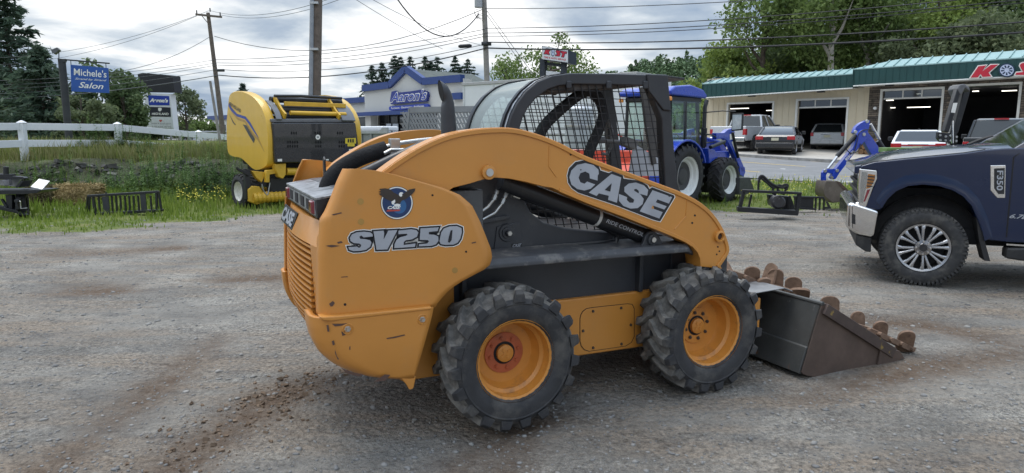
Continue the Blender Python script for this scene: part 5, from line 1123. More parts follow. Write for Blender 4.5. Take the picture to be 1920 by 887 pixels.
# loader
LY = .30
for yy in (LY, 1.42):
    q = MB(); q.prism([(a, yy, c) for a, b, c in TF.p(ZR([(692, 373), (745, 372), (770, 350), (806, 343), (812, 372), (800, 408), (840, 520), (868, 585), (876, 612), (860, 625), (842, 590), (790, 470), (762, 420), (740, 408), (694, 415)]), LY)], (0, .12, 0)); la = q.build('loader_arm', BLU, tr, bevel=.01)
    q = MB(); q.prism([(a, yy, c) for a, b, c in TF.p(ZR([(842, 595), (876, 590), (880, 622), (868, 655), (845, 640)]), LY)], (0, .12, 0)); q.build('loader_knuckle', BLU, tr, bevel=.01)
    q = MB(); pts = TF.p(ZR([(802, 370), (818, 450), (838, 530)]), LY - .05); q.tube([(a, yy - .03, c) for a, b, c in pts], .035, 8); q.build('loader_cylinder', BLK, tr)
q = MB(); q.add([tuple(p) for p in TF.p(ZR([(779, 380), (803, 374), (804, 412), (780, 418)]), LY - .004)], [(0, 1, 2, 3)], 0); q.add([tuple(p) for p in TF.p(ZR([(790, 430), (806, 424), (838, 515), (824, 522)]), LY - .004)], [(0, 1, 2, 3)], 0); q.build('arm_label', WHD, tr, smooth=0)
q = MB(); q.prism([(a, .3, c) for a, b, c in TF.p(ZR([(640, 470), (690, 480), (690, 540), (650, 570)]), .3)], (0, 1.3, 0)); q.build('loader_mount', BLU, tr, bevel=.02)
q = MB(); q.prism(TF.p(ZR([(672, 492), (778, 488), (782, 520), (775, 535), (672, 542)]), .42), (0, .9, 0)); q.build('loader_crossbar', BLU, tr, bevel=.02)
q = MB(); a, b = TF.p(ZR([(655, 465), (745, 428)]), .2); q.tube([a, b], .045, 10); q.build('tilt_cylinder', BLK, tr)
q = MB(); q.tube(spline(TF.p(ZR([(605, 340), (625, 360), (622, 430), (640, 435), (690, 430)]), .3), 4), .014, 6); q.tube([TF.p(ZR([a]), .3)[0] for a in [(620, 380), (660, 385), (690, 400)]], .02, 6); q.build('hydraulic_hose', BLK, tr)
q = MB(); bs = TF.p(ZR([(845, 660), (908, 658), (938, 742), (880, 770), (840, 768)]), .0); q.prism(bs, (0, 1.85, 0)); q.build('loader_bucket', M('grey_bucket', (.06, .062, .066), .5, .3, var=.2, vs=5), tr, bevel=.01)

# ================================================================== equipment lying about
BLK2 = M('semi_gloss_black', (.016, .017, .02), .38, var=.2, vs=6, dirt=((.10, .10, .095), 8, .6, .12, .35))
def FF(px, py, d, yaw=0, z=0.0):
    p = at(px, py, d); return Fr((p[0], p[1], z), yaw)
def poly(par, name, fr, pts, y0, y1, mat, k=None, bevel=.006, mb=None):
    q = mb or MB(); q.prism(fr.p(pts, y0), (0, y1 - y0, 0)); return q.build(name, mat, par, bevel=bevel) if mb is None else q
# backhoe boom behind the truck
HF = FF(1640, 330, 15.0, 0, 0)
bh = thing('backhoe_arm', 'blue folded backhoe boom with bucket hanging over the grass behind the pickup truck', 'backhoe', HF)
Z7 = lambda pts: zoomed(pts, 1360, 210, 4.223)
dip = poly(bh, 'dipper_arm', HF, Z7([(838, 522), (868, 462), (940, 372), (1010, 285), (1042, 215), (1052, 170), (1085, 140), (1125, 150), (1132, 185), (1110, 225), (1070, 270), (1020, 330), (960, 410), (905, 482), (876, 530), (852, 536)]), 0, .14, BLU)
q = MB(); c0, c1, c3 = HF.p(Z7([(962, 392), (1030, 312), (945, 375)]), -.004); add_text(q, '905GBL', c0, c1, c3, 0, .02, 0); q.build('arm_lettering', WHD, dip, smooth=0)
poly(bh, 'boom', HF, Z7([(1018, 165), (1035, 120), (1070, 90), (1120, 66), (1146, 68), (1142, 110), (1128, 160), (1165, 205), (1210, 270), (1226, 345), (1300, 430), (1260, 450), (1180, 370), (1130, 290), (1100, 235), (1060, 205)]), .16, .30, BLU)
for a, b, r, m, y in (((885, 350), (1035, 185), .05, BLK2, .07), ((812, 448), (890, 348), .028, CHR, .07), ((1150, 95), (1222, 218), .028, CHR, .24), ((1208, 228), (1262, 312), .055, BLK2, .24)):
    q = MB(); q.cyl(HF.p(Z7([a]), y)[0], HF.p(Z7([b]), y)[0], r, 12); q.build('cylinder_rod' if m is CHR else 'cylinder_barrel', m, bh)
poly(bh, 'bucket_link', HF, Z7([(770, 520), (772, 480), (790, 456), (880, 449), (888, 470), (852, 492), (812, 480), (798, 500), (802, 555), (785, 576), (769, 548)]), .02, .12, BLU)
q = MB(); sd_ = HF.p(Z7([(792, 560), (800, 545), (880, 548), (905, 560), (1048, 690), (950, 706), (850, 718), (790, 668), (779, 640)]), -.16); q.prism(sd_, (0, .46, 0)); bk_ = q.build('bucket', M('used_bucket_steel', (.16, .135, .11), .5, .4, var=.25, vs=5, dirt=((.30, .26, .21), 7, .55, .15, .6)), bh, bevel=.012)
q = MB(); q.prism(HF.p(Z7([(1048, 690), (1060, 693), (950, 708), (850, 720)]), -.18), (0, .5, 0)); q.prism(HF.p(Z7([(875, 545), (905, 552), (1040, 680), (1012, 690)]), -.175), (0, .02, 0)); q.build('bucket_edge', RUST, bk_)
q = MB(); q.tube(spline(HF.p(Z7([(968, 250), (962, 300), (1010, 325), (1040, 250), (1060, 165), (1120, 140), (1190, 160)]), -.02), 5), .010, 6); q.tube(spline(HF.p(Z7([(985, 330), (1050, 310), (1072, 250)]), -.02), 5), .010, 6); q.build('hydraulic_hose', BLK2, bh)
for a in ((1097, 177), (1122, 75), (1030, 158), (885, 464), (842, 520), (790, 466), (792, 566)):
    q = MB(); p = HF.p(Z7([a]), 0)[0]; q.lathe([(.0, -.02), (.035, -.02), (.04, 0)], p, n=14); q.build('pivot_pin', STL, bh)
q = MB(); q.box((.4, .1, .0), (1.6, .5, .55)); q.prism([(.3, .14, .5), (.55, .14, .5), (.5, .14, 1.0), (.25, .14, 1.0)], (0, .3, 0)); q.build('mount_frame', BLK2, bh, bevel=.02)
# tall folded arms behind the truck hood
VF = FF(1790, 280, 12.5, -10, 0)
va = thing('folded_boom', 'pair of tall black steel arms standing upright behind the pickup truck hood', 'boom', VF)
Z5 = lambda pts: zoomed(pts, 1580, 80, 4.032)
poly(va, 'arm', VF, Z5([(768, 672), (868, 345), (890, 316), (915, 312), (900, 350), (885, 405), (805, 680)]), 0, .16, BLK2, bevel=.015)
poly(va, 'arm', VF, Z5([(832, 680), (905, 400), (925, 320), (955, 330), (966, 352), (960, 390), (872, 690)]), .22, .38, BLK2, bevel=.015)
poly(va, 'arm_cap', VF, Z5([(866, 350), (885, 316), (925, 312), (962, 340), (966, 375), (930, 345), (893, 405)]), -.01, .40, M('scuffed_grey', (.14, .14, .145), .45, .4, var=.2, vs=9), bevel=.02)
q = MB(); q.add(VF.p(Z5([(836, 456), (868, 455), (850, 532), (818, 528)]), -.003), [(0, 1, 2, 3)]); q.build('arm_label', WHD, va, smooth=0)
for pts, y in (([(722, 675), (800, 685), (800, 755), (740, 752), (718, 720)], -.03), ([(808, 680), (862, 680), (870, 760), (808, 765)], .2)):
    hb_ = poly(va, 'hinge_bracket', VF, Z5(pts), y, y + .1, BLK2, bevel=.01); cx, cy = np.mean(pts, 0)
    for dx, dy in ((-20, -18), (22, -8), (-18, 20), (20, 22)):
        q = MB(); p = VF.p(Z5([(cx + dx, cy + dy)]), y)[0]; q.lathe([(0, -.02), (.02, -.02), (.025, 0)], p, n=6); q.build('bolt', STL, hb_)
q = MB(); a, b = VF.p(Z5([(830, 590)]), .1)[0], VF.p(Z5([(830, 760)]), .1)[0]; q.cyl(a, b, .02, 8); q.build('cylinder_rod', CHR, va)
q = MB(); q.box((-.25, -.05, .0), (.55, .45, 1.05)); q.build('stand', BLK2, va, bevel=.02)
poly(va, 'green_cover', VF, Z5([(335, 795), (620, 795), (650, 815), (330, 830)]), .05, .5, M('green_paint', (.12, .22, .06), .5), bevel=.01)
# black attachment frame with hoses
AF = FF(1440, 400, 13.3, -8, 0)
at1 = thing('attachment_frame', 'open black attachment frame with coiled hydraulic hoses on the gravel edge', 'attachment', AF)
for pts in ([(140, 622), (163, 622), (128, 775), (100, 775)], [(577, 640), (608, 640), (578, 822), (556, 815)]): poly(at1, 'side_post', AF, Z7(pts), 0, .09, BLK2)
poly(at1, 'top_rail', AF, Z7([(138, 615), (606, 636), (606, 655), (138, 636)]), -.02, .10, BLK2)
poly(at1, 'bottom_rail', AF, Z7([(100, 752), (575, 782), (575, 822), (100, 790)]), -.03, .15, BLK2)
for pts in ([(200, 655), (216, 655), (195, 755), (180, 755)], [(505, 665), (520, 665), (505, 780), (490, 780)]): poly(at1, 'inner_post', AF, Z7(pts), .25, .30, BLK2)
poly(at1, 'hitch_post', AF, Z7([(258, 540), (270, 540), (270, 620), (256, 620)]), .2, .25, BLK2)
q = MB(); p = AF.p(Z7([(410, 712)]), .25)[0]; q.lathe([(.0, -.16), (.10, -.16), (.135, -.12), (.14, .1), (.0, .1)], p, n=20); mo = q.build('gearbox_motor', M('machine_grey', (.06, .06, .065), .4, .3, dirt=((.35, .35, .36), 9, .58, .08, .5)), at1, bevel=.01)
poly(at1, 'motor_guard', AF, Z7([(340, 655), (520, 670), (560, 780), (460, 770), (350, 740)]), .34, .5, BLK2)
for pts in ([(270, 560), (272, 515), (300, 508), (350, 555), (400, 585), (450, 600), (490, 590), (480, 620)], [(265, 530), (285, 505), (320, 530), (360, 580), (420, 600), (470, 575), (495, 585), (470, 630)], [(280, 520), (330, 560), (380, 600), (430, 580), (490, 615)], [(380, 600), (375, 640), (400, 655)], [(410, 610), (440, 640), (470, 650)]):
    q = MB(); q.tube(spline(AF.p(Z7(pts), .12 + .05 * random.random()), 6), .022, 8); q.build('hydraulic_hose', MATS['black_foam'], at1)
# rock rake lying behind it
GF = FF(1530, 392, 14.6, -5, 0)
gr1 = thing('rock_rake', 'low black tined rake attachment in the grass between the black frame and the pickup', 'attachment', GF)
poly(gr1, 'back_plate', GF, Z7([(545, 672), (702, 680), (697, 762), (548, 755)]), 0, .03, BLK2); poly(gr1, 'top_rail', GF, Z7([(545, 665), (785, 672), (785, 686), (545, 680)]), -.03, .05, BLK2)
for x in (720, 752, 785): poly(gr1, 'tine', GF, Z7([(x - 6, 684), (x + 7, 684), (x + 2, 780), (x - 10, 780)]), 0, .05, BLK2)
poly(gr1, 'side_brace', GF, Z7([(800, 712), (812, 708), (842, 765), (790, 768), (790, 752), (815, 752)]), 0, .05, BLK2); poly(gr1, 'bottom_bar', GF, Z7([(590, 755), (720, 764), (720, 778), (590, 770)]), -.02, .1, BLK2)
# black rack on the left grass
LF = FF(230, 403, 14.1, 6, 0)
ZL = lambda pts: zoomed(pts, 0, 260, 4.032)
rk_ = thing('grapple_rack', 'black barred steel rack attachment standing in the grass left of the baler', 'attachment', LF)
poly(rk_, 'top_rail', LF, ZL([(655, 426), (1192, 394), (1196, 412), (655, 444)]), -.02, .06, BLK2); poly(rk_, 'bottom_rail', LF, ZL([(720, 560), (1222, 535), (1222, 552), (720, 585)]), -.03, .10, BLK2)
for pts in ([(692, 440), (706, 440), (730, 582), (708, 585)], [(1172, 400), (1186, 398), (1192, 548), (1174, 550)], [(1190, 398), (1200, 398), (1222, 540), (1208, 545)]): poly(rk_, 'side_post', LF, ZL(pts), 0, .06, BLK2)
for pts in ([(655, 440), (665, 440), (652, 572), (638, 572)], [(672, 440), (680, 440), (672, 575), (660, 575)]): poly(rk_, 'rear_leg', LF, ZL(pts), .35, .41, BLK2)
for pts in ([(768, 440), (818, 436), (832, 568), (785, 572)], [(1055, 418), (1098, 414), (1110, 550), (1068, 552)]): poly(rk_, 'hitch_plate', LF, ZL(pts), -.01, .02, M('slate_plate', (.035, .037, .043), .45, var=.2))
for x in (742, 840, 873, 905, 940, 972, 1005, 1040, 1135): poly(rk_, 'tine', LF, ZL([(x - 6, 432), (x + 5, 431), (x + 16, 562), (x + 4, 563)]), .02, .07, BLK2)
for x in (798, 1060): poly(rk_, 'hook', LF, ZL([(x - 4, 404), (x + 5, 403), (x + 6, 428), (x - 4, 428)]), 0, .04, BLK2)
# log splitter at the left edge
SF = FF(40, 400, 13.6, 0, 0)
ZS = lambda pts: zoomed(pts, 0, 290, 6.827)
ls = thing('log_splitter', 'black towable log splitter with tilted grey plate, cut by the left edge', 'log splitter', SF)
poly(ls, 'deck', SF, ZS([(-400, 455), (0, 455), (400, 452), (540, 452), (470, 492), (300, 508), (-400, 512)]), 0, .55, BLK2)
q = MB(); a = SF.p(ZS([(392, 420), (540, 455)]), 0); b_ = SF.p(ZS([(500, 318), (640, 345)]), .30); q.prism([a[0], a[1], b_[1], b_[0]], (0, 0, .015)); q.build('tilted_plate', M('pale_steel_plate', (.34, .345, .35), .35, .4, var=.1), ls)
q = MB(); q.cyl(SF.p(ZS([(78, 320)]), .25)[0], SF.p(ZS([(75, 155)]), .25)[0], .05, 14); q.build('jack_post', BLK2, ls)
poly(ls, 'beam', SF, ZS([(-300, 250), (150, 250), (150, 275), (290, 285), (315, 300), (300, 315), (160, 318), (-300, 300)]), .2, .32, BLK2); poly(ls, 'wedge', SF, ZS([(190, 415), (260, 340), (300, 335), (240, 420)]), .1, .4, BLK2); poly(ls, 'work_plate', SF, ZS([(-100, 330), (265, 318), (190, 408), (-100, 385)]), .30, .32, MATS['pale_steel_plate'])
poly(ls, 'valve_block', SF, ZS([(20, 330), (110, 320), (120, 390), (60, 400)]), .1, .2, M('machine_metal', (.22, .22, .24), .4, .6, var=.3, vs=12))
wl = SF.p(ZS([(290, 660)]), .35)[0]; ag_wheel(ls, wl[0] - .02, wl[1] - .1, -1, .27, .17, .14, BLK2, None, 18, z=.26).rotation_euler = (0, 0, R(-62))
poly(ls, 'leg', SF, ZS([(65, 515), (150, 515), (155, 720), (90, 720)]), .05, .15, BLK2); poly(ls, 'tongue', SF, ZS([(-300, 600), (0, 660), (200, 715), (330, 770), (300, 790), (180, 745), (-300, 640)]), .0, .1, BLK2); poly(ls, 'brace', SF, ZS([(0, 570), (20, 565), (90, 670), (70, 690)]), .02, .08, BLK2)
poly(ls, 'jack_base', SF, ZS([(175, 580), (240, 575), (240, 610), (215, 615), (240, 700), (190, 705), (200, 615), (180, 610)]), -.05, .05, BLK2)
q = MB(); q.tube(SF.p(ZS([(240, 590), (262, 600), (268, 690), (350, 682)]), -.03), .012, 6); q.build('crank_handle', STL, ls)
# hay bales
HAY = rand_mat('dry_hay', [(0, (.16, .12, .055)), (.5, (.33, .25, .12)), (1, (.52, .41, .22))], .9, 0, 3.0, .4)
HAYO = rand_mat('old_hay', [(0, (.05, .045, .025)), (.5, (.12, .10, .05)), (1, (.24, .20, .11))], .9, 0, 3.0, .4)
def bale(label, px, py, d, L_, H_, W_, yaw, mat):
    p = at(px, py, d); z = GZ(p[0], p[1]); n = 2600; u = rng.random((n, 3)) * 2 - 1; k = rng.integers(0, 3, n); u[np.arange(n), k] = np.sign(u[np.arange(n), k]) * (.9 + .14 * rng.random(n))
    c = u * np.array([L_, W_, H_]) / 2 * (1 - .08 * (u ** 2).sum(1)[:, None] / 3) + np.array([0, 0, H_ / 2]); dr_ = rng.standard_normal((n, 3)) * np.array([1, .7, .55]); dr_ /= np.linalg.norm(dr_, axis=1)[:, None]
    l = (.04 + .07 * rng.random(n))[:, None]; sdv = np.cross(dr_, rng.standard_normal((n, 3))); sdv /= np.linalg.norm(sdv, axis=1)[:, None]; w_ = .006
    V = np.stack([c - dr_ * l - sdv * w_, c - dr_ * l + sdv * w_, c + dr_ * l + sdv * w_, c + dr_ * l - sdv * w_], 1).reshape(-1, 3); F = np.arange(4 * n).reshape(-1, 4)
    b0 = len(V); x, y, h = L_ * .45, W_ * .45, H_ * .93
    V = np.concatenate([V, [[i * x, j * y, k_] for i in (-1, 1) for j in (-1, 1) for k_ in (0, h)]]); F = np.concatenate([F, np.array([(0, 1, 3, 2), (4, 6, 7, 5), (0, 4, 5, 1), (2, 3, 7, 6), (0, 2, 6, 4), (1, 5, 7, 3)]) + b0])
    o = link('hay_bale', np_mesh('hay_bale', V, F, [mat]), label=label, cat='hay bale', group='hay bales by the bank'); o.location = (p[0], p[1], z); o.rotation_euler = (0, 0, R(yaw))
bale('golden hay bale in the grass behind the barred black rack', 152, 376, 16.2, .90, .46, .5, 8, HAY)
bale('dull brown hay bale lying behind the log splitter', 92, 377, 16.3, .8, .44, .5, -6, HAYO)

# ================================================================== things behind the skid steer
def simple_wheel(par, x, y, z, r, w_, rim=True, col=None):
    q = MB(); q.lathe([(r * .6, -w_ / 2), (r * .9, -w_ / 2), (r, -w_ * .35), (r, w_ * .35), (r * .9, w_ / 2), (r * .6, w_ / 2)], (0, 0, 0), n=24); t_ = q.build('wheel', TYR, par, smooth=40); t_.location = (x, y, z)
    q = MB()
    for s in (-1, 1): q.lathe([(r * .62, s * w_ * .48), (r * .55, s * w_ * .3), (r * .2, s * w_ * .36), (0, s * w_ * .36)], n=16)
    q.build('rim', col or M('silver_rim', (.42, .42, .43), .35, .8, var=.1), t_)
WTR = M('white_trailer_paint', (.70, .71, .72), .4, var=.04, vs=1, dirt=((.45, .45, .44), 2, .6, .2, .3))
BT = Fr(tuple(at(868, 250, 26)[:2]) + (.12,), -38)
bt = thing('box_trailer', 'white box trailer parked behind the skid steer cab', 'trailer', BT)
q = MB(); q.box((0, 0, .55), (7.2, 2.5, 3.45)); bx = q.build('cargo_box', WTR, bt, bevel=.03)
q = MB(); q.box((-.03, -.03, 3.36), (7.23, 2.53, 3.47)); q.build('roof_rail', M('aluminium_rail', (.42, .42, .42), .4, .6, var=.1), bx, bevel=.01)
for i in range(6):
    q = MB(); q.box((.05 + i * 1.42, -.012, .6), (.12 + i * 1.42, .0, 3.36)); q.build('side_seam', M('trailer_seam', (.52, .53, .54), .5), bx)
q = MB(); q.box((-.02, .1, 1.55), (7.2, -.02, 1.60)); q.build('rub_rail', MATS['aluminium_rail'], bx)
q = MB(); q.box((1.2, .4, .35), (6.8, 2.1, .55)); q.build('underframe', BLK2, bt)
for x in (4.6, 5.6):
    for y in (.15, 2.35): simple_wheel(bt, x, y, .42, .42, .26)
# grey tanks seen through the mesh
TK = FF(1085, 300, 20.5, -30, 0); tkk = thing('storage_tank', 'pale grey upright tank in front of the white box trailer', 'tank', TK)
q = MB(); q.lathe([(.0, 2.55), (.3, 2.52), (.42, 2.42), (.42, .3), (.36, .12), (0, .12)], (0, 0, 0), axis='z', n=28); q.build('tank_body', M('pale_grey_tank', (.46, .48, .50), .4, .2, var=.08, vs=2), tkk)
q = MB(); q.lathe([(.44, 1.9), (.44, 1.95), (.42, 1.95)], axis='z', n=28); q.build('tank_band', STL, tkk); q = MB(); q.lathe([(.5, 0), (.5, .15), (0, .15)], axis='z', n=20); q.build('tank_base', BLK2, tkk)
# perforated ramp trailer
UF = Fr(tuple(at(752, 250, 17.5)[:2]) + (0,), -22)
ut = thing('utility_trailer', 'grey utility trailer with raised perforated steel ramp behind the exhaust pipe', 'trailer', UF)
GST = M('galvanised_grey', (.27, .28, .29), .45, .5, var=.12, vs=4)
rp = UF.p([(768, 204), (890, 204), (900, 275), (752, 275)], 0); x0_, x1_, zt_, zb_ = rp[3][0], rp[2][0], rp[0][2], .55; xl = rp[0][0]
q = MB(); q.bar((x0_, 0, zb_), (xl, 0, zt_), .05, .06); q.bar((xl, 0, zt_ - .03), (x1_, 0, zt_ - .03), .05, .14); q.bar((x1_, 0, zb_), (x1_, 0, zt_), .05, .06); q.bar((x0_, 0, zb_), (x1_, 0, zb_), .05, .06)
for k in range(9): zz_ = zt_ - .10 - k * .135; q.bar((x0_, .0, zz_), (x1_, .0, zz_ ), .012, .035)
xx = x0_ - .9
while xx < x1_ + .1:
    za, zb2 = zt_ - .08, zb_; xa, xb = xx, xx + (za - zb2) * .52
    lo = max(0, (x0_ + .05 - xa) / (xb - xa)); hi = min(1, (x1_ - xa) / (xb - xa))
    if hi > lo: q.bar((xa + (xb - xa) * lo, .0, za + (zb2 - za) * lo), (xa + (xb - xa) * hi, .0, za + (zb2 - za) * hi), .014, .05)
    xx += .088
q.build('perforated_ramp', GST, ut)
q = MB(); q.box((x0_, .05, .45), (x1_, 3.2, .58)); q.build('deck', GST, ut, bevel=.01)
for y in (1.6,):
    for x in (x0_ - .12, x1_ + .12): simple_wheel(ut, x, y, .33, .33, .2)
# grey dump trailer
DF = Fr(tuple(at(682, 300, 27)[:2]) + (.1,), -30); dt = thing('dump_trailer', 'grey dump trailer with chamfered tailgate between baler and blue-trimmed store', 'trailer', DF)
dz = [DF.p([(700, y)], 0)[0][2] for y in (245, 268)]; xr2 = DF.p([(728, 250)], 0)[0][0]
q = MB(); q.prism([(-2.2, 0, .7), (xr2 - .1, 0, .7), (xr2 - .1, 0, dz[0] - .05), (xr2 - .35, 0, dz[0] - .1), (-2.2, 0, dz[0] - .1)], (0, 2.0, 0)); bo = q.build('dump_body', GST, dt, bevel=.03)
q = MB(); q.bar((-2.2, -.02, dz[0] - .06), (xr2 - .45, -.02, dz[0] - .06), .1, .12); q.prism([(xr2 - .5, -.06, dz[0] - .12), (xr2 - .25, -.06, dz[0] + .12), (xr2 - .02, -.06, dz[0] + .12), (xr2 - .02, -.06, dz[0] - .12)], (0, .12, 0)); q.build('top_rail', M('pale_galvanised', (.40, .41, .42), .4, .5, var=.1), bo, bevel=.01)
for i in range(6):
    q = MB(); q.box((-2.1 + i * .5, -.05, .72), (-2.02 + i * .5, .0, dz[0] - .12)); q.build('side_rib', GST, bo)
q = MB(); q.prism([(xr2 - .1, .0, .7), (xr2 + .6, 0, .55), (xr2 - .1, 0, dz[0] - .3)], (0, .1, 0)); q.build('side_wedge', BLK2, bo); q = MB(); q.box((-2.2, .2, .45), (xr2, 1.8, .68)); q.build('chassis', BLK2, dt)
q = MB(); q.box((-2.0, .5, dz[0]), (xr2 - .7, 1.5, dz[0] + .18)); q.build('tarp_roll', WTR, bo, bevel=.06)
for x in (-1.2, -.3): simple_wheel(dt, x, -.1, .4, .4, .25)
# red implement behind the cab
RF = Fr(tuple(at(1080, 300, 12.0)[:2]) + (0,), -6)
ri = thing('red_implement', 'red steel mower implement on the ground seen through the mesh cab', 'implement', RF)
RED = M('implement_red', (.62, .075, .035), .4, var=.08, vs=3, coat=.2)
rz = [RF.p([(1180, y)], 0)[0][2] for y in (283, 303, 320)]; rx0, rx1 = RF.p([(1072, 300)], 0)[0][0], RF.p([(1216, 300)], 0)[0][0]
q = MB(); q.prism([(rx0, 0, .3), (rx1, 0, .3), (rx1 + .02, 0, rz[1]), (rx1, 0, rz[0]), (rx0, 0, rz[0] + .02)], (0, .25, 0)); q.build('back_wall', RED, ri, bevel=.02)
q = MB(); q.prism([(rx0, -.25, rz[2]), (rx1 + .03, -.25, rz[2]), (rx1 + .03, .0, rz[1]), (rx0, .0, rz[1])], (0, 0, -.04)); q.box((rx0, -.22, .25), (rx1, 0, rz[2] - .04)); dk = q.build('deck', RED, ri, bevel=.01)
for k in range(3):
    q = MB(); p = (rx1 - .12 - k * .14, -.002, rz[0] - .12); q.lathe([(0, -.02), (.022, -.02), (.028, 0)], p, n=10); q.build('bolt', RED, ri)
for xa in (rx0, rx1 - .1): q = MB(); q.box((xa, -.1, 0), (xa + .1, .2, .3)); q.build('skid_foot', BLK2, ri)

# ================================================================== buildings
TEALR = M('pale_teal_metal_roof', (.26, .40, .39), .45, .2, var=.06, vs=1.5, dirt=((.18, .27, .27), 2, .6, .15, .4))
GRN = M('dark_green_metal_siding', (.010, .058, .055), .45, var=.1, vs=1)
CRM = M('cream_board_siding', (.56, .49, .36), .7, var=.06, vs=1, dirt=((.38, .33, .25), 1.4, .58, .15, .45))
def stone_mat():
    m = bpy.data.materials.new('ledge_stone'); m.use_nodes = True; t = m.node_tree; b = t.nodes['Principled BSDF']; MATS['ledge_stone'] = m
    tc = nd(t, 'ShaderNodeTexCoord'); mp = nd(t, 'ShaderNodeMapping'); mp.inputs['Rotation'].default_value = (R(90), 0, 0); t.links.new(tc.outputs['Object'], mp.inputs[0])
    br_ = nd(t, 'ShaderNodeTexBrick'); t.links.new(mp.outputs[0], br_.inputs['Vector']); br_.inputs['Scale'].default_value = 1.0; br_.inputs['Brick Width'].default_value = .42; br_.inputs['Row Height'].default_value = .11; br_.inputs['Mortar Size'].default_value = .012
    br_.inputs['Color1'].default_value = (.20, .165, .13, 1); br_.inputs['Color2'].default_value = (.075, .065, .058, 1); br_.inputs['Mortar'].default_value = (.025, .023, .02, 1); br_.offset = .37
    n = nd(t, 'ShaderNodeTexNoise'); n.inputs['Scale'].default_value = 3.5; n.inputs['Detail'].default_value = 6; t.links.new(tc.outputs['Object'], n.inputs['Vector'])
    mx = nd(t, 'ShaderNodeMix', data_type='RGBA', blend_type='MULTIPLY'); mx.inputs[0].default_value = 1; t.links.new(br_.outputs[0], mx.inputs[6]); t.links.new(ramp(t, n.outputs[0], [(.3, (.5, .5, .5)), (.7, (1.5, 1.45, 1.4))]), mx.inputs[7])
    t.links.new(mx.outputs[2], b.inputs['Base Color']); b.inputs['Roughness'].default_value = .85
    bn = nd(t, 'ShaderNodeBump'); bn.inputs['Distance'].default_value = .05; t.links.new(br_.outputs['Fac'], bn.inputs['Height']); bn.invert = True; t.links.new(bn.outputs[0], b.inputs['Normal']); return m
STN = stone_mat(); TRIM = M('white_trim', (.66, .66, .63), .5, var=.05, dirt=((.4, .39, .36), 3, .6, .1, .4))
P0 = at(1317, 184, 42); GB = Fr((P0[0], P0[1], .55), -45)
gb = thing('garage_building', 'cream and stone auto shop with green fascia, teal roof and open bay doors', 'building', GB)
def gl(pts, y): return GB.p(pts, y)
WY = .9
f1 = gl([(1317, 157), (1599.5, 138), (1599.5, 165.5), (1317, 184)], 0); q = MB(); q.prism(f1, (0, .12, 0)); fa1 = q.build('fascia', GRN, gb)
f2 = gl([(1600, 129.5), (1960, 104.5), (1960, 138.5), (1600, 161.5)], -.55)
xe = 24.0; kz = (f2[1][2] - f2[0][2]) / (f2[1][0] - f2[0][0]); ext = lambda p: (xe, p[1], p[2] + kz * (xe - p[0]))
f2 = [f2[0], ext(f2[1]), ext(f2[2]), f2[3]]; q = MB(); q.prism(f2, (0, .12, 0)); fa2 = q.build('fascia', GRN, gb)
for fa, ff, y in ((fa1, f1, 0), (fa2, f2, -.55)):          # standing ribs of the siding belong to the fascia
    q = MB(); n_ = int((ff[1][0] - ff[0][0]) / .3)
    for i in range(n_ + 1):
        u = i / n_; x = ff[0][0] + (ff[1][0] - ff[0][0]) * u; za = ff[3][2] + (ff[2][2] - ff[3][2]) * u; zb_ = ff[0][2] + (ff[1][2] - ff[0][2]) * u; q.box((x - .012, y - .018, za), (x + .012, y - .0005, zb_))
    q.build('siding_ribs', GRN, fa, smooth=0)
    q = MB(); q.tube([(ff[3][0], y - .02, ff[3][2]), (ff[2][0], y - .02, ff[2][2])], .035, 6); q.build('lower_trim', TRIM, fa)
def roof(ff, y0, dy, dz_, hip, nm):
    q = MB(); a, b = ff[0], ff[1]; q.prism([(a[0], y0, a[2] + .002), (b[0], y0, b[2] + .002), (b[0], y0 + dy, b[2] + dz_), (a[0] + hip, y0 + dy, a[2] + dz_)], (0, 0, -.05)); n_ = int((b[0] - a[0]) / .45)
    for i in range(n_ + 1):
        u = i / n_; x = a[0] + (b[0] - a[0]) * u; z = a[2] + (b[2] - a[2]) * u; k = min(1, max(.02, (x - a[0]) / hip)) if hip else 1; q.bar((x, y0, z + .03), (x, y0 + dy * k, z + .03 + dz_ * k), .035, .05)
    o = q.build('roof', TEALR, gb, smooth=0); q = MB(); q.box((a[0] + hip, y0 + dy, a[2] + dz_ - .3), (b[0], 12, a[2] + dz_ - .05)); q.build('flat_roof', M('roof_membrane', (.12, .12, .12), .9), gb); return o
roof(f1, -.02, 1.0, .33, .8, 'a'); roof(f2, -.57, 1.1, .42, 1.6, 'b')
q = MB(); q.prism([(f1[0][0], 0, f1[0][2]), (f1[0][0], 0, f1[3][2]), (f1[0][0], 3.5, f1[3][2]), (f1[0][0], 3.5, f1[0][2] + .5), (f1[0][0], 1.5, f1[0][2] + .5)], (.1, 0, 0)); q.build('fascia_return', GRN, gb); q = MB(); q.prism([(f2[0][0], -.55, f2[0][2]), (f2[0][0], -.55, f2[3][2]), (f2[0][0], .9, f2[3][2])  , (f2[0][0], .9, f2[0][2])], (.1, 0, 0)); q.build('fascia_return', GRN, gb)
q = MB(); q.add([(f1[3][0], .1, f1[3][2] + .02), (f1[2][0], .1, f1[2][2] + .02), (f1[2][0], WY, f1[2][2] + .02), (f1[3][0], WY, f1[3][2] + .02)], [(0, 1, 2, 3)]); q.add([(f2[3][0], -.45, f2[3][2] + .02), (f2[2][0], -.45, f2[2][2] + .02), (f2[2][0], WY, f2[2][2] + .02), (f2[3][0], WY, f2[3][2] + .02)], [(0, 1, 2, 3)]); q.build('soffit', TRIM, gb)
doors = []
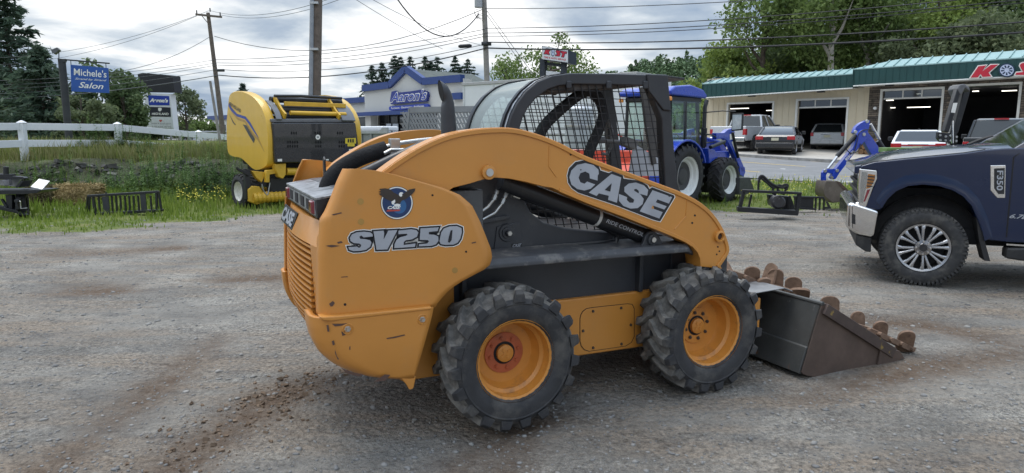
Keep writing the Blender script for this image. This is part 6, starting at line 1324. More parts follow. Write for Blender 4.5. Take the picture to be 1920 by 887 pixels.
for (a, b, c, m) in (((1366, 196), (1449, 192.5), 0, 'c'), ((1496, 190), (1589, 184.5), 1, 'c'), ((1655, 172), (1767, 165.5), 1, 's'), ((1790, 163), (1912, 157.5), 0, 's')):
    l_, r_ = gl([a, b], WY); doors.append((l_[0], r_[0], (l_[2] + r_[2]) / 2, c, m))
xsplit = gl([(1628, 200)], WY)[0][0]; xw0 = gl([(1324, 200)], WY)[0][0]; ztop_ = f2[0][2] + .1; edges = []
for mname, mat, xa, xb in (('c', CRM, xw0, xsplit), ('s', STN, xsplit, xe)):
    ds = [d for d in doors if d[4] == mname]; x = xa; q = MB(); th = .25
    for d in ds:
        q.box((x, WY, -.6), (d[0], WY + th, ztop_)); q.box((d[0], WY, d[2]), (d[1], WY + th, ztop_)); x = d[1]
    q.box((x, WY, -.6), (xb, WY + th, ztop_))
    wl_ = q.build('wall', mat, gb, smooth=0)
    if mname == 'c':
        q = MB(); x = xa + .1
        while x < xb - .05:
            zb_ = -.5
            for d in ds:
                if d[0] - .12 < x < d[1] + .12: zb_ = d[2] + .12
            q.box((x - .02, WY - .022, zb_), (x + .02, WY - .0005, f1[3][2] + .1)); x += .36
        q.build('battens', CRM, wl_, smooth=0)
for d in doors:
    q = MB(); q.box((d[0] - .1, WY - .04, -.5), (d[0] + .002, WY + .1, d[2] + .1)); q.box((d[1] - .002, WY - .04, -.5), (d[1] + .1, WY + .1, d[2] + .1)); q.box((d[0] + .003, WY - .04, d[2] - .002), (d[1] - .003, WY + .1, d[2] + .1)); dfm = q.build('bay_door_frame', TRIM, gb)
    if d[3]:
        q = MB(); w_ = d[1] - d[0]; zz_ = d[2] - .42
        q.box((d[0] + .02, WY + .16, zz_), (d[1] - .02, WY + .2, zz_ + .08))
        for u in (.34, .66): q.box((d[0] + w_ * u - .03, WY + .16, zz_ + .08), (d[0] + w_ * u + .03, WY + .2, d[2]))
        q.build('door_panel', TRIM, dfm); q = MB(); q.add([(d[0], WY + .18, zz_ + .08), (d[1], WY + .18, zz_ + .08), (d[1], WY + .18, d[2]), (d[0], WY + .18, d[2])], [(0, 1, 2, 3)]); q.build('door_glass', DKG, dfm)
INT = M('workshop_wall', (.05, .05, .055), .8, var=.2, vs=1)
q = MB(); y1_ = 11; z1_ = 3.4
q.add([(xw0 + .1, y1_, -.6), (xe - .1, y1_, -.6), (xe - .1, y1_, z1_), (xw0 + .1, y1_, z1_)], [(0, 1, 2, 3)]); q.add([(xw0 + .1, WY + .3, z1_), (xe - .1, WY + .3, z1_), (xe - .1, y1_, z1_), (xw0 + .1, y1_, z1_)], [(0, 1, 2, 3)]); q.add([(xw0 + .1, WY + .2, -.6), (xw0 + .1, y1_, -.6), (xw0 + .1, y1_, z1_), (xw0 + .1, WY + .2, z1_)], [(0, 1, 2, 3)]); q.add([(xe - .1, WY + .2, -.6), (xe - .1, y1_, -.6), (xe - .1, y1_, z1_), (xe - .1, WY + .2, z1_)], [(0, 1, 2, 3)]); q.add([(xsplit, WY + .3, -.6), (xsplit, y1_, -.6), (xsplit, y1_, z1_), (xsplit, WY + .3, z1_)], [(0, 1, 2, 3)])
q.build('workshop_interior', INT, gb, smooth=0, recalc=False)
q = MB(); q.box((xw0 - .3, WY + .25, f1[0][2] - .3), (xw0, 11, f1[0][2] - .1)); q.box((xw0, 1.2, -.6), (xw0 + .08, 11, f1[3][2] + .5)); q.build('end_wall', CRM, gb)
LAMP = emit_mat('fluorescent_tube', (1, .95, .82), 2.2)
for (px_, py_, y_, l_) in ((1384, 203.5, 3.5, 1.6), (1444, 207, 5.0, .6), (1722, 201, 4.0, 1.3), (1892, 170, 2.6, .7), (1829, 171, 2.6, .3), (1668, 188, 2.8, .4), (1673, 202, 4.5, .3), (1722, 176, 2.0, .2)):
    p = gl([(px_, py_)], y_)[0]; q = MB(); q.box((p[0] - l_ * .42, p[1], p[2] - .016), (p[0] + l_ * .42, p[1] + .1, p[2] + .016)); q.build('ceiling_lamp', LAMP, gb)
for (px_, py_) in ((1409, 180.5), (1539, 172.5), (1668, 160.5)):
    p = gl([(px_, py_)], .3)[0]; q = MB(); q.box((p[0] - .18, p[1] - .1, p[2] - .03), (p[0] + .18, p[1] + .15, p[2] + .05)); q.build('soffit_lamp', BLK2, gb, bevel=.01)
p = gl([(1641, 203)], WY - .1)[0]; q = MB(); q.lathe([(0, -.1), (.07, -.1), (.09, 0), (.05, .1)], p, n=12); q.build('wall_lamp', WTR, gb)
RK = M('shop_sign_red', (.52, .018, .04), .4, var=.05); ZK = lambda pts: zoomed(pts, 1780, 90, 11.086); SY = -.55
def sgn(q, pts, y, mi, th=.03): q.prism(gl(ZK(pts), y), (0, th, 0), mi)
k1 = [(605, 380), (760, 362), (680, 490), (860, 352), (1010, 345), (810, 510), (865, 590), (690, 600), (648, 535), (590, 610), (440, 615)]
s1_ = [(1480, 330), (1530, 310), (1700, 300), (1690, 350), (1560, 362), (1640, 480), (1620, 540), (1560, 560), (1370, 556), (1395, 512), (1540, 500), (1500, 440), (1465, 370)]
t1_ = [(1790, 295), (2080, 275), (2060, 330), (1960, 338), (1890, 540), (1760, 548), (1835, 345), (1765, 350)]; 
for L in (k1, s1_, t1_): q = MB(); sgn(q, offset_poly(L, 22), SY - .10, 0, .08); sgn(q, L, SY - .125, 1); q.build('sign_letter', [WHD, RK], fa2, smooth=0)
q = MB(); cx, cy = 1195, 462
sgn(q, arc(cx, cy, 182, 150, 0, 360, 40)[:-1], SY - .09, 2, .06); sgn(q, arc(cx, cy, 168, 142, 0, 360, 40)[:-1], SY - .12, 1, .05); sgn(q, arc(cx, cy, 142, 118, 0, 360, 40)[:-1], SY - .14, 0, .04)
for i in range(9):
    a = 2 * PI * (i + .3) / 9; ca, sa = math.cos(a), math.sin(a); pts = [(cx + 52 * ca - 12 * sa, cy + 44 * sa + 10 * ca), (cx + 122 * ca - 22 * sa, cy + 102 * sa + 18 * ca), (cx + 122 * ca + 22 * sa, cy + 102 * sa - 18 * ca), (cx + 52 * ca + 12 * sa, cy + 44 * sa - 10 * ca)]; q.add(gl(ZK(pts), SY - .143), [(0, 1, 2, 3)], 1)
q.build('sign_wheel', [M('sign_pale_blue', (.50, .56, .72), .4), M('sign_navy', (.012, .03, .07), .4), GRN], fa2, smooth=0)
# blue-trimmed store
PA = at(683, 200, 70); AB = Fr((PA[0], PA[1], 1.2), -46)
ab = thing('store_building', 'pale grey retail store with blue trim and gabled parapet in the distance', 'building', AB)
STU = M('pale_grey_stucco', (.52, .52, .50), .8, var=.04, vs=.5); TBL = M('blue_trim', (.022, .052, .19), .5, var=.06)
al = lambda pts, y: AB.p(pts, y); GP = [(683, 166), (733, 159.5), (763, 129), (796, 153), (868, 147)]
fl = al(GP + [(868, 210), (868, 262), (683, 262)], 0)
fl = [p if p[2] > 2.5 or i < 6 else (p[0], p[1], 0) for i, p in enumerate(fl)]; zs2 = al([(690, 214)], 0)[0][2]
q = MB(); up_ = al(GP, 0); q.prism(up_ + [(up_[-1][0], 0, zs2), (up_[0][0], 0, zs2)], (0, 1.0, 0)); q.box((up_[-1][0] - 3.6, .0, -.5), (up_[-1][0], 1.0, zs2)); q.box((up_[0][0], .0, -.5), (up_[0][0] + 1.0, .8, zs2))
q.box((up_[0][0] - 9, 1.5, -.5), (up_[0][0], 14, al([(670, 186)], 1.5)[0][2] + .1)); q.box((up_[0][0], 1.2, zs2), (up_[-1][0], 22, up_[0][2] - .3)); q.build('wall', STU, ab, smooth=0)
q = MB(); gpl = al(GP, 0)
for a, b in zip(gpl[:-1], gpl[1:]): q.bar((a[0], -.05, a[2]), (b[0], -.05, b[2]), .5, .62)
z2 = al([(670, 188)], 1.5)[0][2]; q.bar((up_[0][0] - 9, 1.4, z2), (up_[0][0], 1.4, z2), .5, .55); q.build('parapet_trim', TBL, ab)
q = MB(); q.bar((up_[0][0] - 6, -.2, zs2), (up_[2][0] + 3.5, -.2, zs2), .8, .35); q.build('canopy_band', TBL, ab)
tt = al([(852, 181)], 0)[0]; q = MB(); q.bar((tt[0], -.15, tt[2]), (up_[-1][0] + .1, -.15, tt[2]), .4, .55); q.build('pilaster_band', TBL, ab)
q = MB(); pk = gpl[2]; q.prism([(pk[0], .2, pk[2]), (gpl[3][0], .2, gpl[3][2]), (gpl[3][0] + .6, 8, gpl[3][2]), (pk[0], 8, pk[2])], (0, 0, -.1)); q.prism([(pk[0], .2, pk[2]), (gpl[1][0], .2, gpl[1][2]), (gpl[1][0], 8, gpl[1][2]), (pk[0], 8, pk[2])], (0, 0, -.1)); q.build('gable_roof', M('grey_shingle', (.10, .115, .105), .9, var=.2, vs=2), ab)
sx0, sx1 = up_[0][0] + 1.0, up_[-1][0] - 3.6
q = MB(); q.box((sx0, 1.2, -.5), (sx1, 1.3, zs2)); q.build('storefront_glass', M('dark_storefront', (.02, .023, .028), .15, coat=.3), ab)
q = MB(); n_ = 7
for i in range(n_ + 1): x = sx0 + (sx1 - sx0) * i / n_; q.box((x - .06, 1.08, -.5), (x + .06, 1.2, zs2))
q.box((sx0, 1.08, zs2 - 1.0), (sx1, 1.2, zs2 - .9)); q.build('storefront_mullions', M('dark_bronze', (.03, .03, .032), .4), ab)
for a, b in ((724, 733), (736, 746)):
    q = MB(); pp = al([(a, 232), (b, 232), (b, 256), (a, 256)], .9); q.prism(pp, (0, .05, 0)); q.build('window_poster', M('poster_pale', (.55, .62, .72), .5, var=.12, vs=4), ab)
    q = MB(); m = pp; w_ = m[1][0] - m[0][0]
    for k, t_ in enumerate(('TVs', 'SAVE', 'NOW')): q2 = [(m[0][0] + w_ * .2, .895, m[0][2] - .45 - k * .45), (m[0][0] + w_ * .8, .895, m[0][2] - .45 - k * .45), (m[0][0] + w_ * .2, .895, m[0][2] - .15 - k * .45)]
q = MB(); q.box((up_[0][0] - 8.5, 1.38, zs2 - 1.9), (up_[0][0] - .4, 1.5, zs2 - .2)); q.build('side_window', MATS['dark_storefront'], ab)
# store sign
q = MB(); ar_ = [(731, 190), (734, 172), (741, 170), (744, 174), (771, 171), (789, 168), (800, 172), (802, 178), (799, 190), (733, 195.5)]
q.prism(al(ar_, -.30), (0, .25, 0), 0); c0, c1, c3 = al([(731.5, 193), (798.5, 187.5), (735, 172.5)], -.32); v0 = len(q.v); add_text(q, "Aaron's", c0, c1, c3, 1, .045, .12)
c0, c1, c3 = al([(732.5, 191.6), (797.5, 186.5), (735.5, 174)], -.34); add_text(q, "Aaron's", c0, c1, c3, 2, .01, .12); q.build('store_sign', [M('sign_shadow_blue', (.02, .035, .20), .5), WHD, M('sign_blue', (.02, .05, .34), .4)], ab, smooth=0)
q = MB(); bb_ = [(729, 202), (731, 199.5), (800, 194.5), (803, 196), (803, 200.5), (801, 202), (733, 207.5), (729.5, 206)]; q.prism(al(bb_, -.30), (0, .2, 0), 0); c0, c1, c3 = al([(733.5, 206), (795, 201.5), (733.5, 201.2)], -.32); add_text(q, 'Furniture · Electronics · Appliances', c0, c1, c3, 1, .01, 0); q.build('tagline_sign', [MATS['sign_blue'], WHD], ab, smooth=0)
# far house and low roof behind the left pole
PH = at(400, 250, 85); HB = Fr((PH[0], PH[1], 1.0), -46); hb = thing('far_building', 'white low building with blue roof edge far behind the left utility pole', 'building', HB)
q = MB(); q.box((-1, 0, 0), (8, 8, 2.6)); q.build('wall', STU, hb); q = MB(); q.box((-1.2, -.2, 2.6), (8.2, 8.2, 3.1)); q.build('roof_edge', TBL, hb)
for i in range(3): q = MB(); q.box((.2 + i * 2.4, -.03, .9), (1.6 + i * 2.4, 0, 2.0)); q.build('window', MATS['dark_storefront'], hb)

# ================================================================== parked vehicles
def arch_outline(prof, wheels, r, zc):
    """prof: outline starting at the rear bottom going over the top to the front bottom; wheel cut-outs along the bottom"""
    out = list(prof); zb = prof[0][1]
    for wx in sorted(wheels, reverse=True):
        a0 = math.asin(min(1, max(-1, (zb - zc) / r)))
        for a in np.linspace(a0, PI - a0, 11): out.append((wx + r * math.cos(a), zc + r * math.sin(a)))
    return out
def vehicle(name, label, cat, pos, yaw, paint, kind, L, W, H, group='vehicles parked at the auto shop', rear_bits=True, plate=True):
    v = thing(name, label, cat, loc=pos, yaw=yaw, group=group); w2 = W / 2
    if kind == 'sedan':
        prof = [(.05, .30), (.0, .55), (.03, .88), (.12, .98), (.55, 1.0), (L * .72, .98), (L * .9, .84), (L - .05, .68), (L, .45), (L - .05, .25)]; wh, r, zb = (1.0, L - .95), .33, .98
        gb0, gt = (.55, L * .74), (1.15, L * .50)
    elif kind == 'hatch':
        prof = [(.05, .30), (.0, .55), (.05, .95), (.12, 1.0), (L * .72, 1.0), (L * .9, .86), (L - .05, .68), (L, .45), (L - .05, .25)]; wh, r, zb = (.8, L - .9), .32, 1.0; gb0, gt = (.15, L * .76), (.5, L * .52)
    else:
        prof = [(.05, .55), (.0, .62), (.0, 1.30), (2.05, 1.30), (2.08, 1.22), (L * .66, 1.22), (L - .25, 1.15), (L - .02, 1.0), (L, .6), (L - .05, .5)]; wh, r, zb = (1.25, L - 1.05), .40, 1.22; gb0, gt = (2.1, L * .70), (2.3, L * .57)
    o = arch_outline(prof, wh, r + .06, r)
    q = MB(); q.prism([(a, -w2, b) for a, b in o], (0, W, 0)); body = q.build('body', paint, v, bevel=.05, seg=3)
    k = .76; q = MB(); base = [(gb0[0], -w2 * .93, zb - .02), (gb0[1], -w2 * .93, zb - .02), (gb0[1], w2 * .93, zb - .02), (gb0[0], w2 * .93, zb - .02)]; top = [(gt[0], -w2 * k, H - .06), (gt[1], -w2 * k, H - .06), (gt[1], w2 * k, H - .06), (gt[0], w2 * k, H - .06)]
    q.loft([base, top]); q.build('windows', M('car_window_dark', (.02, .024, .026), .08, coat=1.0) if name != 'sedan' or True else None, v, bevel=.03)
    q = MB(); q.loft([[(a - .0, b, c) for a, b, c in top], [(gt[0] + .12, -w2 * k * .86, H), (gt[1] - .1, -w2 * k * .86, H), (gt[1] - .1, w2 * k * .86, H), (gt[0] + .12, w2 * k * .86, H)]]); q.build('roof', paint, v, bevel=.02)
    for i in range(4):
        q = MB(); q.bar(tuple(np.array(base[i]) * 1.004), tuple(np.array(top[i])), .10, .07); q.build('pillar', paint, v, bevel=.02)
    for sgn_ in (-1, 1):
        m = (gb0[0] + gb0[1]) / 2; q = MB(); q.bar((m, sgn_ * w2 * .935, zb - .02), ((gt[0] + gt[1]) / 2, sgn_ * w2 * k * 1.005, H - .06), .07, .05); q.build('pillar', paint, v)
        q = MB(); q.box((gb0[1] - .45, sgn_ * (w2 + .1) - .1, zb + .02), (gb0[1] - .3, sgn_ * (w2 + .1) + .1, zb + .2)); q.build('wing_mirror', BPL, v, bevel=.03)
        q = MB(); q.tube([(m, sgn_ * (w2 + .002), .4), (m, sgn_ * (w2 + .002), zb - .05)], .008, 4); q.build('door_seam', DKIN, body)
        q = MB(); q.box((m - .3, sgn_ * w2 - .02, zb - .2), (m - .12, sgn_ * w2 + .025, zb - .16)); q.build('door_handle', paint if kind == 'sedan' else CHR, body)
        for wx in wh: simple_wheel(v, wx, sgn_ * (w2 - .11), r, r, .22)
        yA, yB = sorted((sgn_ * (w2 + .006), sgn_ * (w2 - .36 if kind == 'sedan' else w2 - .17))); zA, zB = (.74, .92) if kind == 'sedan' else ((.78, .98) if kind == 'hatch' else (.84, 1.16))
        q = MB(); q.box((-.012, yA, zA), (.2, yB, zB)); q.build('tail_light', M('car_tail_light', (.45, .012, .015), .2, coat=.8), v, bevel=.02)
        q = MB(); q.box((L - .22, yA, .62), (L - .02, yB, .78)); q.build('headlight', CHR, v, bevel=.03)
    q = MB(); q.box((-.06, -w2 * .97, .34 if kind != 'pickup' else .5), (.14, w2 * .97, .60 if kind != 'pickup' else .72)); q.build('rear_bumper', paint if kind != 'pickup' else CHR, v, bevel=.04)
    q = MB(); q.box((-.072 if kind == 'pickup' else -.012, -.17, .70 if kind != 'pickup' else .55), (-.0, .17, .84 if kind != 'pickup' else .68)); q.build('number_plate', M('plate_cream', (.55, .52, .38), .5, var=.25, vs=30), v)
    q = MB(); q.box((-.03, -.3, .62) if kind == 'pickup' else (-.004, -.35, .86), (-.0, .3, .66) if kind == 'pickup' else (.004, .35, .885)); q.build('tailgate_trim', CHR if kind == 'hatch' else BPL, v)
    q = MB(); q.box((.1, -w2 + .12, r - .1), (L - .2, w2 - .12, .6)); q.build('underbody', DKIN, v)
    if kind == 'pickup':
        q = MB(); q.box((.12, -w2 + .1, .9), (2.0, w2 - .1, 1.302)); q.build('bed_liner', BPL, v); q = MB(); q.box((2.22, -.22, H - .05), (2.3, .22, H + .005)); q.build('brake_lamp', MATS['car_tail_light'], v)
    else:
        q = MB(); q.prism([(gt[0] + .2, -.02, H - .01), (gt[0] + .4, -.02, H - .005), (gt[0] + .22, -.02, H + .07)], (0, .04, 0)); q.build('antenna', BPL, v)
    return v
def car_paint(n, c, metal=.3, rough=.25): return M(n, c, rough, metal, var=.04, vs=1, coat=1.0)
SILP = car_paint('silver_paint', (.56, .575, .59), .1, .3); BLKP = car_paint('black_paint_car', (.016, .015, .017), .2, .25); WHP = car_paint('white_paint_car', (.72, .73, .75), .0, .3); GRP = car_paint('charcoal_car', (.02, .021, .022), .3, .3)
def gpos(px, py, d): p = at(px, py, d); return (p[0], p[1], GZ(p[0], p[1]) + .125 - .05)
vehicle('sedan', 'black four-door sedan parked before the open middle bay', 'car', gpos(1451, 297, 34.0), 62, BLKP, 'sedan', 4.6, 1.83, 1.43)
vehicle('pickup_truck', 'silver pickup truck parked outside the leftmost bay, half behind the blue tractor', 'pickup truck', gpos(1362, 290, 36.5), 47, SILP, 'pickup', 5.9, 2.0, 1.95)
vehicle('hatchback', 'silver hatchback standing inside the dark garage bay', 'car', gpos(1549, 281, 39.0), 58, SILP, 'hatch', 4.4, 1.76, 1.5)
p = at(1721, 275, 27); vehicle('sedan', 'white sedan with full-width red tail light behind the pickup hood', 'car', (p[0], p[1], 1.619 + 12.5 * 27 / CF - 1.45), 60, WHP, 'sedan', 4.7, 1.86, 1.45)
q = [o for o in bpy.data.objects if o.get('label', '').startswith('white sedan')][0]; m = MB(); m.box((-.014, -.9, .815), (.05, .9, .865)); m.build('light_bar', MATS['car_tail_light'], q, bevel=.01)
p = at(1874, 270, 23); vehicle('pickup_truck', 'black pickup truck seen from behind above the navy truck hood', 'pickup truck', (p[0], p[1], 1.619 + 36 * 23 / CF - 1.98), 55, GRP, 'pickup', 5.9, 2.05, 1.98)
p = at(316, 262, 70); vehicle('sedan', 'distant white car passing beyond the white fence below the plaza sign', 'car', (p[0], p[1], 1.619 - 1 * 70 / CF - 1.43), 145, WHP, 'sedan', 4.6, 1.8, 1.43, 'cars on the road')
p = at(385, 262, 62); vehicle('sedan', 'distant dark blue car beyond the guardrail next to the yellow baler', 'car', (p[0], p[1], 1.619 - 1 * 62 / CF - 1.43), 140, NAVY, 'sedan', 4.6, 1.8, 1.43, 'cars on the road')
# stack of firewood / brown bags by the stone pillar
p = gl([(1632, 275)], WY - .5)[0]; fw = thing('log_pile', 'small brown pile of logs against the stone pillar', 'log pile', loc=tuple(GB.w((p[0], p[1], 0))[:2]) + (.45,), yaw=-45)
WOODB = M('brown_wood', (.20, .11, .05), .8, var=.3, vs=6)
for i in range(4):
    for j in range(4 - i % 2): q = MB(); q.cyl((-.5 + j * .3 + (i % 2) * .15, -.3, .15 + i * .25), (-.5 + j * .3 + (i % 2) * .15, .3, .15 + i * .25), .14, 10); q.build('log', WOODB, fw)

# ================================================================== fence, guardrail
VIN = M('white_vinyl', (.72, .73, .74), .45, var=.05, vs=1.5, dirt=((.45, .46, .42), 2.5, .6, .15, .4))
fp = [(-140, 227, 17.9), (40, 227, 20.6), (220, 230, 22.6), (372, 245, 25.2), (500, 256, 28.2), (610, 262, 31)]
fn = thing('vinyl_fence', 'white two-rail vinyl fence along the top of the grassy bank', 'fence', loc=tuple(at(220, 230, 22.6)[:2]) + (0,)); fo = np.array(fn.location)
P_ = [at(*a) - fo for a in fp]; PW = .17
for i, p in enumerate(P_):
    zg = GZ(p[0] + fo[0], p[1] + fo[1]); q = MB(); q.box((p[0] - PW / 2, p[1] - PW / 2, zg - .2), (p[0] + PW / 2, p[1] + PW / 2, p[2] - .05)); q.loft([[(p[0] - .11, p[1] - .11, p[2] - .05), (p[0] + .11, p[1] - .11, p[2] - .05), (p[0] + .11, p[1] + .11, p[2] - .05), (p[0] - .11, p[1] + .11, p[2] - .05)], [(p[0] - .02, p[1] - .02, p[2] + .02), (p[0] + .02, p[1] - .02, p[2] + .02), (p[0] + .02, p[1] + .02, p[2] + .02), (p[0] - .02, p[1] + .02, p[2] + .02)]]); q.build('post', VIN, fn, bevel=.008)
    if i:
        o_ = P_[i - 1]
        for dz_ in (.16, .66):
            q = MB(); q.bar((o_[0], o_[1], o_[2] - dz_), (p[0], p[1], p[2] - dz_), .05, .21); q.build('rail', VIN, fn, bevel=.008)
GAL = M('galvanised_rail', (.34, .35, .36), .45, .6, var=.1, vs=3)
g0 = RD.w((-30, -.9, 0)); gr = thing('guardrail', 'long grey steel guardrail beside the road beyond the white fence', 'guardrail', loc=tuple(g0), yaw=-45)
q = MB(); rr = []
for s in np.arange(-60, 8.1, 4): z = float(road_z(s - 30, 0)); rr.append([(s, 0, z + .42), (s, -.06, z + .50), (s, 0, z + .57), (s, -.06, z + .65), (s, 0, z + .74), (s, .02, z + .74), (s, .02, z + .42)])
q.loft(rr); q.build('rail', GAL, gr)
for s in np.arange(-60, 8, 2.0): z = float(road_z(s - 30, 0)); q = MB(); q.box((s - .06, .03, z - .3), (s + .06, .17, z + .76)); q.build('post', GAL, gr)

# ================================================================== signs
DKP = M('dark_post', (.03, .032, .036), .6, var=.2, vs=4); SBL = M('salon_blue', (.018, .085, .34), .45, var=.06, vs=2)
SN = FF(168, 200, 27, 20, 0); sal = thing('salon_sign', 'blue hanging salon sign with white lettering on a dark post', 'sign', SN)
ZSN = lambda pts: zoomed(pts, 0, 60, 3.695)
sp_ = SN.p(ZSN([(488, 226), (750, 250), (757, 424), (494, 412)]), 0); q = MB(); q.prism(sp_, (0, .06, 0)); bd_ = q.build('sign_board', SBL, sal, bevel=.005)
q = MB()
for s_, pts, b_, sh_ in (("Michele's", [(512, 299), (738, 317), (512, 250)], .008, .0), ('Strand by Strand', [(518, 333), (735, 346), (521, 316)], .004, .3), ('Salon', [(545, 386), (715, 397), (548, 345)], .012, .25)):
    c0, c1, c3 = SN.p(ZSN(pts), -.006); add_text(q, s_, c0, c1, c3, 0, b_, sh_)
q.build('sign_lettering', WHD, bd_, smooth=0)
pt = SN.p(ZSN([(428, 195), (470, 640)]), .05); q = MB(); q.tube([(pt[0][0], .05, pt[0][2]), (pt[1][0] - .0, .05, .2)], [.13, .13], 12); q.build('post', DKP, sal)
a, b = SN.p(ZSN([(400, 188), (760, 218)]), .05); q = MB(); q.bar(a, b, .05, .05); q.prism(SN.p(ZSN([(400, 186), (455, 186), (448, 208), (408, 208)]), -.08), (0, .26, 0)); q.build('hanger_arm', DKP, sal)
for pts in ([(490, 195), (492, 228)], [(733, 215), (735, 250)]): a, b = SN.p(ZSN(pts), .05); q = MB(); q.tube([a, b], .015, 6); q.build('hanger_chain', DKP, sal)
q = MB(); a = SN.p(ZSN([(348, 124), (395, 106), (412, 124), (375, 154)]), -.1); q.prism(a, (0, .3, 0)); a2 = SN.p(ZSN([(408, 135), (408, 186)]), .05); q.tube(a2, .02, 6); q.build('floodlight', M('floodlight_grey', (.10, .105, .11), .5), sal, bevel=.01)
PN = FF(300, 240, 58, -14, 0); py_ = thing('plaza_sign', 'white pylon sign with blank black panel on top and three tenant panels', 'sign', PN); ZP = lambda pts: zoomed(pts, 255, 125, 7.1)
q = MB(); q.prism(PN.p(ZP([(105, 350), (455, 365), (505, 850), (150, 850)]), 0), (0, .6, 0)); cab_ = q.build('sign_cabinet', WTR, py_)
q = MB(); q.prism(PN.p(ZP([(22, 98), (88, 82), (488, 118), (512, 342), (105, 335), (40, 322)]), -.05), (0, .9, 0)); q.build('blank_panel', M('dark_blank_panel', (.022, .022, .026), .5, var=.1), py_)
for pts, m, items in (([(160, 380), (440, 392), (446, 516), (170, 512)], MATS['sign_blue'], [("Aaron's", [(180, 472), (425, 480), (184, 418)], .06, .15, WHD)]),
                      ([(176, 535), (456, 542), (464, 668), (186, 662)], M('panel_charcoal', (.022, .024, .034), .5), [('HIGHLAND', [(212, 643), (434, 646), (212, 612)], .03, 0, WHD)]),
                      ([(186, 680), (468, 686), (480, 822), (196, 815)], M('panel_white', (.66, .67, .68), .5), [('heart & soul salon', [(205, 764), (465, 768), (205, 745)], .0, 0, MATS['mid_grey']), ('570.616.4770', [(212, 806), (468, 810), (212, 788)], .0, 0, MATS['mid_grey'])])):
    q = MB(); q.prism(PN.p(ZP(pts), -.02), (0, .03, 0)); pan = q.build('tenant_panel', m, cab_)
    for s_, c_, b_, sh_, mt in items:
        q = MB(); c0, c1, c3 = PN.p(ZP(c_), -.03); add_text(q, s_, c0, c1, c3, 0, b_, sh_)
        if s_ == 'HIGHLAND': q.add(PN.p(ZP([(293, 552), (318, 545), (342, 553), (340, 580), (318, 598), (296, 582)]), -.03), [(0, 1, 2, 3, 4, 5)], 0)
        o = q.build('panel_lettering', mt, cab_, smooth=0)
        if s_.startswith('heart'):
            q = MB(); q.add(PN.p(ZP([(328, 740), (308, 718), (310, 708), (320, 706), (328, 713), (338, 707), (346, 710), (347, 720)]), -.03), [tuple(range(8))]); q.build('heart_mark', MATS['red_decal'], cab_, smooth=0)
KN = FF(1043, 110, 36, -24, 0); ks = thing('shop_pole_sign', 'red and white tyre shop sign on two dark posts above the cab roof', 'sign', KN); ZN = lambda pts: zoomed(pts, 995, 75, 12.667)
fc = KN.p(ZN([(265, 135), (890, 240), (895, 548), (270, 458)]), 0); q = MB(); q.prism(fc, (0, 1.3, 0)); sb_ = q.build('sign_box', M('sign_box_navy', (.025, .032, .05), .5), ks)
q = MB(); cF = np.mean(fc, 0); q.prism([(cF[0] + (p[0] - cF[0]) * .985, -.004, cF[2] + (p[2] - cF[2]) * .95) for p in fc], (0, -.01, 0)); q.build('sign_face', M('sign_face_white', (.66, .66, .68), .4), sb_)
q = MB(); dk_ = lambda pts, mi, y=-.02: q.add(KN.p(ZN(pts), y), [tuple(range(len(pts)))], mi)
kk = [(370, 205), (420, 212), (400, 265), (435, 215), (478, 222), (425, 285), (445, 345), (395, 340), (385, 305), (372, 335), (318, 328)]; ss = [(615, 250), (710, 262), (705, 285), (685, 290), (700, 345), (680, 385), (590, 372), (592, 352), (635, 352), (615, 295), (600, 270)]; tt_ = [(725, 265), (855, 285), (850, 318), (810, 318), (785, 408), (735, 400), (760, 312), (722, 305)]
for L in (kk, ss, tt_): dk_(offset_poly(L, 12), 1, -.018); dk_(L, 0, -.022)
dk_(arc(528, 292, 46, 100, 0, 360, 24)[:-1], 1, -.02); dk_(arc(528, 292, 36, 80, 0, 360, 24)[:-1], 2, -.024); dk_(arc(528, 292, 10, 24, 0, 360, 12)[:-1], 1, -.028)
c0, c1, c3 = KN.p(ZN([(315, 425), (835, 492), (315, 385)]), -.02); add_text(q, 'TIRE & AUTO SERVICE', c0, c1, c3, 0, .03, .1); q.build('sign_lettering', [RK, MATS['sign_navy'], MATS['sign_pale_blue']], sb_, smooth=0)
for a, b in (((218, 480), (330, 480)), ((715, 560), (800, 570))):
    pp = KN.p(ZN([a, b]), .3); q = MB(); q.box((pp[0][0], .3, .2), (pp[1][0], .7, pp[0][2] + .1)); q.build('post', M('navy_post', (.03, .036, .05), .55), ks)
pp = KN.p(ZN([(330, 520), (720, 560), (720, 640), (330, 590)]), .4); q = MB(); q.prism(pp, (0, .2, 0)); q.build('cross_beam', MATS['navy_post'], ks)
pp = KN.p(ZN([(365, 730), (690, 765), (690, 1000), (365, 1000)]), .2); q = MB(); q.prism(pp, (0, .15, 0)); q.build('lower_board', MATS['sign_face_white'], ks)

# ================================================================== utility poles and wires
POLE = M('weathered_pole', (.15, .12, .10), .9, var=.2, vs=5, dirt=((.07, .055, .045), 9, .5, .15, .6), bump=.3, bs=20); POLG = M('grey_pole', (.26, .24, .22), .9, var=.15, vs=4, bump=.2, bs=20)
def pole(label, top, bot, d, r0, r1, mat, name='utility_pole', zbase=None):
    a, b = at(*top, d), at(*bot, d); u = (a - b) / (a[2] - b[2]); zb = GZ(b[0], b[1]) - .3 if zbase is None else zbase; base = b + u * (zb - b[2])
    t_ = thing(name, label, 'utility pole', loc=tuple(base), group='utility poles'); q = MB(); q.tube([(0, 0, 0), tuple(a - base)], [r1, r0], 14); q.build('pole', mat, t_); return t_, base, a
pA, bA, tA = pole('brown wooden utility pole with crossarm leaning left of the yellow baler', (390, 24), (417, 240), 45, .11, .17, POLE)
lo = lambda b, px, py, d: tuple(at(px, py, d) - b)
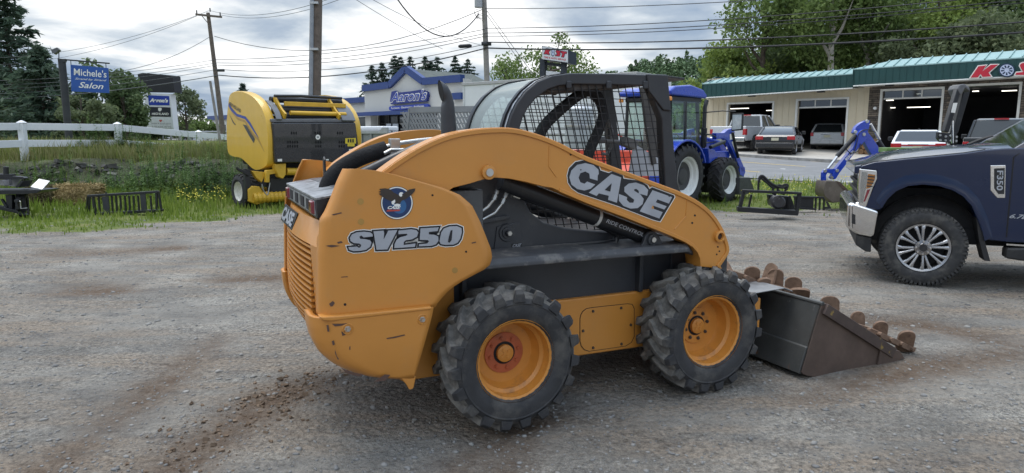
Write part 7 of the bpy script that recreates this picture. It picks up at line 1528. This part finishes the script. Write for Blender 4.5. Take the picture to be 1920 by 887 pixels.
q = MB(); q.bar(lo(bA, 367, 27, 44.8), lo(bA, 416, 32, 44.8), .1, .12); q.bar(lo(bA, 378, 29, 44.7), lo(bA, 392, 46, 44.9), .03, .04); q.build('crossarm', POLE, pA)
for x, y in ((369, 26), (394, 22), (413, 30)): q = MB(); a = lo(bA, x, y, 44.8); q.tube([(a[0], a[1], a[2]), (a[0], a[1], a[2] + .22)], .04, 8); q.build('insulator', DKP, pA)
q = MB(); a = lo(bA, 413, 132, 44.6); q.tube([(a[0] - .2, a[1], a[2]), (a[0] + .25, a[1], a[2])], .09, 10); q.build('cable_closure', DKP, pA)
pM, bM, tM = pole('thick brown utility pole with grey conduit rising behind the baler', (597, -260), (590, 185), 20, .16, .18, POLE)
q = MB(); q.tube([lo(bM, 586.5, -120, 19.8), lo(bM, 583, 185, 19.8), (lo(bM, 583, 185, 19.8)[0], lo(bM, 583, 185, 19.8)[1], .1)], .055, 10); q.build('conduit', M('conduit_grey', (.27, .29, .32), .5, .2, var=.1), pM)
for y in (5, 92): q = MB(); q.box(tuple(np.array(lo(bM, 582, y, 19.75)) - [.02, .02, .03]), tuple(np.array(lo(bM, 596, y, 19.75)) + [0, .1, .03])); q.build('conduit_strap', STL, pM)
pC, bC, tC = pole('grey utility pole with transformer can standing behind the loader cab', (905.5, -60), (913, 150), 36, .13, .15, POLG)
q = MB(); a = np.array(lo(bC, 897, 14, 35.7)); q.tube([a, a + [0, 0, .9]], .2, 14); q.build('transformer', M('transformer_grey', (.36, .37, .38), .5, .2), pC)
q = MB(); a = np.array(lo(bC, 912, 82, 35.8)); q.tube([a - [.25, 0, 0], a + [.25, 0, 0]], .1, 8); q.build('cable_closure', DKP, pC)
q = MB()
for k in range(5): q.tube(spline([lo(bC, 903 - 2 * k, 16 + 3 * k, 35.7), lo(bC, 890 + k, 20 + 4 * k, 35.7), lo(bC, 893 + k, 30 + k, 35.7), lo(bC, 906, 24 + k * 4, 35.8)], 4), .012, 4)
q.build('jumper_wires', BLK2, pC)
pF, bF, tF = pole('thin pale utility pole at the far left edge by the pines', (-3, 100), (5, 230), 60, .09, .13, POLG)
st_, bS, tS = pole('thin grey pole stub leaning beside the brown utility pole', (394, 152), (415, 280), 26, .045, .055, POLG, 'leaning_pole')
WIRE = M('cable_black', (.015, .015, .018), .6); WIREG = M('cable_grey', (.10, .105, .115), .6)
def wire(label, A, B, sag=.0, r=.014, mat=WIRE, n=16):
    a, b = at(*A), at(*B); pts = [tuple(a + (b - a) * t_ - np.array([0, 0, 4 * sag * t_ * (1 - t_)]) - a) for t_ in np.linspace(0, 1, n)]
    q = MB(); q.tube(pts, r, 5); o = q.build('power_line', mat, None); o.location = tuple(a); return tag(o, label, 'power line', 'overhead lines')
dA, dC, dR = 45, 36, 30
lines = [(112, 55, 38), (118, 63, 28), (122, 68, 28), (130, 83, 58), (141, 91, 72)]
nm = ['topmost', 'second', 'third', 'fourth', 'lowest and thickest']
for k, ((ya, yc, _), nmm) in enumerate(zip(lines, nm)):
    wire(f'{nmm} of five lines from the brown crossarm pole to the transformer pole', (405 + k * 1.5, ya, dA - .2), (909, yc, dC - .2), .35 + .08 * k, .016 if k < 4 else .03)
    wire(f'{nmm} of five lines running left from the brown crossarm pole', (404 + k * 1.5, ya, dA - .2), (-160, 150 + 9 * k, 48), .5, .014 if k < 4 else .026, WIREG)
for k, (yc, yr, rr_) in enumerate([(16, -38, .016), (53, -12, .018), (62, 0, .018), (68, 6, .016), (79, 40, .026), (90, 60, .036)]):
    wire(f"{['topmost', 'second', 'third', 'fourth', 'fifth thick', 'lowest thickest'][k]} of the lines running right from the transformer pole", (910, yc, dC - .2), (1990, yr - (4 if k > 3 else 8), 22), .28, rr_)
wire('sagging service line from the brown pole to the transformer pole', (402, 68, dA), (904, 18, dC), 1.4, .018)
wire('high line from the crossarm up to the thick pole', (394, 20, dA), (640, -10, 28), .5, .012, WIREG); wire('second high line from the crossarm end rising right', (413, 28, dA), (660, -10, 30), .5, .012, WIREG)
wire('high line running left from the crossarm top', (392, 20, dA), (-80, 108, 50), .9, .012, WIREG); wire('lower line running left from the crossarm end', (369, 30, dA), (-80, 122, 50), .9, .012, WIREG)
wire('service drop from the brown pole to the dark sign tree', (395, 68, dA), (200, 137, 40), .4, .014)
wire('slack thick loop of cable left of the transformer', (742, -6, 30), (898, 26, dC), 1.35, .03); wire('thin cable descending behind the store gable', (650, -12, 34), (830, 92, 44), .1, .013, WIREG); wire('second thin cable descending towards the transformer pole', (686, -8, 34), (900, 84, 44), .25, .013, WIREG)
wire('left of two guy cables beside the transformer pole', (913, 28, dC), (985, 130, 33), 0, .014); wire('right of two guy cables beside the transformer pole', (913, 20, dC), (1000, 140, 33), 0, .014)
q = MB(); a = at(872, 87, 36.5); q.tube([(-.35, 0, 0), (-.25, 0, .0), (.25, 0, .03), (.35, 0, .03)], [.05, .10, .10, .05], 10); o = q.build('splice_case', WIRE, None); o.location = tuple(a); tag(o, 'black splice case hanging on the cables left of the transformer pole', 'cable case')

# ================================================================== trees
BARK = M('bark', (.09, .07, .055), .9, var=.3, vs=4, bump=.3, bs=15); BIRCH = M('pale_bark', (.42, .39, .34), .8, var=.2, vs=2, dirt=((.12, .10, .09), 3, .58, .1, .6))
def leafmat(n, a, b, c, sc_=.35): return rand_mat(n, [(0, a), (.5, b), (1, c)], .7, .42, sc_, .55)
LF1 = leafmat('leaf_mid_green', (.07, .11, .035), (.15, .215, .065), (.27, .34, .12)); LF2 = leafmat('leaf_dark_green', (.045, .075, .035), (.10, .145, .062), (.18, .235, .10)); LF3 = leafmat('leaf_light_green', (.10, .155, .035), (.21, .285, .07), (.34, .40, .13)); LFG = leafmat('leaf_grey_green', (.075, .10, .055), (.15, .185, .095), (.25, .28, .15))
NEED = leafmat('pine_needles', (.035, .062, .045), (.075, .115, .078), (.13, .175, .115), .5); NEED2 = leafmat('spruce_needles', (.028, .052, .04), (.06, .092, .07), (.11, .145, .105), .5)
def leaves(cs, rad, n, size, flat=.75):
    """leaf sprays scattered in clumps; cs centres, rad clump radii"""
    k = rng.integers(0, len(cs), n); d = rng.standard_normal((n, 3)); d /= np.linalg.norm(d, axis=1)[:, None]; rr = rng.random(n) ** .45
    c = cs[k] + d * (rad[k] * rr)[:, None] * np.array([1, 1, flat]); u = rng.standard_normal((n, 3)); u /= np.linalg.norm(u, axis=1)[:, None]; v = np.cross(u, rng.standard_normal((n, 3))); v /= np.linalg.norm(v, axis=1)[:, None]
    s = (size * (.55 + .9 * rng.random(n)))[:, None]; V = np.stack([c - u * s * .5, c + v * s * .28, c + u * s * .5, c - v * s * .28], 1).reshape(-1, 3); return V, np.arange(4 * n).reshape(-1, 4)
def broadleaf(label, px, pytop, d, width, trunk_h, n=7000, leaf=.22, mat=None, bark=None, seed=0, zb=None, clumps=46, gap=.18, name='broadleaf_tree', group='trees behind the auto shop', low=.18, limbs=9):
    rs = np.random.default_rng(seed + 11); p = at(px, pytop, d); zb = GZ(p[0], p[1]) if zb is None else zb; H = p[2] - zb
    t_ = thing(name, label, 'tree', loc=(p[0], p[1], zb), group=group); q = MB(); lean = (rs.random(2) - .5) * .08 * H; W2 = width / 2; tp_ = [(lean[0] * k, lean[1] * k, H * .82 * k) for k in np.linspace(0, 1, 6)]
    q.tube(tp_, [H * .022 * (1 - .8 * k) + .03 for k in np.linspace(0, 1, 6)], 8); cs = []
    for i in range(limbs):
        z0 = H * (low + .1 + .55 * i / limbs); a = rs.random() * 2 * PI; l_ = W2 * (.55 + .4 * rs.random()) * (1 - .35 * i / limbs); e = (math.cos(a) * l_, math.sin(a) * l_, z0 + H * (.08 + .2 * rs.random())); k0 = z0 / (H * .82)
        s_ = (lean[0] * k0, lean[1] * k0, z0); m = tuple((np.array(s_) + np.array(e)) / 2 + [0, 0, -.03 * H]); q.tube([s_, m, e], [H * .009 + .02, H * .006 + .015, .02], 6); cs.append(e)
    tr_ = q.build('trunk', bark or BARK, t_)
    while len(cs) < clumps:
        u = rs.standard_normal(3); u /= np.linalg.norm(u); r = .35 + .65 * rs.random() ** .6; zc = H * (low + (1 - low) * .52); v = np.array([u[0] * W2 * r, u[1] * W2 * r, zc + u[2] * H * (1 - low) * .47 * r]); 
        if mnoise.noise((v[0] * .35 + seed * 3.1, v[1] * .35, v[2] * .35)) > -gap: cs.append(tuple(v))
    cs = np.array(cs); rad = (.10 + .10 * rs.random(len(cs))) * (width + H) * .5; V, F = leaves(cs, rad, n, leaf); link('crown', np_mesh('crown', V, F, [mat or LF1]), t_); return t_
def conifer(label, px, pytop, d, width, n=26, per=26, mat=None, seed=0, zb=None, droop=.25, size=.35, name='spruce_tree', group='spruces behind the store', ragged=.25, low=.08):
    rs = np.random.default_rng(seed + 5); p = at(px, pytop, d); zb = GZ(p[0], p[1]) if zb is None else zb; H = p[2] - zb
    t_ = thing(name, label, 'tree', loc=(p[0], p[1], zb), group=group); q = MB(); q.tube([(0, 0, 0), (0, 0, H * .97)], [H * .014 + .05, .02], 7); Vs = []
    for i in range(n):
        k = i / (n - 1); z = H * (low + (.97 - low) * k); L_ = width / 2 * (1 - k) ** .75 + .1
        for j in range(6):
            a = rs.random() * 2 * PI; l_ = L_ * (1 - ragged + 2 * ragged * rs.random()); e = np.array([math.cos(a) * l_, math.sin(a) * l_, -droop * l_ + .12 * l_]); m = per; tt = rs.random(m) ** .7
            if l_ > 1.5: q.tube([(0, 0, z), (e[0] * .9, e[1] * .9, z + e[2] * .9)], [.03, .012], 4)
            c = np.array([0, 0, z]) + e * tt[:, None] + rs.standard_normal((m, 3)) * np.array([.10, .10, .07]) * (l_ * .7 + .25)
            dr_ = np.stack([math.cos(a) + .9 * rs.standard_normal(m), math.sin(a) + .9 * rs.standard_normal(m), -.35 + .5 * rs.standard_normal(m)], -1); dr_ /= np.linalg.norm(dr_, axis=1)[:, None]
            sv = np.cross(dr_, rs.standard_normal((m, 3))); sv /= np.linalg.norm(sv, axis=1)[:, None]; s = (size * (.5 + rs.random(m)))[:, None]; Vs.append(np.stack([c - dr_ * s * .5, c + sv * s * .14, c + dr_ * s * .5, c - sv * s * .14], 1).reshape(-1, 3))
    q.build('trunk', BARK, t_); V = np.concatenate(Vs); link('crown', np_mesh('crown', V, np.arange(len(V)).reshape(-1, 4), [mat or NEED2]), t_); return t_
gL = 'trees at the far left'
conifer('tallest dark pine with layered boughs at the left edge', 0, -45, 52, 7.0, 30, 34, NEED, 1, .8, .05, .55, 'pine_tree', gL, .4, .05); conifer('second dark pine right of the tallest one, behind the salon sign post', 70, 84, 48, 6.0, 24, 40, NEED, 2, .8, .05, .5, 'pine_tree', gL, .45, .02)
conifer('dark pine filling in behind the two front pines', 36, 130, 62, 6.5, 20, 30, NEED, 3, .8, .05, .6, 'pine_tree', gL, .4, .02); conifer('dark pine cut off by the left edge of the picture', -70, 40, 56, 8, 24, 30, NEED, 33, .8, .05, .6, 'pine_tree', gL, .4, .02)
broadleaf('dark bushy tree behind the blue salon sign', 198, 117, 52, 4.4, 1, 6000, .30, LF2, None, 4, .9, 40, .1, 'broadleaf_tree', gL, .05); broadleaf('lower dark tree between salon sign and plaza sign', 228, 150, 50, 2.6, 1, 4000, .26, LF2, None, 5, .9, 30, .1, 'broadleaf_tree', gL, .02); broadleaf('mid green bush under the blue salon sign', 148, 165, 46, 3.6, 1, 4200, .24, LFG, None, 6, .9, 30, .1, 'broadleaf_tree', gL, .0)
broadleaf('pale young tree right of the plaza pylon sign', 345, 166, 62, 3.0, 1, 2800, .24, LFG, None, 7, .9, 34, .1, 'broadleaf_tree', gL, .1); broadleaf('round bush left of the brown utility pole', 372, 222, 66, 5.0, 1, 2600, .3, LF1, None, 8, .9, 26, .2, 'bush', gL, .0); broadleaf('round bush at the foot of the plaza pylon sign', 255, 200, 60, 5.0, 1, 3000, .3, LF2, None, 9, .9, 26, .2, 'bush', gL, .0); broadleaf('low dark bush beyond the guardrail under the pines', 60, 190, 58, 10.0, 1, 6000, .35, LF2, None, 10, .9, 40, .3, 'bush', gL, .0)
broadleaf('dim green bush beside the brown pole foot', 330, 222, 74, 6.0, 1, 2600, .3, LF2, None, 13, .9, 26, .2, 'bush', gL, .0)
sp_lab = ['leftmost spruce over the store roof', 'second spruce from the left over the store roof', 'tall spruce left of the store gable', 'spruce touching the left slope of the gable', 'small spruce tip right behind the gable peak', 'spruce right of the gable peak', 'short spruce above the right roof slope', 'spruce over the right end of the gable', 'spruce above the right parapet', 'rightmost spruce beside the transformer pole']
for i, (x, y, w_) in enumerate([(697, 134, 3.6), (716, 129, 3.8), (740, 115, 4.0), (750, 118, 3.6), (769, 117, 2.6), (797, 117, 3.8), (808, 127, 3.0), (820, 119, 4.4), (853, 117, 4.4), (877, 122, 5.0)]): conifer(sp_lab[i], x, y - 13, 100, w_ * 1.9, 24, 16, NEED2, 40 + i, 1.3, .2, .6)
conifer('lone spruce tip poking up behind the baler shield', 455, 157, 90, 4.6, 18, 14, NEED2, 60, 1.3, .15, .7); conifer('dark spruce half hidden by the left wall of the store', 690, 205, 80, 3.4, 16, 12, NEED2, 61, 1.3, .2, .6)
broadleaf('wide leafy tree behind the tyre shop pole sign', 1030, 78, 58, 7.6, 1, 6500, .26, LF1, None, 12, .6, 46, -.02, 'broadleaf_tree', None, .2); 
broadleaf('smaller leafy tree left of the pole sign behind the trailer', 960, 112, 60, 4.0, 1, 3000, .26, LF1, None, 14, .6, 30, .05, 'broadleaf_tree', None, .2)
TB = [('light green tree at the left end of the auto shop', 1382, 78, 58, 6.5, LF3, None, 5000), ('bright low tree between shop end and tractor cab', 1335, 128, 62, 6.0, LF3, None, 4200), ('tall airy tree with bare twigs above the left shop roof', 1440, -70, 56, 6.0, LF1, BARK, 5200), ('tall full tree right of the airy one', 1525, -90, 60, 8.0, LF1, BARK, 9000), ('pale-barked tree with crooked white trunk', 1580, -110, 52, 5.0, LF1, BIRCH, 4200), ('second pale-barked tree above the fascia corner', 1640, -120, 53, 5.5, LF1, BIRCH, 4200), ('broad dark tree behind the stone half of the shop', 1700, -90, 60, 9.0, LF2, BARK, 9000), ('light green tree above the shop letters', 1790, -60, 52, 7.0, LF3, BARK, 7000), ('dense tree at the upper right corner', 1880, -120, 56, 9.0, LF1, BARK, 9000), ('dark tree cut by the right edge of the picture', 1990, -80, 52, 9.0, LF2, BARK, 6000), ('leafy tree low behind the middle of the shop roof', 1480, 60, 60, 7.5, LF2, BARK, 5500), ('leafy tree low behind the fascia corner', 1610, 40, 62, 8.5, LF2, BARK, 6500), ('pale green tree low above the right roof', 1740, 30, 50, 7.0, LFG, BARK, 5500), ('grey green tree low near the right edge', 1850, 20, 48, 7.0, LFG, BARK, 5500)]
for i, (lb, x, y, d, w_, m, bk_, n) in enumerate(TB): broadleaf(lb, x, y, d, w_, 1, int(n * 1.5), .32, m, bk_, 70 + i, .6, 54, .05 if i != 2 else -.12, 'broadleaf_tree', 'trees behind the auto shop', .12 if bk_ is not BIRCH else .35)
# wooded hill far off: one mass nobody could count
HX = np.linspace(-60, 320, 60); HYv = np.linspace(150, 420, 40); A_, B_ = np.meshgrid(HX, HYv)
def hill_h(x, y): s_ = np.clip((x - 5) / 90, 0, 1); return 1.5 + (2 + 33 * s_ * s_ * (3 - 2 * s_)) * sstep(150, 330, y) + 6 * np.sin(x * .05) * sstep(150, 300, y)
hz_ = hill_h(A_, B_) - 2; ii = np.arange(A_.size).reshape(A_.shape); me = bpy.data.meshes.new('hill'); me.from_pydata(np.stack([A_, B_, hz_], -1).reshape(-1, 3).tolist(), [], np.stack([ii[:-1, :-1], ii[:-1, 1:], ii[1:, 1:], ii[1:, :-1]], -1).reshape(-1, 4).tolist()); me.materials.append(M('forest_floor', (.02, .035, .014), .9)); link('hill', me, kind='structure')
nT = 1500; hx = -50 + 360 * rng.random(nT); hy = 155 + 200 * rng.random(nT); hh = hill_h(hx, hy); ht = 7 + 5 * rng.random(nT); per = 130; d = rng.standard_normal((nT, per, 3)); d /= np.linalg.norm(d, axis=2)[:, :, None]; con = rng.random(nT) < .35
cz = rng.random((nT, per)); rd_ = np.where(con[:, None], (1 - cz) * 2.2 + .3, np.sqrt(np.maximum(0, 1 - (2 * cz - 1) ** 2)) * 3.4 + .3)
C = np.stack([hx[:, None] + d[:, :, 0] * rd_, hy[:, None] + d[:, :, 1] * rd_, hh[:, None] - 1 + ht[:, None] * (.15 + .85 * cz)], -1).reshape(-1, 3); u = rng.standard_normal(C.shape); u /= np.linalg.norm(u, axis=1)[:, None]; v = np.cross(u, rng.standard_normal(C.shape)); v /= np.linalg.norm(v, axis=1)[:, None]; s = (.45 + .5 * rng.random(len(C)))[:, None]
V = np.stack([C - u * s, C + v * s * .6, C + u * s, C - v * s * .6], 1).reshape(-1, 3); link('forest', np_mesh('forest', V, np.arange(len(V)).reshape(-1, 4), [rand_mat('far_forest', [(0, (.07, .11, .06)), (.5, (.12, .18, .09)), (1, (.19, .25, .13))], .9, 0, .05, .7)]), kind='stuff')
